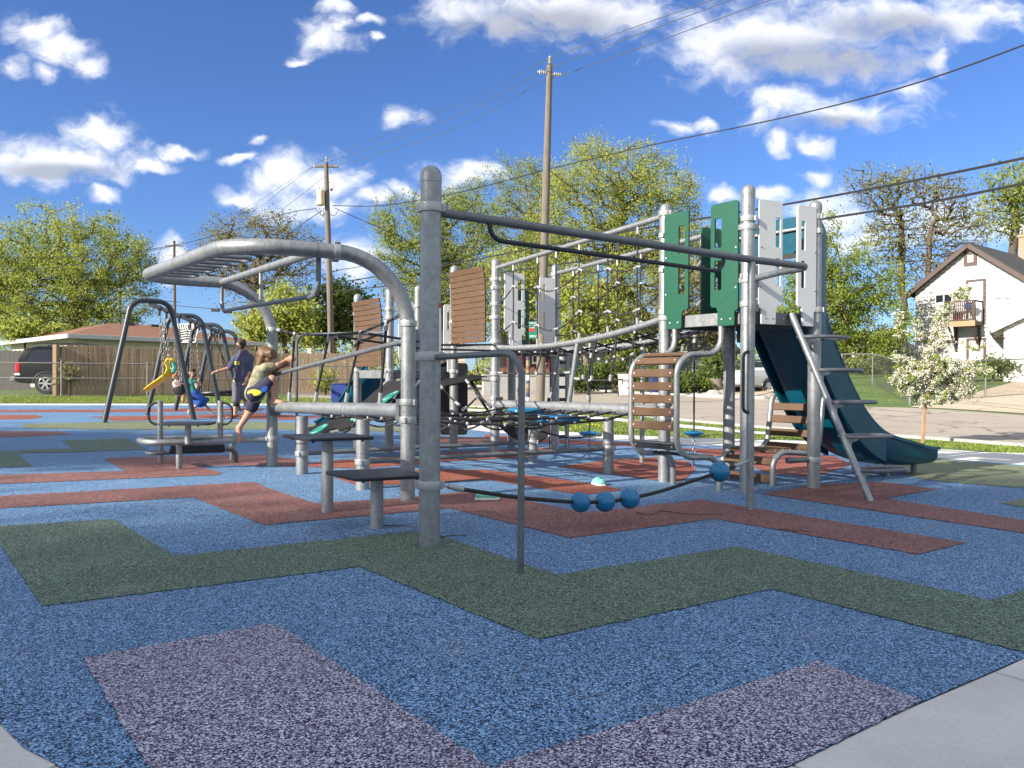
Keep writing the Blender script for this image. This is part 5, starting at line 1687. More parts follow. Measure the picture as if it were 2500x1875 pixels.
tree('tree', 'bright green maple right behind the teal slide', 38, [(1990,640,55,110),(2000,760,100,120),(2080,680,90,90),(2140,780,90,100),(2010,560,40,60),(2070,870,140,70),(1930,720,50,120),(1900,820,60,90),(2170,690,50,60)], 2072, 760, 38000, 0.125, 'lf_green', 20, 0.22, 'bark', 0.30, 0.9, TG)
tree('tree', 'nearly bare tree with several dark stems rising over the left eave of the white house', 46, [(2260,450,60,50),(2320,490,60,70),(2370,560,50,70),(2300,600,60,70),(2250,680,40,60)], 2246, 380, 3000, 0.15, 'lf_grey', 26, 0.16, 'bark', 0.5, 0.9, TG, twig=0.018, forkf=0.12, extra=[('lf_willow', 1400, 0.15, 0.5, 'crown')])
tree('tree', 'tall nearly bare dark-limbed tree between the maple and the white house', 47, [(2150,470,70,55),(2210,440,50,45),(2160,570,60,80),(2110,430,50,40),(2200,650,50,60),(2240,560,40,60)], 2214, 400, 3200, 0.15, 'lf_grey', 21, 0.19, 'bark', 0.55, 0.9, TG, twig=0.018, forkf=0.15, extra=[('lf_willow', 2200, 0.15, 0.5, 'crown')])
tree('tree', 'leafy crown showing over the roof of the white house', 56, [(2470,450,80,65),(2430,520,70,60),(2530,500,90,90),(2480,400,50,30)], 2470, 220, 4200, 0.25, 'lf_willow', 22, 0.3, 'bark', 0.6, 0.9, TG)
tree('tree', 'light yellow-green tree filling the gap behind the grey panels', 43, [(1230,690,80,90),(1180,760,60,70),(1280,780,70,60)], 1225, 220, 8000, 0.17, 'lf_yel', 25, 0.2, 'barkgrey', 0.5, 0.9, TG)
# young tree in blossom on the verge
bt_ = G(2252, 1084)
bty = bt_.y
tree('tree', 'small white blossom tree on the verge in front of the white house', bty, [(2265,905,60,50),(2330,905,56,38),(2215,930,44,36),(2330,955,66,24),(2265,965,56,22),(2285,830,40,36),(2385,838,30,22),(2352,716,30,16),(2390,905,44,16),(2200,880,24,34),(2300,765,16,40),(2195,790,14,44),(2240,800,18,34),(2420,840,20,12)], 2252, 360, 8000, 0.046, 'lf_green', 23, 0.032, 'barkpale', 0.035, 0.8, None, twig=0.0045, base=bt_, jit=0.06, cluster=9, extra=[('petal', 24000, 0.031, 0.030, 'blossom')])
tree('tree', 'pale flowering tree at the corner of the white house, behind the blossom tree', 40, [(2160,850,40,50),(2210,880,40,40),(2130,820,30,30)], 2190, 110, 3000, 0.16, 'petal', 24, 0.08, 'bark', 0.3, 0.8, None)
BG = 'bushes along the far side of the street'
def bush(px, py, rx, rz, y, n, lm, seed, label, size=0.16):
    tree('bush', label, y, [(px, py, rx, rz), (px - rx * .5, py + rz * .3, rx * .6, rz * .7), (px + rx * .5, py + rz * .3, rx * .6, rz * .7)], px, 60, n, size, lm, seed, 0.05, 'bark', 0.22, 0.8, BG, 'bush')
bush(1400, 925, 60, 26, 37, 2600, 'lf_ivy', 31, 'weedy bush over the far kerb between pole and white bin')
bush(1480, 905, 55, 30, 38, 2400, 'lf_ivy', 32, 'green bush behind the white bin')
bush(1590, 915, 50, 30, 38, 2000, 'lf_dark', 33, 'dark bush behind the slat climber')
bush(1680, 935, 60, 26, 36, 2200, 'lf_ivy', 34, 'low green bush by the tree stump')
bush(1745, 905, 50, 40, 37, 2200, 'lf_dark', 35, 'leafy bush left of the silver car')
bush(2080, 905, 60, 20, 40, 1500, 'lf_ivy', 36, 'weedy bush right of the teal slide')
bush(2425, 893, 48, 14, 33, 1500, 'lf_dark', 37, 'long green bed plants by the white garage')
bush(795, 925, 26, 34, 32.5, 900, 'lf_yel', 38, 'bright vine-like bush growing up the wooden fence', 0.13)
bush(170, 905, 26, 26, 28.4, 500, 'lf_olive', 39, 'scrubby bush at the end of the wooden fence', 0.10)
bush(60, 800, 90, 24, 41, 2600, 'lf_yel', 40, 'bush overhanging the roof of the low house', 0.2)

# far wood that closes the view between the houses
fw = thing('far_wood', (0, 90, 1), 'distant wood closing the gaps between the houses', 'wood')
del fw['category']; fw['kind'] = 'stuff'
rng = np.random.default_rng(77)
n = 42000
X = rng.uniform(-85, 85, n); Y = 84 + rng.uniform(-7, 7, n)
top = 5.2 + 1.9 * np.sin(X * .23) + 1.3 * np.sin(X * .61 + 1) + .8 * np.sin(X * 1.7)
Z = 0.4 + np.abs(top) * rng.uniform(0, 1, n) ** .8
leaves_obj('foliage', MAT['lf_yel'], fw, np.stack([X, Y, Z], 1)[:24000], 0.42, rng)
leaves_obj('foliage', MAT['lf_olive'], fw, np.stack([X, Y + 2, Z], 1)[24000:], 0.45, rng)
mb = MB()
for k in range(120):
    x = rng.uniform(-85, 85); y = 84 + rng.uniform(-4, 6); h = rng.uniform(3, 6); mb.tube([Vector((x, y, 0)), Vector((x + rng.uniform(-.4, .4), y, h))], [.16, .05], 4)
mb.build('trunks', MAT['barkgrey'], fw)
for c_ in fw.children: c_['kind'] = 'stuff'
# trees behind the camera whose shade lies over the front of the playground
SG = 'shade trees behind the viewer'
def shade_tree(gx, gy, r, hc, seed, n=7500, size=0.20):
    """crown whose shadow falls round the ground point (gx, gy)"""
    k = hc / math.tan(R(SUN_EL))
    cx, cy = gx - math.sin(R(SUN_AZ)) * k, gy - math.cos(R(SUN_AZ)) * k
    t = thing('tree', (cx, cy, 0), 'tall leafy shade tree standing in the row behind the viewer', 'tree', SG)
    bl = [(cx, cy, hc, r, r, r * 0.62), (cx + r * .4, cy, hc - .6, r * .7, r * .8, r * .5), (cx - r * .4, cy, hc - .4, r * .7, r * .8, r * .5)]
    pts, par, rad, tipi, n_tr = grow(None, bl, 220, [(cx, cy, -.1), (cx, cy, hc * .45), (cx, cy, hc)], seed, 0.3)
    wood(t, pts, par, rad, n_tr, 'bark')
    rng = np.random.default_rng(seed)
    TI = pts[tipi]; C = TI[rng.integers(0, len(TI), n)] + rng.normal(size=(n, 3)) * 0.5
    leaves_obj('crown', MAT['lf_green'], t, C, size, rng)
for i, (gx, gy, r, hc) in enumerate([(-4.8, 2.2, 3.6, 14), (0.6, 3.2, 3.8, 14), (5.4, 4.0, 3.8, 14), (3.1, 5.1, 2.2, 14), (-1.5, -1.6, 3.8, 13.5), (4.0, -1.2, 3.8, 13.5), (-9.6, 2.2, 3.6, 14), (-7.9, 11.2, 2.4, 13), (-5.2, 11.2, 2.2, 13), (-10.8, 11.3, 2.5, 13), (-14, 11.6, 2.6, 13)]):
    shade_tree(gx, gy, r, hc, 60 + i, 3200 if gy < 0 else 11000)

# ---------------------------------------------------------------- grass blades, dandelions
def grass_strip(name, polys_px, n, h, seed, label):
    rng = np.random.default_rng(seed)
    from mathutils import geometry as mg
    pts = []
    polys = [[G(a, b).xy for a, b in p] for p in polys_px]
    areas = [abs(sum(p[i].x * p[(i + 1) % len(p)].y - p[(i + 1) % len(p)].x * p[i].y for i in range(len(p)))) / 2 for p in polys]
    for p, ar in zip(polys, areas):
        k = int(n * ar / sum(areas)); x0, x1 = min(q.x for q in p), max(q.x for q in p); y0, y1 = min(q.y for q in p), max(q.y for q in p)
        X = rng.uniform(x0, x1, k * 3); Y = rng.uniform(y0, y1, k * 3)
        ins = np.zeros(len(X), bool)
        for i in range(len(p)):
            a, b = p[i], p[(i + 1) % len(p)]
            c = ((a.y > Y) != (b.y > Y)) & (X < (b.x - a.x) * (Y - a.y) / (b.y - a.y + 1e-12) + a.x)
            ins ^= c
        pts.append(np.stack([X[ins], Y[ins]], 1)[:k * 2])
    pts = np.concatenate(pts)
    Z = np.array([gz(x, y) for x, y in pts])
    n = len(pts)
    an = rng.uniform(0, 6.283, n); hh = h * rng.uniform(0.4, 1.5, n); w = 0.012 + hh * 0.10
    lean = rng.normal(size=(n, 2)) * hh[:, None] * 0.35
    B = np.stack([pts[:, 0], pts[:, 1], Z - 0.005], 1)
    d = np.stack([np.cos(an), np.sin(an), np.zeros(n)], 1) * w[:, None]
    T = B + np.stack([lean[:, 0], lean[:, 1], hh], 1)
    Vv = np.stack([B - d, B + d, T], 1).reshape(-1, 3)
    me = bpy.data.meshes.new(name)
    me.vertices.add(3 * n); me.vertices.foreach_set('co', Vv.astype(np.float32).ravel())
    me.loops.add(3 * n); me.loops.foreach_set('vertex_index', np.arange(3 * n, dtype=np.int32))
    me.polygons.add(n); me.polygons.foreach_set('loop_start', np.arange(0, 3 * n, 3, dtype=np.int32))
    me.materials.append(MAT['lf_grass']); me.update(calc_edges=True)
    o = bpy.data.objects.new(name, me); COL.objects.link(o); o['kind'] = 'stuff'; o['label'] = label
    return pts
MAT['lf_grass'] = leaf_mat('grass_blades', [(0.085, 0.125, 0.016), (0.14, 0.20, 0.028), (0.21, 0.27, 0.050)], 0.4)
grass_strip('grass', [[(0,968),(400,970),(760,972),(1000,982),(1000,1010),(860,990),(700,985),(350,985),(0,985)], [(1000,996),(1405,1023),(1500,1030),(1674,1048),(1842,1062),(2050,1074),(2280,1092),(2500,1108),(2500,1093),(2280,1076),(2050,1076),(2000,1076),(1700,1068),(1500,1060),(1220,1043),(1000,1014)]], 60000, 0.040, 3, 'green grass with a few dandelions between the path and the street')
grass_strip('grass', [[(1000,984),(1405,1010),(1540,1017),(1674,1031),(1842,1046),(2280,1078),(2500,1094),(2500,1110),(2050,1064),(1842,1052),(1500,1019),(1405,1012),(1000,988)]], 14000, 0.045, 4, 'narrow green grass verge beside the street')
grass_strip('grass', [[(1330,925),(1500,940),(1660,955),(1660,962),(1500,955),(1300,944)], [(2020,950),(2130,985),(2221,993),(2240,960),(2420,920),(2500,905),(2500,922),(2330,968)]], 16000, 0.07, 5, 'rough green grass on the house side of the street')
rng = np.random.default_rng(9)
mb = MB()
for k in range(70):
    g = G(rng.uniform(0, 560), rng.uniform(970, 984)); mb.ball(g + UP * rng.uniform(.05, .14), 0.013, 6, 4)
for k in range(25):
    g = G(rng.uniform(1330, 1500), rng.uniform(1035, 1055)); mb.ball(g + UP * 0.06, 0.013, 6, 4)
MAT['dandelion'] = simple('dandelion_yellow', (0.75, 0.55, 0.02), 0.7, 0, 0.1, 10)
o = mb.build('dandelion_flowers', MAT['dandelion']); o['kind'] = 'stuff'; o['label'] = 'yellow dandelion heads scattered in the lawn'
# ---------------------------------------------------------------- houses
def ext_frame(o, ax, up, w, h, d, t, mats, parent, name='window_frame'):
    pass
class Wall:
    """a vertical wall plane: o = plan origin, d = unit direction along it, n = outward normal"""
    def __init__(s, o, d, n):
        s.o, s.d, s.n = Vector((o[0], o[1], 0)), Vector((d[0], d[1], 0)).normalized(), Vector((n[0], n[1], 0)).normalized()
    def pt(s, a, z, out=0.0): return s.o + s.d * a + UP * z + s.n * out
    def px(s, px, py):
        q = PV(px, py, s.o, s.o + s.d)
        return (v2(q) - s.o).dot(s.d), q.z
def window(parent, W, a0, z0, a1, z1, frame='white', glass='glass', split=True, sill=True, blind=0.0, fw=0.07):
    ax = (W.d, W.n, UP)
    mb = MB()
    cx, cz, w, h = (a0 + a1) / 2, (z0 + z1) / 2, abs(a1 - a0), abs(z1 - z0)
    a0, a1, z0, z1 = cx - w / 2, cx + w / 2, cz - h / 2, cz + h / 2
    for aa in (a0, a1): mb.box(W.pt(aa, cz, 0.060), (fw, 0.06, h + fw), ax)
    for zz in (z0, z1): mb.box(W.pt(cx, zz, 0.062), (w - fw, 0.06, fw), ax)
    if split: mb.box(W.pt(cx, cz, 0.068), (fw * .7, 0.05, h - fw), ax)
    fr = mb.build('window', MAT[frame], parent)
    mb = MB(); mb.box(W.pt(cx, cz, 0.056), (w - fw * .5, 0.012, h - fw * .5), ax); mb.build('pane', MAT[glass], fr)
    if blind:
        mb = MB(); mb.box(W.pt(cx, z1 - h * blind / 2, 0.066), (w - fw, 0.004, h * blind), ax); mb.build('blind', MAT['blind'], fr)
    if sill:
        mb = MB(); mb.box(W.pt(cx, z0 - fw, 0.05), (w + 0.16, 0.10, 0.05), ax); mb.build('sill', MAT[frame], fr)
    return fr
def clapboards(parent, W, a0, a1, z0, z1, step, mat, limit=None, name='siding_board', joined=False, lap=0.030):
    """lapped boards; limit(z) -> (a0, a1) clips them to a gable"""
    k = int((z1 - z0) / step + 0.999)
    J = MB()
    for i in range(k):
        za, zb = z0 + i * step, min(z1, z0 + (i + 1) * step)
        l0, l1 = (a0, a1) if limit is None else limit((za + zb) / 2)
        if l1 - l0 < 0.05: continue
        vs = [W.pt(l0, za, lap), W.pt(l1, za, lap), W.pt(l1, zb, 0.006), W.pt(l0, zb, 0.006), W.pt(l0, za, -0.02), W.pt(l1, za, -0.02), W.pt(l1, zb, -0.02), W.pt(l0, zb, -0.02)]
        fs = [(0, 1, 2, 3), (0, 4, 5, 1), (2, 6, 7, 3), (1, 5, 6, 2), (0, 3, 7, 4)]
        if joined: J.add(vs, fs)
        else: MB().add(vs, fs).build(name, MAT[mat], parent, 0)
    if joined: J.build(name, MAT[mat], parent, 0)

# white house with the balcony
hx, hy = 22.6, 38.0
th = R(52)
wd = Vector((math.cos(th), -math.sin(th), 0)); wr = Vector((math.sin(th), math.cos(th), 0))
apex = Vector((hx, hy, 7.87)); pit = 0.768
hl, hr_, hdep = 2.72, 3.6, 9.0
zb0 = gz(hx, hy) - 0.5
W1 = Wall((hx, hy), wd, -wr)
wh = thing('white_house', (hx, hy, zb0), 'tall white clapboard house with brown trim and a little dark balcony', 'house')
mb = MB()
zl, zr = apex.z - pit * hl, apex.z - pit * hr_
prof = [(-hl + .12, zb0), (hr_ - .12, zb0), (hr_ - .12, zr + .02), (0, apex.z - .12), (-hl + .12, zl + .02)]
mb.sweep([[W1.pt(a, z, -0.02 - dd) for a, z in prof] for dd in (0, hdep)], True, True)
wb = mb.build('wall', MAT['whitevinyl'], wh, 0); WLOC[wb.name] = WLOC[wh.name]
clapboards(wb, W1, -hl, hr_, zb0 + .3, apex.z - .15, 0.19, 'whitevinyl', lambda z: (max(-hl + .12, -(apex.z - z) / pit + .12), min(hr_ - .12, (apex.z - z) / pit - .12)), lap=.052)
mb = MB()
for a, z in ((-hl - .30, apex.z - pit * (hl + .30)), (hr_ + .3, apex.z - pit * (hr_ + .3))):
    q = [W1.pt(0, apex.z, 0.35), W1.pt(a, z, 0.35), W1.pt(a, z, -hdep - .3), W1.pt(0, apex.z, -hdep - .3)]
    mb.add(q + [p + UP * 0.12 for p in q], [(0, 1, 2, 3), (7, 6, 5, 4), (0, 4, 5, 1), (1, 5, 6, 2), (2, 6, 7, 3)])
rf_ = mb.build('roof', MAT['roofdark'], wh, 0); WLOC[rf_.name] = WLOC[wh.name]
for a in (-hl - .30, hr_ + .3):
    z = apex.z - pit * abs(a)
    dd = (W1.pt(a, z, .36) - W1.pt(0, apex.z, .36)); L = dd.length; dd.normalize()
    nn = W1.n.cross(dd)
    mb = MB(); mb.box((W1.pt(a, z, .375) + W1.pt(0, apex.z, .375)) / 2 - UP * .06, (L, 0.04, 0.20), (dd, W1.n, nn), 0); mb.build('rake_board', MAT['trim'], wh, 0)
    mb = MB(); mb.box((W1.pt(a, z, .20) + W1.pt(0, apex.z, .20)) / 2 - UP * .10, (L, 0.32, 0.03), (dd, W1.n, nn), 0); mb.build('soffit', MAT['trim'], wh, 0)
mb = MB(); cq = apex + wr * 6.2 + wd * 0.5; mb.box(cq + UP * 0.1, (0.75, 0.75, 1.9), (wd, wr, UP)); mb.box(cq + UP * 1.10, (0.85, 0.85, 0.14), (wd, wr, UP)); mb.mat(1); mb.box(cq + UP * 1.42, (0.45, 0.45, 0.55), (wd, wr, UP)); mb.build('chimney', [MAT['brick'], MAT['rawwood']], rf_, 0)
a0, z1 = W1.px(2285, 698); a1, z0 = W1.px(2327, 738); window(wh, W1, a0, z0, a1, z1, blind=0.55)
a0, z1 = W1.px(2359, 620); a1, z0 = W1.px(2382, 643); window(wh, W1, a0, z0, a1, z1, 'trim', 'white', False, False, fw=0.16)
def door(px0, py0, px1, py1, mat, name='door', grille=False):
    a0, z1 = W1.px(px0, py0); a1, z0 = W1.px(px1, py1)
    ax = (W1.d, W1.n, UP); mb = MB(); w, h = a1 - a0, z1 - z0
    for aa in (a0, a1): mb.box(W1.pt(aa, (z0 + z1) / 2, .055), (0.12, 0.06, h), ax)
    mb.box(W1.pt((a0 + a1) / 2, z1 + .06, .047), (w + .12, 0.07, 0.12), ax)
    d_ = mb.build('door', MAT['trim'], wh); WLOC[d_.name] = WLOC[wh.name]
    mb = MB(); mb.box(W1.pt((a0 + a1) / 2, (z0 + z1) / 2, .048), (w - .12, 0.03, h), ax); mb.build('door_leaf', MAT[mat], d_)
    if grille:
        mb = MB()
        for k in range(9): mb.box(W1.pt(a0 + .1 + (w - .2) * k / 8, (z0 + z1) / 2, .06), (0.025, 0.02, h - .1), ax)
        mb.build('door_grille', MAT['white'], d_)
    return a0, a1, z0, z1
door(2363, 690, 2404, 790, 'white')
door(2364, 832, 2405, 910, 'greysiding', grille=True)
# balcony
ba0, bz0 = W1.px(2330, 790); ba1, bz1 = W1.px(2413, 736)
ba1 -= 0.25
bd = 1.0
ax = (W1.d, W1.n, UP)
bal = bpy.data.objects.new('balcony', None); COL.objects.link(bal); bal.parent = wh; WLOC[bal.name] = WLOC[wh.name]
mb = MB(); mb.box(W1.pt((ba0 + ba1) / 2, bz0 - .08, bd / 2 + .03), (ba1 - ba0 + .1, bd, 0.20), ax); mb.build('balcony_floor', MAT['deckwood'], bal)
mb = MB(); mb.box(W1.pt((ba0 + ba1) / 2, bz0 - .10, bd + .05), (ba1 - ba0 + .14, 0.05, 0.26), ax); mb.build('fascia_board', MAT['rawwood'], bal)
mb = MB()
for aa in (ba0, ba1):
    mb.box(W1.pt(aa, (bz0 + bz1) / 2, bd), (0.11, 0.11, bz1 - bz0), ax)
    mb.box(W1.pt(aa, bz1, bd / 2), (0.08, bd, 0.08), ax)
mb.box(W1.pt((ba0 + ba1) / 2, bz1 + .02, bd), (ba1 - ba0 + .14, 0.13, 0.06), ax)
mb.box(W1.pt((ba0 + ba1) / 2, bz0 + .08, bd), (ba1 - ba0, 0.06, 0.06), ax)
mb.build('railing', MAT['deckwood'], bal)
for k in range(14):
    mb = MB(); mb.box(W1.pt(ba0 + .08 + (ba1 - ba0 - .16) * k / 13, (bz0 + bz1) / 2 + .04, bd), (0.04, 0.04, bz1 - bz0 - .1), ax); mb.build('baluster', MAT['deckwood'], bal)
mb = MB()
for aa in (ba0 + .12, ba1 - .12):
    mb.tube([W1.pt(aa, bz0 - 1.3, .06), W1.pt(aa, bz0 - .15, bd)], 0.06, 4); mb.box(W1.pt(aa, bz0 - .75, .08), (0.12, 0.10, 1.3), ax)
mb.build('brace', MAT['deckwood'], bal)
g_ = thing('barbecue_grill', W1.pt((ba0 + ba1) / 2 + .30, bz0 + .03, .6), 'round blue covered grill standing on the dark balcony', 'grill')
mb = MB(); mb.ball(W1.pt((ba0 + ba1) / 2 + .30, bz0 + .78, .6), 0.27, 14, 8, (1, 1, .72)); mb.build('lid', MAT['royalcloth'], g_)
mb = MB()
for k in range(3):
    an = 2.1 * k; q = W1.pt((ba0 + ba1) / 2 + .30, 0, .6); mb.tube([q + UP * (bz0 + .65), q + UP * (bz0 + .02) + Vector((math.cos(an), math.sin(an), 0)) * .22], .02, 6)
mb.build('stand', MAT['black'], g_)
r_ = thing('storage_tub', W1.pt(ba0 + .45, bz0 + .03, .7), 'red plastic tub on the floor of the dark balcony', 'tub')
mb = MB(); q = W1.pt(ba0 + .45, bz0 + .03, .7); mb.lathe(q, [(0.18, 0), (0.24, .34), (.26, .36), (.24, .37), (.17, .02)], 16); mb.build('tub_body', MAT['redcloth'], r_)

# white garage at the right edge
W2 = Wall(P(2450, 900, 33).xy, (.83, -.55), (-.55, -.83))
gg = thing('white_garage', W2.pt(0, gz(21, 33) - .4), 'low white garage with a brown gutter at the foot of the white house', 'garage')
z1 = zat(2440, 800, *W2.o.xy); z0 = gz(*W2.o.xy) - .3
clapboards(gg, W2, 0, 5, z0, z1, 0.19, 'whitevinyl')
mb = MB(); mb.sweep([[W2.pt(a, z, -.03 - dd) for a, z in ((0.02, z0), (5, z0), (5, z1 + 2.2), (2.5, z1 + 1.35), (0.02, z1))] for dd in (0, 6)], True, True); mb.build('wall', MAT['whitevinyl'], gg, 0)
clapboards(gg, W2, 0, 5, z1, z1 + 1.2, 0.19, 'whitevinyl', lambda z: ((z - z1) / .52, 5))
q = [W2.pt(-.45, z1 - .22, .3), W2.pt(2.6, z1 + 1.38, .3), W2.pt(2.6, z1 + 1.38, -6.2), W2.pt(-.45, z1 - .22, -6.2)]
mb = MB(); mb.add(q + [p + UP * .12 for p in q], [(0, 3, 2, 1), (4, 5, 6, 7), (0, 1, 5, 4), (0, 4, 7, 3), (1, 2, 6, 5), (2, 3, 7, 6)]); mb.build('roof', MAT['white'], gg, 0)
mb = MB(); mb.tube([W2.pt(-.48, z1 - .20, .3), W2.pt(-.48, z1 - .20, -6)], .05, 8); mb.tube([W2.pt(-.45, z1 - .22, .25), W2.pt(-.2, z1 - .40, .2), W2.pt(.0, z1 - .42, .1)], .035, 8); mb.build('gutter', MAT['trim'], gg)
bq = W2.pt(-1.3, 0, 1.0); bb = thing('covered_grill', gp(bq.x, bq.y), 'small silver-lidded grill standing on the lawn before the white garage', 'grill')
mb = MB(); mb.lathe(gp(bq.x, bq.y, .45), [(.24, 0), (.27, .1), (.25, .22), (.14, .32), (.01, .34)], 14); mb.build('lid', MAT['chrome'], bb)
mb = MB(); mb.box(gp(bq.x, bq.y, .25), (.5, .4, .45)); mb.build('cabinet', MAT['greywood'], bb)

# low house with the brown hip roof
c0 = Vector((-20.2, 35.0, 0)); da = Vector((-.73, .69, 0)).normalized(); db = Vector((.69, .73, 0)).normalized()
ez = 3.05; zg = gz(-20, 36)
lh = thing('low_house', (c0.x, c0.y, zg), 'long low cream house with a brown hip roof behind the wooden fence', 'house')
La, Lb = 11.5, 9.6
inn = 0.45
ring = [c0 + da * inn + db * inn, c0 + da * inn + db * (Lb - inn), c0 + da * (La - inn) + db * (Lb - inn), c0 + da * (La - inn) + db * inn]
mb = MB(); mb.sweep([[p + UP * (zg - .3) for p in ring], [p + UP * (ez - .02) for p in ring]], True, True); lw = mb.build('wall', MAT['cream'], lh, 0)
WLOC[lw.name] = WLOC[lh.name]
for (o, d, n, L) in ((ring[0], db, -da, Lb - 2 * inn), (ring[0], da, -db, La - 2 * inn)):
    clapboards(lw, Wall(o.xy, d, n), 0, L, ez - 1.7, ez - .05, 0.2, 'cream')
ev = [c0, c0 + db * Lb, c0 + db * Lb + da * La, c0 + da * La]
r0, r1 = c0 + da * (La / 2) + db * 3.7 + UP * 4.05, c0 + da * (La / 2) + db * (Lb - 3.0) + UP * 4.05
evz = [p + UP * ez for p in ev]
mb = MB(); mb.add(evz + [r0, r1], [(0, 1, 5, 4), (1, 2, 5), (2, 3, 4, 5), (3, 0, 4), (0, 3, 2, 1)]); rr_ = mb.build('roof', MAT['roofbrown'], lh, 0); WLOC[rr_.name] = WLOC[lh.name]
for s in (0.30, .75):
    q = lerp(r0, r1, s) - UP * .12 - da * 0.45 + db * 0.0
    mb = MB(); mb.box(q, (.45, .45, .28), (da, db, UP), .03); mb.build('roof_vent', MAT['deckwood'], rr_)
for a, b in ((0, 1), (3, 0), (1, 2), (2, 3)):
    d = (ev[b] - ev[a]).normalized(); n = Vector((d.y, -d.x, 0))
    mb = MB(); mb.box((evz[a] + evz[b]) / 2 + n * .05 - UP * .08, ((ev[b] - ev[a]).length + .1, .10, .20), (d, n, UP), .01); mb.build('gutter', MAT['gutter'], lh)
Wl = Wall(ring[0].xy, da, -db)
window(lh, Wl, 2.2, 1.3, 4.2, 2.35, 'white', 'glass')
window(lh, Wl, 6.0, 1.3, 7.4, 2.35, 'white', 'glass')

# far houses seen between the trees
def far_house(px0, px1, eave_py, ridge_py, y, wall, roofm, label, yaw=0.15, depth=8, wins=(), gable=True):
    a, b = P(px0, 930, y), P(px1, 930, y + (px1 - px0) / FPX * y * yaw)
    d = v2(b - a); L = d.length; d.normalize(); n = Vector((d.y, -d.x, 0))
    z0 = gz(a.x, min(a.y, 45)) - .5; ze = zat(px0, eave_py, a.x, a.y); zr = zat(px0, ridge_py, a.x, a.y)
    t = thing('house', (a.x, a.y, z0), label, 'house', 'houses across the street')
    W = Wall(a.xy, d, n)
    mb = MB()
    if gable: prof = [(0, z0), (L, z0), (L, ze), (L / 2, zr), (0, ze)]
    else: prof = [(0, z0), (L, z0), (L, ze), (0, ze)]
    mb.sweep([[W.pt(q, z, -dd) for q, z in prof] for dd in (0, depth)], True, True); w_ = mb.build('wall', MAT[wall], t, 0); WLOC[w_.name] = WLOC[t.name]
    clapboards(w_, W, 0, L, z0 + .2, ze, 0.22, wall)
    mb = MB()
    if gable:
        for sgn in (0, 1):
            q = [W.pt(L / 2, zr, .3), W.pt(-.3 if sgn == 0 else L + .3, ze - .18, .3), W.pt(-.3 if sgn == 0 else L + .3, ze - .18, -depth - .3), W.pt(L / 2, zr, -depth - .3)]
            mb.add(q + [p + UP * .1 for p in q], [(0, 1, 2, 3), (7, 6, 5, 4), (0, 4, 5, 1), (1, 5, 6, 2), (2, 6, 7, 3)])
    else:
        q = [W.pt(-.3, ze, .4), W.pt(L + .3, ze, .4), W.pt(L + .3, zr, -depth / 2), W.pt(-.3, zr, -depth / 2)]
        mb.add(q + [p - UP * .1 for p in q], [(0, 1, 2, 3), (7, 6, 5, 4), (0, 4, 5, 1), (1, 5, 6, 2), (2, 6, 7, 3), (0, 3, 7, 4)])
    mb.build('roof', MAT[roofm], t, 0)
    for (x0, y0, x1, y1) in wins:
        p0, z1 = W.px(x0, y0); p1, zz0 = W.px(x1, y1); window(t, W, p0, zz0, p1, z1, blind=0.3)
    return t, W, L, z0, ze
far_house(1440, 1600, 800, 690, 47, 'greysiding', 'roofdark', 'grey clapboard house half hidden by the drooping tree', .2, 8, ((1480, 838, 1497, 868), (1501, 838, 1516, 868)))
far_house(1060, 1135, 730, 700, 46, 'cream', 'roofdark', 'plain cream building seen between the brown plank wall and the front post', .2, 8, (), False)
far_house(1232, 1352, 848, 800, 44, 'redsiding', 'roofdark', 'dark red house behind the tall utility pole', .1, 8, ((1300, 858, 1330, 885),), False)
far_house(1690, 1800, 860, 800, 49, 'greysiding', 'roofdark', 'weathered grey house behind the slat climber', .1, 8, ((1742, 838, 1762, 880),), False)
t_, Wp, L_, z0_, ze_ = far_house(2085, 2232, 850, 800, 50, 'cream', 'roofdark', 'cream house with a grey porch roof behind the blossom tree', .1, 8, ((2100, 862, 2116, 890),), False)
mb = MB(); q = [Wp.pt(1.0, ze_ - .4, .02), Wp.pt(3.4, ze_ - .4, .02), Wp.pt(3.4, ze_ - 1.0, 1.6), Wp.pt(1.0, ze_ - 1.0, 1.6)]; mb.add(q + [p - UP * .12 for p in q], [(0, 1, 2, 3), (7, 6, 5, 4), (0, 4, 5, 1), (1, 5, 6, 2), (2, 6, 7, 3), (0, 3, 7, 4)]); mb.build('porch_roof', MAT['roofdark'], t_, 0)
for a in (1.1, 2.2, 3.3):
    mb = MB(); mb.box(Wp.pt(a, (z0_ + ze_ - 1) / 2, 1.5), (.16, .16, ze_ - 1 - z0_)); mb.build('porch_post', MAT['brick'], t_)

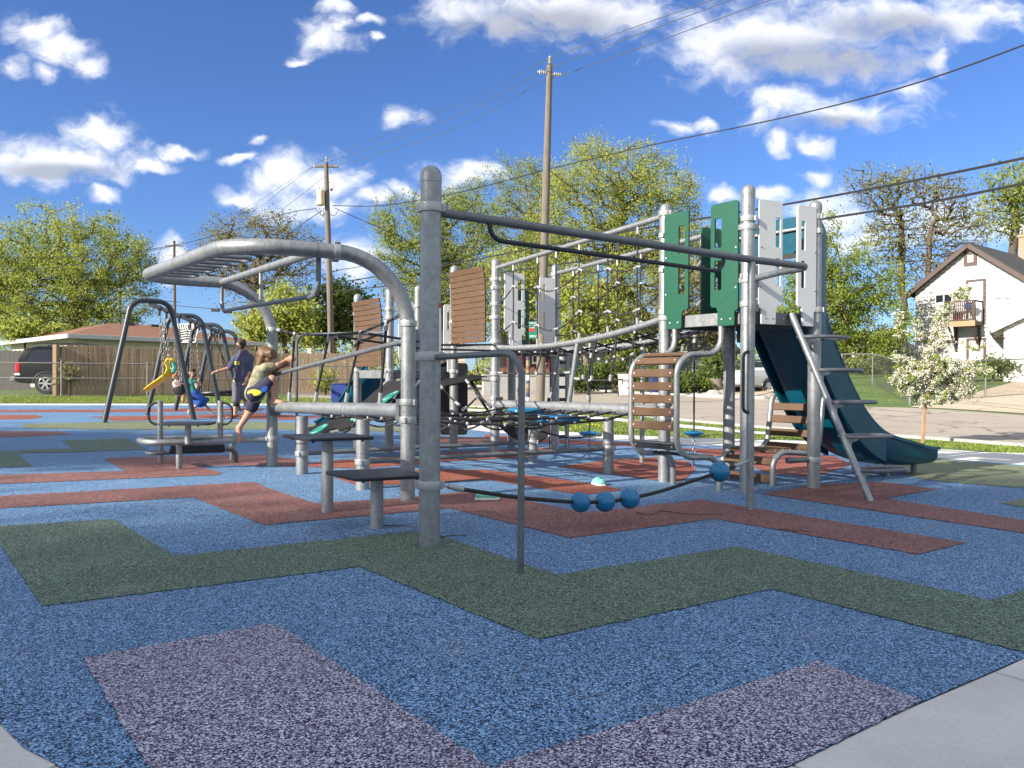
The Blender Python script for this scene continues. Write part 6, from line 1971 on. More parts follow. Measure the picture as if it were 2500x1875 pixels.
# ---------------------------------------------------------------- fences and walls
fa0, fa1, fa2 = P(150, 967, 28.6), P(700, 970, 33.0), P(905, 972, 34.3)
wf = thing('wooden_fence', gp(fa0.x, fa0.y), 'long weathered brown board fence at the back of the lawn', 'fence')
line = [v2(fa0), v2(fa1), v2(fa2)]
board_meshes = []
for k in range(6):
    rr = random.Random(k); w, hgt = 0.135 + rr.uniform(-.006, .006), 1.0
    mb = MB(); mb.box((0, 0, .5), (w, 0.02, 1.0), None, 0.004); board_meshes.append(mb.mesh('board', MAT['fencewood']))
tot = (line[1] - line[0]).length + (line[2] - line[1]).length
nb = int(tot / 0.147)
for i in range(nb):
    s = (i + .5) * tot / nb
    L1 = (line[1] - line[0]).length
    if s < L1: q, d = lerp(line[0], line[1], s / L1), (line[1] - line[0]).normalized()
    else: q, d = lerp(line[1], line[2], (s - L1) / (tot - L1)), (line[2] - line[1]).normalized()
    n = Vector((d.y, -d.x, 0))
    z = gz(q.x, q.y)
    hh = 1.84 + 0.015 * math.sin(s * 2.1) + random.uniform(-.02, .02) - 0.10 * (s > 4.1)
    put(board_meshes[i % 6], 'board', wf, q + n * random.uniform(0, .012) + UP * (z + .03), Matrix((d, -n, UP)).transposed() @ Matrix.Rotation(random.uniform(-.008, .008), 3, 'Y'), (1, 1, hh))
for h_ in (.4, 1.6):
    mb = MB(); mb.tube([q - Vector((-.02, .05, 0)) * -1 + Vector((.03, .06, 0)) + UP * (gz(q.x, q.y) + h_) for q in line], .04, 4); mb.build('rail', MAT['fencewood'], wf)
mb = MB(); q = line[0] - Vector((.14, .1, 0)); mb.box(q + UP * (gz(*q.xy) + .95), (.15, .22, 1.9), None, .01); mb.build('end_post', MAT['rawwood'], wf)
gf = thing('grey_fence', gp(-26, 36), 'dark grey weathered board fence left of the black car', 'fence')
for i in range(40):
    q = P(-60 + i * 3.4, 930, 35.0 - i * .02); z = gz(q.x, q.y)
    mb = MB() if i == 0 else mb
    if i == 0:
        mb.box((0, 0, .5), (.055, .02, 1.0)); gme = mb.mesh('board', MAT['greywood'])
    put(gme, 'board', gf, (q.x, q.y, z), None, (1, 1, 1.75 + .02 * (i % 3)))
mb = MB(); a, b = P(-60, 930, 34.96), P(80, 930, 34.3); mb.box((a + b) / 2 * Vector((1, 1, 0)).length / Vector((1, 1, 0)).length if False else Vector(((a.x + b.x) / 2, (a.y + b.y) / 2, gz(a.x, a.y) + 1.45)), (abs(b.x - a.x), .05, .08)); mb.build('rail', MAT['greywood'], gf)

def chainlink(name, pts, h, label, posts, rails=(1.0,), step=0.08, wr_=0.0017):
    """pts: plan points; wires are woven diagonals"""
    t = thing(name, gp(*pts[0]), label, 'chain-link fence', 'chain-link fences')
    L = [0.0]
    for a, b in zip(pts, pts[1:]): L.append(L[-1] + math.dist(a, b))
    def at(s):
        s = max(0, min(L[-1], s))
        for i in range(len(L) - 1):
            if s <= L[i + 1] or i == len(L) - 2:
                f = (s - L[i]) / (L[i + 1] - L[i]); x = pts[i][0] + (pts[i + 1][0] - pts[i][0]) * f; y = pts[i][1] + (pts[i + 1][1] - pts[i][1]) * f
                return Vector((x, y, gz(x, y)))
    for f in rails:
        mb = MB(); k = max(2, int(L[-1] / 1.2)); mb.tube([at(L[-1] * i / k) + UP * (h * f) for i in range(k + 1)], 0.021, 8); mb.build('rail', MAT['fencepipe'], t)
    for s in posts:
        q = at(s); mb = MB(); mb.tube([q - UP * .05, q + UP * (h + .04)], .030, 8); mb.ball(q + UP * (h + .05), .034, 8, 5); mb.build('post', MAT['fencepipe'], t)
    mb = MB()
    n = int((L[-1] + h) / step)
    for i in range(n):
        for sg in (1, -1):
            s0 = i * step - (h if sg == 1 else 0); s1 = s0 + h
            za, zb = (0.03, h - .01) if sg == 1 else (h - .01, 0.03)
            # clip to the run
            t0, t1 = max(0, -s0 / h), min(1, (L[-1] - s0) / h)
            if t1 <= t0: continue
            p0, p1 = at(s0 + h * t0) + UP * (za + (zb - za) * t0), at(s0 + h * t1) + UP * (za + (zb - za) * t1)
            mb.tube([p0, p1], wr_, 3, False)
    o = mb.build('wire_mesh', MAT['meshwire'], t, 0); o['kind'] = 'stuff'
    return t
cl = [P(-120, 930, 27.2), P(150, 930, 27.8), P(360, 930, 29.0), P(880, 930, 32.6)]
cl = [(q.x, q.y) for q in cl]
d1 = math.dist(cl[0], cl[1]); d2 = math.dist(cl[1], cl[2])
chainlink('chainlink_fence', cl, 1.22, 'chain-link fence in front of the wooden fence and the black car', [0.2, d1, d1 + d2, d1 + d2 + 3.2, d1 + d2 + 6.4, d1 + d2 + 9.0], (1.0, 0.55))
rp_ = [P(1895, 945, 31), P(2130, 955, 30.5), P(2221, 1000, 23.5), P(2406, 945, 25.5), P(2560, 925, 27.5)]
rp_ = [(q.x, q.y) for q in rp_]
e1 = math.dist(rp_[0], rp_[1]); e2 = math.dist(rp_[1], rp_[2]); e3 = math.dist(rp_[2], rp_[3])
chainlink('chainlink_fence', rp_, 1.25, 'chain-link fence along the drive of the white house', [0.1, e1 * .5, e1, e1 + e2, e1 + e2 + e3, e1 + e2 + e3 + 2.6], (1.0,))
rw = thing('retaining_wall', gp(-1, 35), 'low grey concrete retaining wall behind the tall utility pole', 'wall')
a, b = P(1178, 930, 34.5), P(1400, 930, 35.5)
mb = MB(); d = v2(b - a).normalized(); mb.box(v2((a + b) / 2) + UP * (gz(a.x, 35) + .38), ((b - a).length, .25, .95), (d, Vector((-d.y, d.x, 0)), UP), .02); mb.build('wall_body', MAT['concrete'], rw)
mb = MB(); mb.box(v2((a + b) / 2) + UP * (gz(a.x, 35) + .88), ((b - a).length + .04, .31, .07), (d, Vector((-d.y, d.x, 0)), UP), .01); mb.build('coping', MAT['concrete'], rw)
rfence = thing('red_fence', gp(2, 37), 'faded red picket fence above the grey retaining wall', 'fence')
for i in range(34):
    q = P(1196 + i * 4.6, 930, 37.5); z = gz(q.x, q.y)
    mb = MB(); mb.box(Vector((q.x, q.y, z + .75)), (.075, .02, .9 + .06 * (i % 3))); mb.build('picket', MAT['mutedorange' if i % 4 else 'redsiding'], rfence)
mb = MB(); a, b = P(1194, 930, 37.53), P(1352, 930, 37.53); mb.box(Vector(((a.x + b.x) / 2, a.y, gz(a.x, a.y) + .85)), (b.x - a.x, .03, .07)); mb.build('rail', MAT['redsiding'], rfence)

# ---------------------------------------------------------------- utility poles and wires
PG = 'wooden utility poles'
def upole(px_t, py_t, px_b, y, r0, r1, label):
    t_ = P(px_t, py_t, y); b = P(px_b, 930, y)
    t = thing('utility_pole', gp(b.x, b.y), label, 'utility pole', PG)
    mb = MB(); mb.tube([Vector((b.x, b.y, gz(b.x, b.y) - .3)), lerp(Vector((b.x, b.y, gz(b.x, b.y))), t_, .33), lerp(Vector((b.x, b.y, gz(b.x, b.y))), t_, .66), t_], [r0, r0 * .92, (r0 + r1) / 2, r1], 14); mb.build('pole', MAT['pole'], t)
    return t, t_
def insulator(parent, c, ax, s=1.0):
    mb = MB(); prof = [(.02, 0)]
    for k in range(4): prof += [(.035 * s, .03 + k * .06), (.085 * s, .045 + k * .06), (.04 * s, .065 + k * .06)]
    prof += [(.02, .30)]
    mb.lathe(c, prof, 10, ax); return mb.build('insulator', MAT['porcelain'], parent)
p2, p2t = upole(1342, 160, 1318, 24.5, .150, .092, 'tall near utility pole rising above the rope bridge')
y2 = 24.5
insulator(p2, p2t, UP)
wire_d = None
armp = P(1343, 179, y2)
for sx in (-1, 1):
    q = armp + Vector((sx * .10, 0, -.02 * sx)); insulator(p2, q, Vector((sx, 0, .1 if sx < 0 else -.12)).normalized(), .9)
mb = MB(); mb.tube([armp + Vector((-.14, -.02, 0)), armp + Vector((.14, -.02, -.1))], .05, 8); mb.build('bracket', MAT['chain'], p2)
p1, p1t = upole(796, 398, 812, 37.0, .16, .105, 'leaner utility pole with a rusty transformer behind the thick pipe beam')
y1 = 37.0
insulator(p1, p1t, UP, .9)
xa = P(796, 406, y1)
mb = MB(); mb.box(xa, (1.15, .10, .11), None, .01)
for sx in (-1, 1): mb.mat(1); mb.lathe(xa + Vector((sx * .5, 0, 0)), [(.03, -.1), (.07, -.06), (.035, 0), (.07, .04), (.03, .1)], 8, Vector((1, 0, 0)), True)
mb.build('crossarm', [MAT['pole'], MAT['porcelain']], p1)
tc_ = P(783, 483, y1 - .25)
mb = MB(); mb.lathe(tc_, [(.16, -.36), (.185, -.34), (.185, .28), (.19, .30), (.19, .34), (.15, .37), (.01, .38)], 18, caps=True); mb.mat(1)
for k in range(2): mb.lathe(tc_ + Vector((-.08 + .16 * k, 0, .36)), [(.03, 0), (.05, .04), (.03, .08), (.05, .12), (.02, .17)], 8)
mb.build('transformer', [MAT['rusty'], MAT['porcelain']], p1)
mb = MB(); mb.tube([P(800, 420, y1), P(797, 450, y1)], .05, 6); mb.tube(spline([P(803, 445, y1), P(813, 449, y1), P(816, 458, y1), P(808, 463, y1)], 5), .012, 5); mb.ball(P(809, 463, y1), .07, 8, 6); mb.build('cutout_fuse', MAT['redsiding'], p1)
for k in range(4):
    s = random.Random(k)
    mb = MB(); mb.tube(spline([P(770 + 10 * k, 508, y1), P(778 + 6 * k, 520 + 4 * k, y1), P(790, 526, y1), P(800, 510, y1)], 5), .013, 5); mb.build('service_loop', MAT['wire'], p1)
mb = MB(); mb.tube(spline([P(804, 522, y1), P(815, 527, y1), P(822, 520, y1), P(826, 512, y1)], 5), .013, 5); mb.build('service_loop', MAT['wire'], p1)
mb = MB(); mb.tube([P(806, 700, y1 - .16), P(807, 860, y1 - .16)], .035, 6); mb.build('conduit', MAT['trim'], p1)
lm_ = thing('street_lamp', P(872, 612, y1 - .3), 'small street lamp on a thin curved arm from the transformer pole', 'street lamp')
mb = MB(); mb.tube(spline([P(815, 622, y1 - .15), P(830, 609, y1 - .2), P(850, 605, y1 - .3), P(872, 607, y1 - .3)], 5), .028, 8); mb.build('arm', MAT['bar'], lm_)
mb = MB(); mb.lathe(P(876, 619, y1 - .3), [(.10, -.10), (.13, .0), (.12, .10), (.06, .15), (.01, .16)], 12, caps=True); mb.build('lamp_head', MAT['porcelain'], lm_)
p3, p3t = upole(425, 588, 427, 72, .17, .12, 'distant utility pole seen left of the swing set top')
mb = MB(); mb.box(P(425, 600, 72), (1.7, .12, .12)); mb.build('crossarm', MAT['pole'], p3)
upole(292, 640, 292, 62, .14, .11, 'distant pole in front of the broad bushy tree')
upole(634, 745, 634, 46, .12, .09, 'short slim wooden pole over the fence right of the swing set')

def wires(name, label, runs, mat='wire', group='overhead wires', cat='wire'):
    for i, (pts, r) in enumerate(runs):
        mb = MB(); mb.tube(pts, r, 5, False)
        o = mb.build(name, MAT[mat]); tagp(o, label[i] if isinstance(label, list) else label, cat, group)
def pxline(pp, n=5): return spline([P(*q) for q in pp], n)
wires('overhead_wire', ['topmost of the three thin wires running from the near pole up out of the picture', 'second of the three thin wires running from the near pole up out of the picture', 'lowest of the three thin wires running from the near pole up out of the picture',
  'topmost wire sagging between the two utility poles', 'second wire sagging between the two utility poles', 'lowest thin wire sagging between the two utility poles'],
 [([P(1342, 142, y2), P(1560, 62, y2 - 3.5), P(1745, -2, y2 - 6), P(2150, -140, y2 - 10)], .011), ([P(1325, 172, y2), P(1560, 83, y2 - 3.5), P(1790, -2, y2 - 6.5), P(2200, -150, y2 - 11)], .011), ([P(1366, 186, y2), P(1620, 96, y2 - 4), P(1885, -2, y2 - 8), P(2300, -155, y2 - 12)], .011),
  (pxline([(796, 386, y1), (950, 325, 34.5), (1150, 240, 30.5), (1342, 142, y2)]), .011), (pxline([(806, 393, y1), (950, 347, 34.5), (1150, 268, 30.5), (1322, 176, y2)]), .011), (pxline([(822, 405, y1), (970, 362, 34), (1150, 296, 30.5), (1320, 200, 25.5), (1362, 182, y2)]), .011)], 'alwire')
wires('overhead_wire', ['left upper thin wire from the transformer pole down over the olive tree', 'left middle thin wire from the transformer pole down over the olive tree', 'left lower thin wire from the transformer pole down over the olive tree'],
 [(pxline([(796, 386, y1), (700, 445, 46), (600, 508, 60), (430, 590, 72)]), .012), (pxline([(770, 404, y1), (690, 462, 47), (600, 525, 60), (420, 600, 72)]), .012), (pxline([(800, 425, y1), (700, 503, 46), (620, 560, 56), (440, 604, 72)]), .012)], 'alwire')
wires('overhead_cable', ['thick cable climbing from the near pole to the top right of the picture', 'cable slung between the transformer pole and the near pole'],
 [(pxline([(1330, 415, y2), (1600, 352, 21.5), (1900, 290, 18.5), (2200, 214, 15.5), (2500, 110, 13), (2700, 25, 11.5)]), .016), (pxline([(812, 502, y1), (930, 502, 34), (1080, 478, 30.5), (1200, 450, 27.5), (1330, 415, y2)]), .020)])
wires('overhead_cable', ['upper of the two heavy twisted cables passing behind the tower to the right edge', 'lower of the two heavy twisted cables passing behind the tower to the right edge'],
 [(pxline([(812, 692, y1), (1076, 650, 32), (1300, 606, 27.5), (1560, 560, 23), (1900, 502, 18.5), (2200, 447, 15.5), (2500, 386, 13), (2700, 340, 12)]), .026), (pxline([(812, 712, y1), (1076, 684, 32), (1500, 626, 24), (1760, 574, 20.5), (2000, 536, 17.5), (2250, 497, 15), (2500, 448, 13), (2700, 410, 12)]), .026)])
wires('service_wire', ['drop wire from the transformer pole slanting into the lacy green tree', 'drop wire slanting from the near pole behind the rope bridge', 'black drop cable from the transformer pole to the lower left', 'black cable over the olive tree towards the broad bushy tree', 'low cable with dark splice boxes above the swing set', 'cable crossing the broad bushy tree', 'lower cable crossing the broad bushy tree', 'wire in front of the white house wall'],
 [(pxline([(818, 508, y1), (880, 536, 39), (950, 566, 42), (1010, 590, 45)]), .016), (pxline([(1345, 420, y2), (1400, 460, 30), (1460, 500, 36), (1520, 545, 42)]), .014), (pxline([(786, 514, y1), (740, 545, 40), (700, 575, 44), (640, 620, 50)]), .018), (pxline([(770, 509, y1), (700, 521, 38), (560, 565, 40), (380, 610, 43), (150, 650, 46), (-60, 668, 48)]), .018),
  (pxline([(960, 640, 40), (806, 665, y1), (700, 715, 37.5), (600, 753, 38), (440, 747, 39), (300, 727, 42)]), .018), (pxline([(440, 596, 46), (280, 622, 45), (120, 628, 45), (-60, 632, 45)]), .016), (pxline([(440, 738, 46), (280, 727, 45), (120, 735, 45), (-60, 742, 45)]), .016), (pxline([(2240, 708, 37), (2330, 722, 36), (2500, 732, 33)]), .012)])
sp_ = thing('splice_boxes', P(540, 752, 38), 'pair of dark splice boxes hanging on the low cable above the swing set', 'splice box')
for px, py in ((526, 757), (556, 761), (684, 737)):
    mb = MB(); mb.box(P(px, py, 38), (.42, .15, .15), None, .03); mb.build('splice_case', MAT['wire'], sp_)

# ---------------------------------------------------------------- signs, bins, stump
def text(body, parent, loc, ax, size, mat, name='lettering', ext=0.002):
    cu = bpy.data.curves.new(name, 'FONT'); cu.body = body; cu.size = size; cu.align_x = 'CENTER'; cu.align_y = 'CENTER'; cu.extrude = ext
    cu.materials.append(MAT[mat])
    tmp = bpy.data.objects.new('tmp', cu); COL.objects.link(tmp)
    me = bpy.data.meshes.new_from_object(tmp.evaluated_get(bpy.context.evaluated_depsgraph_get()))
    bpy.data.objects.remove(tmp)
    me.name = name; o = bpy.data.objects.new(name, me); COL.objects.link(o); o.parent = parent
    m = Matrix((ax[0], ax[1], ax[2])).transposed().to_4x4(); m.translation = Vector(loc) - WLOC[parent.name]
    o.matrix_local = m
    return o
FR = (Vector((1, 0, 0)), UP, Vector((0, -1, 0)))
ys = 23.0
sg_ = thing('street_sign', gp(P(1289, 930, ys).x, ys), 'green street sign on a pole painted in coloured bands beside the grey panel', 'street sign')
ppos = gp(P(1289, 930, ys).x, ys)
ztop = zat(1289, 780, ppos.x, ppos.y)
bands = [('whitebin', .42), ('darkblue', .13), ('mutedorange', .14), ('mutedyellow', .13), ('mutedpurple', .10), ('whitebin', .16), ('mutedyellow', .16), ('mutedorange', .10), ('mutedyellow', .18), ('mutedpurple', .12), ('mutedyellow', .14), ('mutedpurple', .16)]
z = ppos.z - .05
for mname, h_ in bands:
    mb = MB(); mb.lathe((ppos.x, ppos.y, 0), [(.062, z), (.062, min(z + h_ - .004, ztop))], 12, caps=True); mb.build('painted_band', MAT[mname], sg_); z += h_
mb = MB(); mb.lathe((ppos.x, ppos.y, 0), [(.05, z - .1), (.05, ztop)], 12, caps=True); mb.build('sign_post', MAT['bar'], sg_)
c = P(1301, 806, ys); sw, sh = .30, .52
mb = MB(); mb.plate(c + Vector((-sw / 2 + .0, -.08, -sh / 2)), Vector((1, 0, 0)), UP, rrect(0, 0, sw, sh, .03), [], .008); sb = mb.build('sign_board', MAT['signgreen'], sg_); WLOC[sb.name] = WLOC[sg_.name]
text('MARTIN', sb, c + Vector((0, -.086, .20)), FR, .072, 'signwhite')
text('DRIVE', sb, c + Vector((.02, -.086, -.19)), FR, .090, 'signwhite')
mb = MB(); mb.box(c + Vector((-.04, -.086, .0)), (.16, .006, .09)); mb.mat(1)
for k in range(4): mb.box(c + Vector((-.095 + .037 * k, -.087, .09)), (.016, .006, .075))
mb.build('sign_emblem', [MAT['signred'], MAT['signwhite']], sb)
ns = thing('notice_sign', gp(P(755, 930, 40).x, 40), 'small white no-parking sign over the wooden fence', 'sign')
c = P(755, 858, 40)
mb = MB(); mb.box(c, (.22, .02, .30), None, .008); n0 = mb.build('sign_board', MAT['signwhite'], ns); WLOC[n0.name] = WLOC[ns.name]
mb = MB(); mb.tube([c + Vector((.085 * math.cos(a), -.014, .04 + .085 * math.sin(a))) for a in [k * .393 for k in range(16)]], .013, 6, closed=True); mb.box(c + Vector((0, -.014, .04)), (.16, .006, .022), (Vector((.7, 0, -.7)).normalized(), Vector((0, 1, 0)), Vector((.7, 0, .7)).normalized())); mb.build('no_parking_ring', MAT['signred'], n0)
mb = MB(); mb.tube([Vector((c.x, c.y + .03, gz(c.x, c.y))), c + Vector((0, .03, .1))], .025, 6); mb.build('sign_post', MAT['chain'], ns)
def wheelie_bin(px, py, y, w, h, d, body, lid, label, txt=None):
    q = P(px, py, y); g = gp(q.x, q.y)
    t = thing('wheelie_bin', g, label, 'bin', 'rubbish bins')
    mb = MB(); secs = []
    for f, z in ((.82, .04), (.97, h * .88), (1.06, h * .885), (1.06, h * .93)):
        secs.append([g + Vector((a * w * f / 2, b * d * f / 2, z)) for a, b in rrect(-1, -1, 1, 1, .18, 3)])
    mb.sweep(secs, True, True); mb.build('bin_body', MAT[body], t)
    mb = MB(); secs = []
    for f, z in ((1.08, h * .93), (1.08, h * .96), (.9, h), (.3, h * 1.01)): secs.append([g + Vector((a * w * f / 2, b * d * f / 2, z)) for a, b in rrect(-1, -1, 1, 1, .18, 3)])
    mb.sweep(secs, True, True); mb.build('bin_lid', MAT[lid], t)
    for s in (-1, 1): mb = MB(); mb.lathe(g + Vector((s * w * .42, d * .45, .11)), [(.11, -.025), (.11, .025)], 12, Vector((1, 0, 0)), True); mb.build('wheel', MAT['tyre'], t)
    mb = MB(); mb.tube([g + Vector((-w * .3, d * .5, h * .9)), g + Vector((-w * .3, d * .62, h * .92)), g + Vector((w * .3, d * .62, h * .92)), g + Vector((w * .3, d * .5, h * .9))], .018, 6); mb.build('handle', MAT[body], t)
    if txt:
        for s, dx, dz, sz in txt: text(s, t, g + Vector((dx, -d * .475, dz)), FR, sz, 'deckwood')
    return t
wheelie_bin(1527, 945, 34.0, .62, 1.05, .62, 'whitebin', 'deckwood', 'dirty white wheeled bin with grey lettering at the far kerb', [('F', -.14, .62, .34), ('37', .10, .66, .20), ('C', .08, .36, .18)])
wheelie_bin(1598, 945, 36.5, .55, .95, .6, 'darkblue', 'darkblue', 'dark blue wheeled bin behind the tower post, past the white bin')
bb_ = G(831, 998)
wb_ = thing('litter_bin', bb_, 'speckled royal blue square litter bin on the lawn by the small slide', 'bin', 'rubbish bins')
mb = MB(); wpx = 38 / FPX * bb_.y; hz_ = zat(831, 938, *bb_.xy) - bb_.z
mb.box(bb_ + UP * hz_ / 2, (wpx, wpx, hz_), None, .02); mb.build('bin_body', MAT['bluebin'], wb_)
mb = MB(); secs = [[bb_ + Vector((a * wpx / 2 * f, b * wpx / 2 * f, hz_ + dz)) for a, b in rrect(-1, -1, 1, 1, .2, 3)] for f, dz in ((1.03, .0), (1.03, .03), (.8, .035), (.8, -.05))]; mb.sweep(secs, True, True); mb.build('bin_rim', MAT['darkblue'], wb_)
st = thing('tree_stump', gp(P(1748, 930, 36).x, 36), 'cut tree stump at the top of the gravel bank', 'stump')
g = gp(P(1748, 930, 36).x, 36); mb = MB(); mb.lathe(g, [(.42, -.1), (.33, .15), (.30, .5), (.29, .56), (.01, .57)], 14); mb.build('stump_body', MAT['barkgrey'], st)
mb = MB(); mb.lathe(g, [(.27, .571), (.01, .575)], 14); mb.build('cut_face', MAT['rawwood'], st)
for i, (px, py, s_) in enumerate(((1698, 962, .20), (1722, 958, .14), (1741, 962, .26))):
    q = P(px, py, 33.5); g = gp(q.x, q.y)
    mb = MB(); mb.ball(g + UP * s_ * .3, s_, 9, 6, (1.3, .9, .6)); mb.v = [(a + random.uniform(-.03, .03), b + random.uniform(-.03, .03), c_ + random.uniform(-.02, .02)) for a, b, c_ in mb.v]
    tagp(mb.build('rock', MAT['concrete']), ['pale rock furthest from the car on the gravel bank', 'smallest pale rock in the middle of the three on the gravel bank', 'largest grey rock nearest the stump on the gravel bank'][i], 'rock', 'rocks on the gravel bank')

# ---------------------------------------------------------------- cars
def car(name, label, loc, yaw, L, Wd, stations, paint, wheels, wr_, glass_from, group='parked cars', suv=False, scale_z=1.0):
    """stations: (x, z_bottom, z_belt, z_roof or None, half width, roof half width); x from rear to front"""
    t = thing(name, loc, label, 'car', group)
    q = Quaternion((0, 0, 1), yaw)
    T = lambda x, y, z: Vector(loc) + q @ Vector((x, y, z))
    mb = MB(); secs = []
    for x, zb, zs, zr_, hw, rw in stations:
        zm = zb + (zs - zb) * .55
        half = [(hw * .86, zb), (hw * .985, zb + .07), (hw, zm), (hw * .975, zs - .05), (hw * .94, zs)]
        secs.append([T(x, -a, z) for a, z in half] + [T(x, a, z) for a, z in reversed(half)])
    mb.sweep(secs, True, True); body = mb.build('body', MAT[paint], t, 40)
    # greenhouse
    gs = [s for s in stations if s[3] is not None]
    mb = MB(); secs = []
    for x, zb, zs, zr_, hw, rw in gs:
        half = [(hw * .93, zs - .01), (rw * 1.04, zs + (zr_ - zs) * .75), (rw, zr_ - .04), (rw * .8, zr_)]
        secs.append([T(x, -a, z) for a, z in half] + [T(x, a, z) for a, z in reversed(half)])
    mb.sweep(secs, True, True); mb.build('cabin', MAT[paint], t, 40)
    for wx in wheels:
        for s in (-1, 1):
            c = T(wx, s * (Wd / 2 - .09), wr_)
            ax = q @ Vector((0, s, 0))
            w = MB(); w.lathe(c, [(wr_ * .62, -.10), (wr_ * .95, -.10), (wr_, -.06), (wr_, .06), (wr_ * .95, .10), (wr_ * .66, .10), (wr_ * .64, .07)], 28, ax)
            wo = w.build('wheel', MAT['tyre'], t); WLOC[wo.name] = WLOC[t.name]
            w = MB(); w.lathe(c, [(wr_ * .66, .085), (wr_ * .60, .095), (wr_ * .57, .06)], 28, ax)
            w.lathe(c, [(.001, .085), (wr_ * .16, .085), (wr_ * .18, .05)], 12, ax)
            e1 = ax.orthogonal().normalized(); e2 = ax.cross(e1)
            for k in range(6):
                a = k * math.pi / 3 + .2
                d = e1 * math.cos(a) + e2 * math.sin(a); n2 = ax.cross(d)
                w.box(c + d * (wr_ * .37) + ax * .072, (wr_ * .46, wr_ * .17, .03), (d, n2, ax), .008)
            w.build('rim', MAT['rim'], wo)
            w = MB(); w.lathe(c, [(.001, .03), (wr_ * .63, .03)], 20, ax); w.build('brake_disc', MAT['black'], wo)
            w = MB(); w.tube([T(wx + (wr_ + .045) * math.cos(a), s * (Wd / 2 - .012), wr_ + (wr_ + .045) * math.sin(a)) for a in [math.pi * k / 14 for k in range(15)]], .028, 6); w.build('wheel_arch', MAT['black'], t)
    return t, T
def quad_part(parent, T, pts, mat, name, th=.012, side=1):
    mb = MB(); q = [T(*p) for p in pts]
    n = (q[1] - q[0]).cross(q[2] - q[0]).normalized()
    mb.add([p + n * th for p in q] + [p - n * th for p in q], [tuple(range(len(q))), tuple(range(2 * len(q) - 1, len(q) - 1, -1))] + [(i, (i + 1) % len(q), len(q) + (i + 1) % len(q), len(q) + i) for i in range(len(q))])
    return mb.build(name, MAT[mat], parent, 0)
sg = P(18, 950, 30.6); sloc = gp(sg.x + .72, sg.y)
S = 1.015
suv_st = [(0.0, .55, .98, None, .86, 0), (0.03, .45, 1.10, None, .93, 0), (.10, .42, 1.16, 1.40, .95, .80), (.32, .40, 1.17, 1.76, .96, .72), (.70, .38, 1.17, 1.84, .965, .70), (2.4, .36, 1.13, 1.85, .97, .70), (3.0, .36, 1.10, 1.74, .97, .70), (3.65, .38, 1.08, 1.14, .96, .82), (4.6, .42, .98, None, .93, 0), (4.82, .50, .86, None, .82, 0)]
suv_st = [(a * S, b * S, c * S, None if d is None else d * S, e, f) for a, b, c, d, e, f in suv_st]
suv, TS = car('parked_car', 'black estate car with roof rails and a red tail lamp behind the chain-link fence', sloc, 0.16, 4.9 * S, 1.95, suv_st, 'carblack', (1.12, 3.95), .40, 0)
for s in (-1, 1):
    yb = .93
    quad_part(suv, TS, [(.38 * S, s * .895, 1.22 * S), (1.50 * S, s * .905, 1.20 * S), (1.46 * S, s * .745, 1.70 * S), (.62 * S, s * .735, 1.70 * S)], 'glass', 'window')
    quad_part(suv, TS, [(1.60 * S, s * .905, 1.20 * S), (2.55 * S, s * .905, 1.17 * S), (2.50 * S, s * .745, 1.70 * S), (1.57 * S, s * .745, 1.71 * S)], 'glass', 'window')
    mb = MB(); mb.tube([TS(.55, s * .66, 1.90 * S), TS(.70, s * .66, 1.95 * S), TS(2.4, s * .66, 1.96 * S), TS(2.6, s * .66, 1.90 * S)], .025, 6); mb.build('roof_rail', MAT['black'], suv)
    mb = MB(); mb.box(TS(.13, s * .90, .98 * S), (.20, .16, .40), (Quaternion((0, 0, 1), .16) @ Vector((1, 0, 0)), Quaternion((0, 0, 1), .16) @ Vector((0, 1, 0)), UP), .05); mb.mat(1); mb.box(TS(.12, s * .905, .74 * S), (.21, .165, .09), (Quaternion((0, 0, 1), .16) @ Vector((1, 0, 0)), Quaternion((0, 0, 1), .16) @ Vector((0, 1, 0)), UP), .02); mb.build('tail_light', [MAT['redlens'], MAT['signwhite']], suv)
    mb = MB(); mb.box(TS(1.85, s * .985, .95 * S), (.16, .03, .035), (Quaternion((0, 0, 1), .16) @ Vector((1, 0, 0)), Quaternion((0, 0, 1), .16) @ Vector((0, 1, 0)), UP), .008); mb.build('door_handle', MAT['chrome'], suv)
mb = MB(); mb.box(TS(-.06, 0, .56 * S), (.22, 1.9, .20), (Quaternion((0, 0, 1), .16) @ Vector((1, 0, 0)), Quaternion((0, 0, 1), .16) @ Vector((0, 1, 0)), UP), .05); mb.build('rear_bumper', MAT['chrome'], suv)
quad_part(suv, TS, [(.10, -.74, 1.24 * S), (.10, .74, 1.24 * S), (.30, .66, 1.70 * S), (.30, -.66, 1.70 * S)], 'glass', 'rear_window')

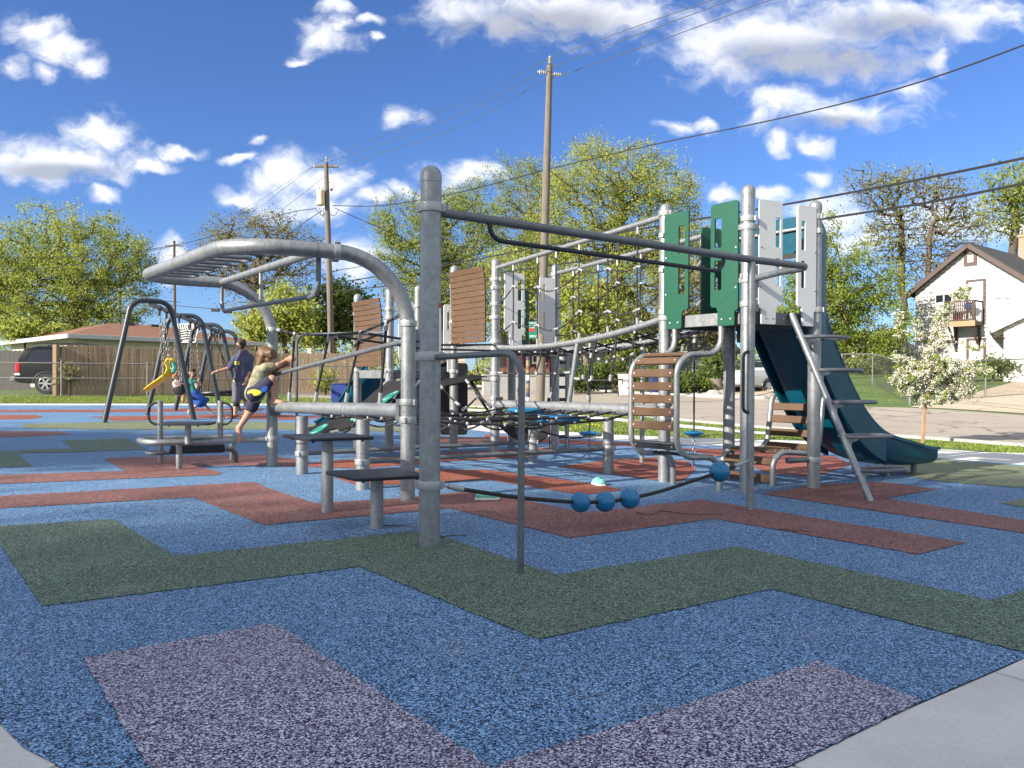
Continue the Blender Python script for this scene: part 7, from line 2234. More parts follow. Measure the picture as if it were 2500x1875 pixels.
cg = P(1800, 958, 32.5); cyaw = 0.50
cloc = gp(cg.x, cg.y)
sed_st = [(0.0, .55, .92, None, .70, 0), (.06, .38, 1.00, None, .83, 0), (.55, .30, 1.02, None, .87, 0), (.95, .26, 1.00, 1.06, .88, .74), (1.50, .24, .98, 1.40, .885, .60), (2.1, .23, .96, 1.46, .885, .58), (2.7, .23, .94, 1.40, .885, .60), (3.35, .24, .93, 1.0, .88, .74), (4.2, .28, .84, None, .85, 0), (4.55, .36, .70, None, .70, 0)]
sed, TC = car('parked_car', 'silver saloon car parked on the gravel, half hidden by the teal slide', cloc, cyaw, 4.55, 1.77, sed_st, 'carsilver', (.92, 3.6), .315, 0)
cq_ = Quaternion((0, 0, 1), cyaw); cax = (cq_ @ Vector((1, 0, 0)), cq_ @ Vector((0, 1, 0)), UP)
for s in (-1, 1):
    quad_part(sed, TC, [(1.22, s * .83, 1.02), (1.95, s * .84, .99), (1.95, s * .625, 1.40), (1.56, s * .640, 1.36)], 'glass', 'window')
    quad_part(sed, TC, [(2.02, s * .84, .99), (2.95, s * .83, .97), (2.66, s * .640, 1.36), (2.02, s * .625, 1.40)], 'glass', 'window')
    mb = MB(); mb.box(TC(.06, s * .64, .86), (.10, .30, .18), cax, .03); mb.build('tail_light', MAT['redlens'], sed)
    mb = MB(); mb.box(TC(1.35, s * .90, .80), (.15, .03, .03), cax, .008); mb.build('door_handle', MAT['chrome'], sed)
quad_part(sed, TC, [(.98, -.66, 1.06), (.98, .66, 1.06), (1.47, .54, 1.385), (1.47, -.54, 1.385)], 'glass', 'rear_window')
mb = MB(); mb.box(TC(-.02, 0, .50), (.16, 1.62, .22), cax, .06); mb.build('rear_bumper', MAT['carsilver'], sed)
mb = MB(); mb.box(TC(-.01, 0, .80), (.03, .32, .16), cax, .01); mb.build('number_plate', MAT['signwhite'], sed)
# ---------------------------------------------------------------- swing set
sw = thing('swing_set', G(475, 1025), 'long dark blue-grey swing frame of four bent arches joined by a top bar', 'swing set')
frames = [((253, 1033), (475, 1025)), ((358, 1014), (541, 1012)), ((427, 1003), (585, 1004)), ((474, 997), (612, 998))]
tops = []
for (a, b), apy in zip(frames, (735, 770, 792, 808)):
    A, B = G(*a), G(*b)
    m = (v2(A) + v2(B)) / 2; d = (v2(B) - v2(A)); W = d.length; d.normalize()
    zt_ = zat(400, apy, m.x, m.y)
    hwid = W * .21
    pts = fillet([A - UP * .05, m - d * hwid + UP * zt_, m + d * hwid + UP * zt_, B - UP * .05], .30, 8)
    mb = MB(); mb.tube(pts, .055, 16); mb.build('frame_arch', MAT['swingsteel'], sw)
    tops.append(m + UP * (zt_ - .07))
for a, b in zip(tops, tops[1:]):
    mb = MB(); mb.tube([a, b], .05, 14); mb.build('top_bar', MAT['steel'], sw)
for i in range(3):
    for f in (.22, .42, .60, .80):
        q = lerp(tops[i], tops[i + 1], f)
        mb = MB(); mb.lathe(q, [(.06, -.03), (.06, .03)], 12, tops[i + 1] - tops[i], True); mb.box(q - UP * .09, (.05, .05, .10), None, .01); mb.ball(q - UP * .15, .032, 8, 5); mb.build('swing_hanger', MAT['black'], sw)
def chain(parent, a, b, mat='chain', r=.0075, name='chain'):
    mb = MB(); L = (b - a).length; k = max(2, int(L / .07)); d = (b - a).normalized(); e = d.orthogonal().normalized(); g_ = d.cross(e)
    for i in range(k):
        c = lerp(a, b, (i + .5) / k); ax = e if i % 2 else g_
        mb.tube([c + d * (.045 * math.cos(t)) + ax * (.018 * math.sin(t)) for t in [q * 1.0472 for q in range(6)]], r * .8, 4, closed=True)
    return mb.build(name, MAT[mat], parent)
t0, t1, t2_, t3_ = tops
# yellow moulded swing with green harness
ys_ = lerp(t0, t1, .30).y
ysw = thing('swing', P(395, 920, ys_), 'yellow moulded high-backed swing seat with a green harness, hanging empty', 'swing', 'swings hanging on the swing set')
pts = [P(361, 951, ys_), P(378, 938, ys_), P(396, 926, ys_), P(412, 912, ys_), P(418, 898, ys_), P(411, 884, ys_), P(414, 878, ys_), P(424, 880, ys_)]
sp = spline(pts, 5); secs = []
for i, p in enumerate(sp):
    a, b = sp[max(0, i - 1)], sp[min(len(sp) - 1, i + 1)]; tg = (b - a).normalized(); n = tg.cross(Vector((0, 1, 0))).normalized()
    w = .22 if i < len(sp) - 10 else .13; f = i / (len(sp) - 1); hh = .035 + .02 * math.sin(f * 3.1)
    secs.append([p + Vector((0, 1, 0)) * (w * c) + n * (hh * s_) for c, s_ in [(math.cos(t), math.sin(t)) for t in [k * .5236 for k in range(12)]]])
mb = MB(); mb.sweep(secs, True, True); mb.build('seat_shell', MAT['yellow'], ysw)
mb = MB(); mb.tube(spline([P(424, 884, ys_ - .1), P(426, 897, ys_ - .1), P(422, 910, ys_ - .15)], 5), [.05] * 11, 8); mb.build('harness', MAT['tealgreen'], ysw)
for s in (-.22, .22):
    chain(ysw, P(418, 900, ys_ + s), lerp(t0, t1, .30 + s * .35) - UP * .15); chain(ysw, P(398, 922, ys_ + s), lerp(t0, t1, .30 + s * .35) - UP * .15)
# bucket swing with the toddler
yb_ = lerp(t0, t1, .72).y
bs = thing('swing', P(440, 958, yb_), 'black bucket swing holding the toddler', 'swing', 'swings hanging on the swing set')
mb = MB(); c = P(443, 955, yb_); secs = []
for rr, z in ((.08, -.10), (.16, -.07), (.19, .0), (.20, .12), (.185, .12), (.17, .0), (.07, -.06)):
    secs.append([c + Vector((rr * math.cos(t), rr * .9 * math.sin(t), z + (.06 * math.cos(t) if z > .1 else 0))) for t in [k * .393 for k in range(16)]])
mb.sweep(secs, True, True); mb.build('bucket_seat', MAT['black'], bs)
for s in (-.17, .17):
    chain(bs, c + Vector((.05, s, .12)), lerp(t0, t1, .72 + s * .4) - UP * .15); chain(bs, c + Vector((-.05, s, .12)), lerp(t0, t1, .72 + s * .4) - UP * .15)
# the girl's belt swing
yg = lerp(t1, t2_, .35).y
gs = thing('swing', P(475, 985, yg), 'black belt swing under the girl in the blue skirt', 'swing', 'swings hanging on the swing set')
c = P(478, 972, yg); q0, q1 = c + Vector((-.05, -.24, .05)), c + Vector((.05, .24, .05))
mb = MB(); mb.sweep([[p + Vector((-.075, 0, 0)), p + Vector((.075, 0, 0)), p + Vector((.075, 0, -.015)), p + Vector((-.075, 0, -.015))] for p in sag(q0, q1, .06, 8)], True, True); mb.build('belt_seat', MAT['rubber'], gs)
for q, f in ((q0, .25), (q1, .45)): chain(gs, q, lerp(t1, t2_, f) - UP * .15)
# saucer swing
yd = lerp(t2_, t3_, .4).y
ss_ = thing('swing', P(535, 958, yd), 'round black net saucer swing hanging on four ropes', 'swing', 'swings hanging on the swing set')
c = P(535, 958, yd); rr = .52
mb = MB(); mb.tube([c + Vector((rr * math.cos(t), rr * math.sin(t), .03 * math.cos(t))) for t in [k * .2618 for k in range(24)]], .045, 8, closed=True); mb.build('hoop', MAT['black'], ss_)
for k in range(7):
    x = -rr + (k + 1) * 2 * rr / 8; w = math.sqrt(rr * rr - x * x)
    for sw_ in (0, 1):
        a, b = Vector((x, -w, 0)), Vector((x, w, 0))
        if sw_: a, b = Vector((-w, x, 0)), Vector((w, x, 0))
        mb = MB(); mb.tube(sag(c + a, c + b, .09, 6), .018, 5); mb.build('net_rope', MAT['rope'], ss_)
for k, f in ((0.6, .30), (2.5, .30), (3.8, .55), (5.7, .55)):
    mb = MB(); mb.tube([c + Vector((rr * math.cos(k), rr * math.sin(k), .02)), lerp(t2_, t3_, f) - UP * .12], .014, 6); mb.build('rope', MAT['rope'], ss_)
# patterned black and white backboard beyond the swings
bdp = thing('patterned_board', P(458, 815, 29.5), 'black and white line-patterned backboard seen through the swing frame', 'board')
yB = 29.5
o = P(430, 836, yB); ex = (P(486, 836, yB) - o); w = ex.length; ex.normalize(); h = P(430, 791, yB).z - o.z
mb = MB(); mb.plate(o, ex, UP, [(w * .18, 0), (w * .82, 0), (w, h * .95), (w * .95, h), (w * .05, h), (0, h * .95)], [], .03); mb.build('board', MAT['black'], bdp)
mb = MB(); n = Vector((0, -1, 0))
def strip(a, b, wd_=.035):
    A = o + ex * (a[0] * w) + UP * (a[1] * h) + n * .02; B = o + ex * (b[0] * w) + UP * (b[1] * h) + n * .02
    d = (B - A).normalized(); mb.box((A + B) / 2, ((B - A).length, .008, wd_), (d, n, d.cross(n)))
for k in range(5): strip((.08 + k * .10, .97), (.14 + k * .09, .70)); strip((.92 - k * .07, .97), (.70 - k * .02, .74 + .02 * k))
for k in range(4): strip((.20, .60 - k * .13), (.48, .66 - k * .13)); strip((.80, .60 - k * .13), (.52, .66 - k * .13))
for k in range(3): strip((.30 + .06 * k, .04), (.36 + .05 * k, .14)); strip((.55 + .08 * k, .04), (.50 + .06 * k, .15))
strip((.05, .99), (.95, .99), .03); strip((.18, .01), (.82, .01), .03); strip((.0, .95), (.18, .0), .03); strip((1.0, .95), (.82, .0), .03)
mb.build('white_stripes', MAT['signwhite'], bdp)
mb = MB(); zg_ = gz(o.x, o.y); mb.tube([Vector((o.x + w / 2, yB + .06, zg_)), Vector((o.x + w / 2, yB + .06, o.z + h * .6))], .04, 8); mb.build('board_post', MAT['black'], bdp)

# ---------------------------------------------------------------- people: smooth bodies grown round joints
def sdf_mesh(name, caps, k, res, mat, parent, cut=None, smooth=80):
    """caps: (a, b, ra, rb) tapered limbs melted together; surface-net mesh; cut(P) -> values that are intersected"""
    A = np.array([list(c[0]) for c in caps]); B = np.array([list(c[1]) for c in caps]); ra = np.array([c[2] for c in caps]); rb = np.array([c[3] for c in caps])
    pad_ = max(ra.max(), rb.max()) + res * 2
    lo = np.minimum(A.min(0), B.min(0)) - pad_; hi = np.maximum(A.max(0), B.max(0)) + pad_
    n = np.ceil((hi - lo) / res).astype(int) + 1
    gx, gy, gz_ = [np.arange(q) * res + l for q, l in zip(n, lo)]
    D = np.full(tuple(n), 1e3, np.float32)
    for i in range(len(caps)):
        l = np.minimum(A[i], B[i]) - max(ra[i], rb[i]) - k * 2.5; h = np.maximum(A[i], B[i]) + max(ra[i], rb[i]) + k * 2.5
        i0 = np.maximum(0, np.floor((l - lo) / res).astype(int)); i1 = np.minimum(n, np.ceil((h - lo) / res).astype(int) + 1)
        X, Y, Z = np.meshgrid(gx[i0[0]:i1[0]], gy[i0[1]:i1[1]], gz_[i0[2]:i1[2]], indexing='ij')
        ab = B[i] - A[i]; L2 = max(1e-9, (ab ** 2).sum())
        t = np.clip(((X - A[i][0]) * ab[0] + (Y - A[i][1]) * ab[1] + (Z - A[i][2]) * ab[2]) / L2, 0, 1)
        d = np.sqrt((X - A[i][0] - t * ab[0]) ** 2 + (Y - A[i][1] - t * ab[1]) ** 2 + (Z - A[i][2] - t * ab[2]) ** 2) - (ra[i] + (rb[i] - ra[i]) * t)
        S = D[i0[0]:i1[0], i0[1]:i1[1], i0[2]:i1[2]]
        hh = np.maximum(k - np.abs(S - d), 0) / k
        D[i0[0]:i1[0], i0[1]:i1[1], i0[2]:i1[2]] = np.minimum(S, d) - hh * hh * k * .25
    if cut is not None:
        X, Y, Z = np.meshgrid(gx, gy, gz_, indexing='ij')
        D = np.maximum(D, cut(X, Y, Z))
    ins = D < 0
    c8 = [ins[a:n[0] - 1 + a, b:n[1] - 1 + b, c:n[2] - 1 + c] for a in (0, 1) for b in (0, 1) for c in (0, 1)]
    cnt = sum(c.astype(int) for c in c8)
    act = (cnt > 0) & (cnt < 8)
    idx = -np.ones(act.shape, int); ii = np.argwhere(act); idx[act] = np.arange(len(ii))
    acc = np.zeros((len(ii), 3)); num = np.zeros(len(ii))
    corners = [(a, b, c) for a in (0, 1) for b in (0, 1) for c in (0, 1)]
    for p in range(8):
        for q in range(p + 1, 8):
            cp, cq = np.array(corners[p]), np.array(corners[q])
            if np.abs(cp - cq).sum() != 1: continue
            dp = D[tuple((ii + cp).T)]; dq = D[tuple((ii + cq).T)]
            m = (dp < 0) != (dq < 0)
            t = np.where(m, dp / (dp - dq + 1e-12), 0)
            acc += (m[:, None] * (ii + cp + (cq - cp) * t[:, None])); num += m
    V = acc / num[:, None] * res + lo
    F = []
    for ax in range(3):
        sl0 = [slice(None)] * 3; sl1 = [slice(None)] * 3
        sl0[ax] = slice(0, n[ax] - 1); sl1[ax] = slice(1, n[ax])
        e = np.argwhere(ins[tuple(sl0)] != ins[tuple(sl1)])
        o1, o2 = [(1, 2), (2, 0), (0, 1)][ax]
        ok = (e[:, o1] > 0) & (e[:, o2] > 0) & (e[:, o1] < n[o1] - 1) & (e[:, o2] < n[o2] - 1)
        e = e[ok]
        def at(d1, d2):
            q = e.copy(); q[:, o1] -= d1; q[:, o2] -= d2
            return idx[tuple(q.T)]
        quad = np.stack([at(1, 1), at(0, 1), at(0, 0), at(1, 0)], 1)
        fl = ins[tuple(e.T)]
        quad[~fl] = quad[~fl][:, ::-1]
        F.append(quad)
    F = np.concatenate(F)
    mb = MB(); mb.v = [tuple(v) for v in V]; mb.f = [tuple(f) for f in F.tolist()]; mb.mi = [0] * len(mb.f)
    return mb.build(name, mat, parent, smooth)
def hand(wr, d, palm_n, s, curl=.5, spread=.14):
    """palm, four unequal bent fingers, thumb from the side; returns limbs"""
    d = Vector(d).normalized(); pn = Vector(palm_n); pn = (pn - d * pn.dot(d)).normalized(); sd_ = d.cross(pn)
    out = []
    for o_ in (-.026, -.009, .009, .026):
        out.append((wr + sd_ * o_ * s * .6, wr + d * .075 * s + sd_ * o_ * s, .016 * s, .0125 * s))
    for i, (o_, L) in enumerate(((-.028, .060), (-.0095, .072), (.0095, .068), (.027, .052))):
        k0 = wr + d * .078 * s + sd_ * o_ * s
        d1 = (d * math.cos(curl) + pn * math.sin(curl) + sd_ * (o_ * spread * 18)).normalized(); d2 = (d * math.cos(curl * 2.2) + pn * math.sin(curl * 2.2)).normalized()
        k1 = k0 + d1 * L * .55 * s; out += [(k0, k1, .0095 * s, .0085 * s), (k1, k1 + d2 * L * .5 * s, .0085 * s, .0070 * s)]
    t0_ = wr + d * .018 * s - sd_ * .024 * s; t1_ = t0_ + (d * .6 - sd_ * .7 + pn * .35).normalized() * .036 * s
    out += [(t0_, t1_, .012 * s, .010 * s), (t1_, t1_ + (d * .85 - sd_ * .2 + pn * .5).normalized() * .030 * s, .010 * s, .008 * s)]
    return out
def foot(ank, heel_d, toe_d, s):
    """heel, instep and five toes from the ankle"""
    h = Vector(heel_d); t = Vector(toe_d).normalized(); w = t.cross(UP).normalized() if abs(t.z) < .9 else Vector((1, 0, 0))
    b = ank + h * .055 * s; ball = b + t * .135 * s
    out = [(ank, b, .036 * s, .034 * s), (b, ball, .032 * s, .028 * s), (ank, ball, .030 * s, .026 * s)]
    for i, o_ in enumerate((-.028, -.012, .002, .016, .028)):
        out.append((ball + w * o_ * s, ball + w * o_ * s + t * (.058 - .006 * abs(i)) * s, .0125 * s, (.012 - .001 * i) * s))
    return out
def head(c, fd, s, skin_caps, updir=UP):
    """skull, jaw, nose, ears; fd = facing; returns face points"""
    f = Vector(fd).normalized(); u = Vector(updir); u = (u - f * u.dot(f)).normalized(); r = f.cross(u)
    skin_caps += [(c - f * .018 * s + u * .03 * s, c + f * .012 * s + u * .022 * s, .088 * s, .080 * s), (c + f * .025 * s - u * .02 * s, c + f * .046 * s - u * .068 * s, .062 * s, .034 * s),
                  (c + f * .092 * s + u * .012 * s, c + f * .108 * s - u * .020 * s, .010 * s, .014 * s), (c + f * .084 * s - u * .050 * s - r * .016 * s, c + f * .084 * s - u * .050 * s + r * .016 * s, .011 * s, .011 * s)]
    for sg_ in (-1, 1): skin_caps.append((c + r * (.086 * sg_ * s) + u * .012 * s - f * .008 * s, c + r * (.088 * sg_ * s) - u * .018 * s, .016 * s, .012 * s))
    return f, u, r
def eyes(parent, c, f, u, r, s):
    for sg_ in (-1, 1):
        e = c + f * .080 * s + r * (.034 * sg_ * s) + u * .018 * s
        mb = MB(); mb.ball(e, .011 * s, 8, 6); mb.build('eye', MAT['eye'], parent)
        mb = MB(); mb.tube([e + u * .02 * s - r * .016 * s + f * .004 * s, e + u * .024 * s + f * .006 * s, e + u * .02 * s + r * .016 * s + f * .004 * s], .0035 * s, 5); mb.build('eyebrow', MAT['hairdark'], parent)
    mb = MB(); m = c + f * .095 * s - u * .050 * s; mb.tube([m - r * .022 * s, m + f * .002 * s, m + r * .022 * s], .0045 * s, 6); mb.build('mouth', MAT['pinkcloth'], parent)
PPL = 'people at the playground'
# --- boy climbing onto the beam
D0 = q664.y - .22
def b_(px, py, dy=0.0): return P(px, py, D0 + dy)
boy = thing('person', b_(582, 1064), 'barefoot child with brown bobbed hair and olive shirt stepping onto the pipe beam', 'person', PPL)
hd_c = b_(651, 874); neck = b_(640, 892); chest = b_(641, 908); belly = b_(632, 935); pelvis = b_(622, 958)
shN, shF = b_(648, 897, -.10), b_(642, 897, .12)
elN, wrN = b_(678, 892, -.07), b_(700, 879, .02)
hipN, hipF = b_(620, 962, -.07), b_(628, 958, .06)
knU, anU = b_(664, 926, -.08), b_(669, 975, -.02)
knS, anS = b_(611, 1003, .04), b_(584, 1044, .04)
elF, wrF = b_(668, 905, .16), b_(690, 893, .10)
sk = []
f, u, r = head(hd_c, (.86, -.22, -.20), .92, sk, Vector((.1, 0, 1)))
sk += [(hd_c - u * .05, neck, .040, .040), (neck, chest, .045, .075), (chest, belly, .088, .084), (belly, pelvis, .084, .086),
       (shN, elN, .036, .028), (elN, wrN, .027, .019), (shF, elF, .036, .028), (elF, wrF, .027, .019), (neck, shN, .036, .036), (neck, shF, .036, .036),
       (pelvis, hipN, .075, .068), (pelvis, hipF, .075, .068), (hipN, knU, .066, .046), (knU, anU, .046, .028), (hipF, knS, .066, .045), (knS, anS, .046, .028)]
sk += hand(wrN, (.95, .1, .45), (.3, .9, -.3), .82, .75) + hand(wrF, (.9, -.2, .4), (.3, -.9, -.2), .82, .7)
sk += foot(anU, Vector((-.5, 0, -.7)), Vector((.93, -.2, .0)), .80)
sk += foot(anS, Vector((-.15, 0, -.55)), Vector((.16, -.25, -.93)), .80)
body = sdf_mesh('body', sk, .022, .0085, MAT['skin'], boy)
eyes(boy, hd_c, f, u, r, .92)
hr_c = []
for a, b, ra_, rb_ in ((-.026, .044, .098, 0),):
    hr_c.append((hd_c - f * .030 + u * .042, hd_c + f * .020 + u * .046, .092, .080))
    hr_c.append((hd_c - f * .050 + u * .02, hd_c - f * .060 - u * .075, .078, .050))
    for sg_ in (-1, 1): hr_c.append((hd_c - f * .015 + r * .062 * sg_ + u * .02, hd_c - f * .030 + r * .066 * sg_ - u * .080, .040, .026))
    for k in range(5): hr_c.append((hd_c + f * .06 + r * (-.05 + .025 * k) + u * .075, hd_c + f * .085 + r * (-.055 + .0275 * k) + u * .030, .024, .012))
    for k in range(7): hr_c.append((hd_c - f * .05 + r * (-.06 + .02 * k) - u * .04, hd_c - f * (.062 + .006 * (k % 3)) + r * (-.065 + .022 * k) - u * (.105 + .012 * (k % 2)), .024, .010))
sdf_mesh('hair', hr_c, .012, .0085, MAT['hairbrown'], boy)
o_ = .016
top = [(neck - UP * .02, chest, .058, .090), (chest, belly, .088 + o_, .088 + o_), (belly, pelvis - UP * .01, .088 + o_, .098 + o_), (neck - UP * .03, shN, .046, .050), (neck - UP * .03, shF, .046, .050), (shN, lerp(shN, elN, .55), .050, .048), (shF, lerp(shF, elF, .55), .050, .048)]
sdf_mesh('shirt', top, .02, .0085, MAT['olive'], boy)
sho = [(pelvis + UP * .02, hipN, .094, .086), (pelvis + UP * .02, hipF, .094, .086), (hipN, lerp(hipN, knU, .82), .084, .070), (hipF, lerp(hipF, knS, .82), .084, .070)]
sdf_mesh('shorts', sho, .02, .0085, MAT['navy'], boy)
mb = MB(); q = lerp(hipN, knU, .15) + Vector((0, -.076, -.01)); mb.ball(q, .070, 12, 8, (1.15, .18, .55)); mb.build('shorts_patch', MAT['limecloth'], boy)
mb = MB(); q = lerp(hipN, knU, .55) + Vector((0.01, -.064, -.03)); mb.ball(q, .060, 12, 8, (1.0, .16, .80)); mb.build('shorts_patch', MAT['royalcloth'], boy)

# --- grown-up in the hoodie
ga = G(573, 1021)
D1 = ga.y
def a_(px, py, dy=0.0): return P(px, py, D1 + dy)
man = thing('person', ga, 'grown-up in a navy hoodie and shorts reaching out an arm beside the swings', 'person', PPL)
hc = a_(588, 843); nk = a_(591, 862); ch = a_(594, 885); be = a_(591, 915); pe = a_(588, 932)
s1, s2 = a_(575, 876, -.02), a_(611, 874, .05)
e1_, w1 = a_(561, 898, -.15), a_(532, 906, -.28)
e2_, w2 = a_(609, 902, -.02), a_(602, 926, -.10)
h1, h2 = a_(581, 938), a_(598, 938)
k1, k2 = a_(577, 977, -.03), a_(602, 976, .05)
an1, an2 = a_(574, 1012), a_(599, 1014, .1)
sk = []
f, u, r = head(hc, (-.80, .50, -.05), 1.12, sk)
sk += [(hc - u * .06, nk, .058, .058), (nk, ch, .07, .13), (ch, be, .145, .135), (be, pe, .135, .14), (nk, s1, .06, .06), (nk, s2, .06, .06), (s1, e1_, .056, .044), (e1_, w1, .042, .028), (s2, e2_, .056, .044), (e2_, w2, .042, .028),
       (pe, h1, .12, .11), (pe, h2, .12, .11), (h1, k1, .10, .066), (k1, an1, .064, .040), (h2, k2, .10, .066), (k2, an2, .064, .040)]
sk += hand(w1, (-.9, -.2, -.3), (0, 0, -1), 1.15, .35) + hand(w2, (-.2, -.1, -1), (-.9, -.2, 0), 1.15, .5)
for an in (an1, an2): sk += foot(an, Vector((.3, .1, -.9)), Vector((-.75, -.6, -.05)), 1.2)
sdf_mesh('body', sk, .03, .0125, MAT['skin'], man)
eyes(man, hc, f, u, r, 1.12)
hh = [(hc - f * .035 + u * .055, hc + f * .02 + u * .07, .102, .082), (hc - f * .06 + u * .02, hc - f * .055 - u * .05, .082, .05)]
for k in range(4): hh.append((hc + f * .05 + r * (-.05 + .033 * k) + u * .09, hc + f * .09 + r * (-.05 + .033 * k) + u * .065, .03, .016))
sdf_mesh('hair', hh, .015, .0125, MAT['hairdark'], man)
o_ = .03
sdf_mesh('hoodie', [(nk - UP * .03, ch, .10, .145 + o_), (ch, be, .15 + o_, .14 + o_), (be, pe + UP * .06, .14 + o_, .145 + o_), (nk - UP * .04, s1, .08, .085), (nk - UP * .04, s2, .08, .085), (s1, e1_, .085, .068), (s2, e2_, .085, .070), (nk + UP * .0 + Vector((.06, .04, 0)), nk + Vector((.14, .06, -.08)), .08, .07)], .04, .0125, MAT['hoodie'], man)
sdf_mesh('shirt_hem', [(pe + UP * .02 + Vector((-.06, 0, 0)), pe + UP * .02 + Vector((.06, 0, 0)), .135, .135)], .02, .0125, MAT['limecloth'], man, lambda X, Y, Z: np.maximum(Z - (pe.z + .08), (pe.z - .07) - Z))
sdf_mesh('shorts', [(pe, h1, .15, .135), (pe, h2, .15, .135), (h1, lerp(h1, k1, .95), .13, .10), (h2, lerp(h2, k2, .85), .13, .105)], .03, .0125, MAT['greycloth'], man, lambda X, Y, Z: Z - (pe.z + .02))
sdf_mesh('legging', [(lerp(h1, k1, .85), lerp(k1, an1, .30), .076, .068)], .02, .0125, MAT['black'], man)
for an in (an1, an2):
    ca = [(an + Vector((.02, .01, -.06)), an + Vector((-.13, -.10, -.075)), .062, .056)]
    sdf_mesh('shoe', ca, .02, .0125, MAT['deckwood'], man)
    mb = MB(); mb.tube([an + Vector((.06, .03, -.125)), an + Vector((-.17, -.13, -.125))], .05, 8, flat=.35); mb.build('sole', MAT['signwhite'], man)
mb = MB(); q = ch + Vector((-.085, -.150, -.02)); mb.box(q, (.15, .03, .085), (Vector((.93, -.36, 0)), Vector((.36, .93, 0)), UP), .01); mb.build('chest_print', MAT['limecloth'], man)

# --- toddler in the bucket swing
tb = yb_
def t_p(px, py, dy=0.0): return P(px, py, tb + dy)
tod = thing('person', t_p(442, 960), 'blond toddler sitting in the black bucket swing', 'person', PPL)
hc = t_p(431, 917); nk = t_p(431, 930); ch = t_p(432, 938); pe = t_p(440, 957)
sk = []
f, u, r = head(hc, (.75, .60, .0), .82, sk)
sA, sB = t_p(426, 936, -.07), t_p(436, 936, .07)
wA, wB = t_p(446, 938, -.12), t_p(450, 937, .1)
sk += [(hc - u * .04, nk, .035, .035), (nk, ch, .04, .075), (ch, pe, .08, .085), (sA, t_p(430, 945, -.10), .032, .026), (t_p(430, 945, -.10), wA, .025, .018), (sB, t_p(441, 944, .10), .032, .026), (t_p(441, 944, .10), wB, .025, .018)]
for dy in (-.07, .07): sk += [(pe, t_p(449, 961, dy), .055, .045), (t_p(449, 961, dy), t_p(447, 976, dy), .042, .028)] + foot(t_p(447, 976, dy), Vector((-.2, 0, -.8)), Vector((.9, .3, -.1)), .6)
sk += hand(wA, (.9, .2, .1), (0, .9, -.2), .6, .7) + hand(wB, (.9, -.1, .1), (0, -.9, -.2), .6, .7)
sdf_mesh('body', sk, .02, .0105, MAT['skin'], tod); eyes(tod, hc, f, u, r, .82)
sdf_mesh('hair', [(hc - f * .03 + u * .04, hc + f * .015 + u * .05, .080, .068), (hc - f * .045, hc - f * .045 - u * .04, .060, .045)], .015, .0105, MAT['hairblond'], tod)
sdf_mesh('shirt', [(nk - UP * .01, ch, .05, .09), (ch, pe, .095, .10), (ch, sA, .06, .048), (ch, sB, .06, .048), (sA, t_p(428, 942, -.09), .044, .04), (sB, t_p(440, 942, .09), .044, .04)], .02, .0105, MAT['pinkcloth'], tod)
mb = MB(); mb.tube([t_p(440, 940, -.17), t_p(449, 941, -.05), t_p(449, 941, .08), t_p(442, 940, .17)], .035, 8); mb.build('safety_bar', MAT['black'], bs)

# --- girl on the belt swing
def g_p(px, py, dy=0.0): return P(px, py, yg + dy)
girl = thing('person', g_p(478, 972), 'barefoot girl in teal top and blue patterned skirt on the belt swing', 'person', PPL)
hc = g_p(470, 912); nk = g_p(467, 925); ch = g_p(467, 937); pe = g_p(474, 964)
sk = []
f, u, r = head(hc, (.35, -.90, -.05), .95, sk)
sA, sB = g_p(460, 933, .02), g_p(475, 933, .0)
sk += [(hc - u * .05, nk, .038, .038), (nk, ch, .045, .085), (ch, pe, .085, .09), (sA, g_p(457, 950, .05), .034, .027), (g_p(457, 950, .05), g_p(464, 962, -.02), .026, .018), (sB, g_p(481, 947, -.06), .034, .027), (g_p(481, 947, -.06), g_p(483, 931, -.12), .026, .018)]
kA, kB = g_p(487, 984, -.05), g_p(494, 980, .10)
sk += [(pe, kA, .075, .05), (kA, g_p(462, 1003, -.05), .046, .028), (pe, kB, .075, .05), (kB, g_p(509, 997, .12), .046, .028)]
sk += foot(g_p(462, 1003, -.05), Vector((-.3, 0, -.6)), Vector((.1, -.5, -.8)), .85) + foot(g_p(509, 997, .12), Vector((.3, 0, -.4)), Vector((.55, -.2, -.8)), .85)
sk += hand(g_p(464, 962, -.02), (.3, -.2, -.9), (.8, 0, 0), .75, .5) + hand(g_p(483, 931, -.12), (.05, .3, .95), (0, 1, 0), .75, .9)
sdf_mesh('body', sk, .02, .0105, MAT['skin'], girl); eyes(girl, hc, f, u, r, .95)
sdf_mesh('hair', [(hc - f * .035 + u * .045, hc + f * .01 + u * .06, .088, .074), (hc - f * .05, hc - f * .05 - u * .07, .066, .05)] + [(hc - f * .01 + r * .07 * q, hc - f * .02 + r * .07 * q - u * .05, .03, .022) for q in (-1, 1)], .015, .0105, MAT['hairdark'], girl)
sdf_mesh('top', [(nk - UP * .02, ch, .055, .10), (ch, pe + UP * .03, .10, .105), (ch, sA, .06, .05), (ch, sB, .06, .05)], .02, .0105, MAT['tealcloth'], girl)
sdf_mesh('skirt', [(pe + UP * .04, pe, .11, .13), (pe, lerp(kA, kB, .5) + UP * .02, .13, .15), (pe, kA, .12, .10), (pe, kB, .12, .10), (kB, g_p(505, 976, .12), .09, .06)], .04, .0105, MAT['royalcloth'], girl)

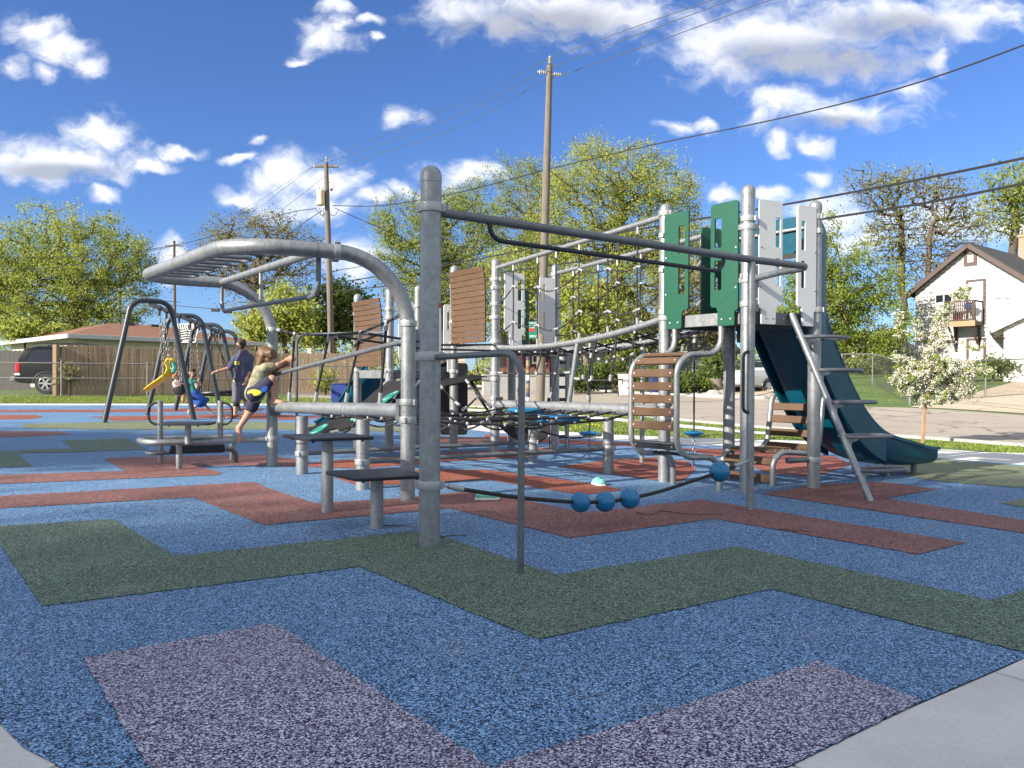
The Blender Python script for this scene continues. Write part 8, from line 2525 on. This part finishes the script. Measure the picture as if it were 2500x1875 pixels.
# ---------------------------------------------------------------- small things on the rubber
def clog(px, py, yaw, label, s=1.0):
    g = G(px, py); t = thing('clog', g + UP * .012, label, 'shoe', 'mint green foam clogs left on the rubber')
    q = Quaternion((0, 0, 1), yaw); T = lambda x, y, z: g + q @ Vector((x * s, y * s, z * s + .012))
    mb = MB(); secs = []
    for x, w, h0, h1 in ((-.085, .018, .02, .045), (-.075, .030, .006, .062), (-.04, .034, .0, .058), (.0, .036, .0, .060), (.035, .041, .0, .066), (.065, .042, .0, .052), (.09, .034, .004, .036), (.102, .016, .012, .024)):
        secs.append([T(x, w * math.cos(a), (h0 + h1) / 2 + (h1 - h0) / 2 * math.sin(a)) for a in [k * .449 for k in range(14)]])
    mb.sweep(secs, True, True); mb.build('upper', MAT['mint'], t)
    mb = MB(); secs = [[T(x, w * 1.06 * b, z) for b, z in ((-1, 0), (-1, .014), (1, .014), (1, 0))] for x, w in ((-.09, .022), (-.04, .037), (.03, .043), (.08, .040), (.106, .02))]; mb.sweep(secs, True, True); mb.build('sole', MAT['signwhite'], t)
    mb = MB(); mb.lathe(T(-.045, 0, .048), [(.03 * s, 0), (.026 * s, .012 * s), (.001, .010 * s)], 14); mb.build('opening', MAT['tealgreen'], t)
    mb = MB()
    for a in range(6): mb.ball(T(.03 + .018 * (a % 3), -.018 + .036 * (a // 3), .062 - .006 * (a % 3)), .005 * s, 6, 4)
    mb.build('vent_holes', MAT['tealgreen'], t)
clog(1187, 1222, .10, 'mint green foam clog lying sideways near the tall front post', 1.08)
clog(1462, 1186, 1.9, 'mint green foam clog seen end-on behind the three blue balls', 1.05)
def twig(name, pts, r, label, group='fallen twigs on the rubber'):
    p3 = [G(*q) + UP * (.016 + .006 * (i % 2)) for i, q in enumerate(pts)]
    mb = MB(); s_ = spline(p3, 4); mb.tube(s_, [r * (1 - .5 * i / len(s_)) for i in range(len(s_))], 5)
    tagp(mb.build(name, MAT['deckwood']), label, 'twig', group)
twig('twig', [(1556, 1256), (1566, 1261), (1590, 1261), (1612, 1251)], .0045, 'short curled twig in front of the three blue balls')
twig('twig', [(1612, 1251), (1650, 1258), (1700, 1261), (1765, 1262)], .004, 'long thin straight twig beside the curled one')
twig('twig', [(1904, 1297), (1940, 1302), (1976, 1303)], .004, 'twig lying on the long maroon band')
twig('twig', [(936, 1288), (975, 1290), (1020, 1293)], .004, 'thin twig between the shorter stool and the tall front post')
twig('twig', [(1075, 1317), (1110, 1315), (1143, 1314)], .004, 'thin twig to the right of the tall front post foot')
mb = MB(); leaf_pts = [(837, 1263), (1005, 1213), (600, 1142), (2058, 1513), (2182, 1483), (1112, 1210), (420, 1132), (855, 1205), (1856, 1311), (2400, 1197), (1720, 1222), (1690, 1201)]
for i, (a, b) in enumerate(leaf_pts):
    g = G(a, b) + UP * .016; q = Quaternion((0, 0, 1), i * 1.3); s_ = .010 + .004 * (i % 3)
    mb.add([g + q @ Vector((-s_, 0, 0)), g + q @ Vector((0, s_ * .6, .004)), g + q @ Vector((s_, 0, .002)), g + q @ Vector((0, -s_ * .6, .004))], [(0, 1, 2, 3)])
o = mb.build('leaf_litter', MAT['lf_yel'], None, 0); o['kind'] = 'stuff'; o['label'] = 'scraps of leaf scattered on the rubber'
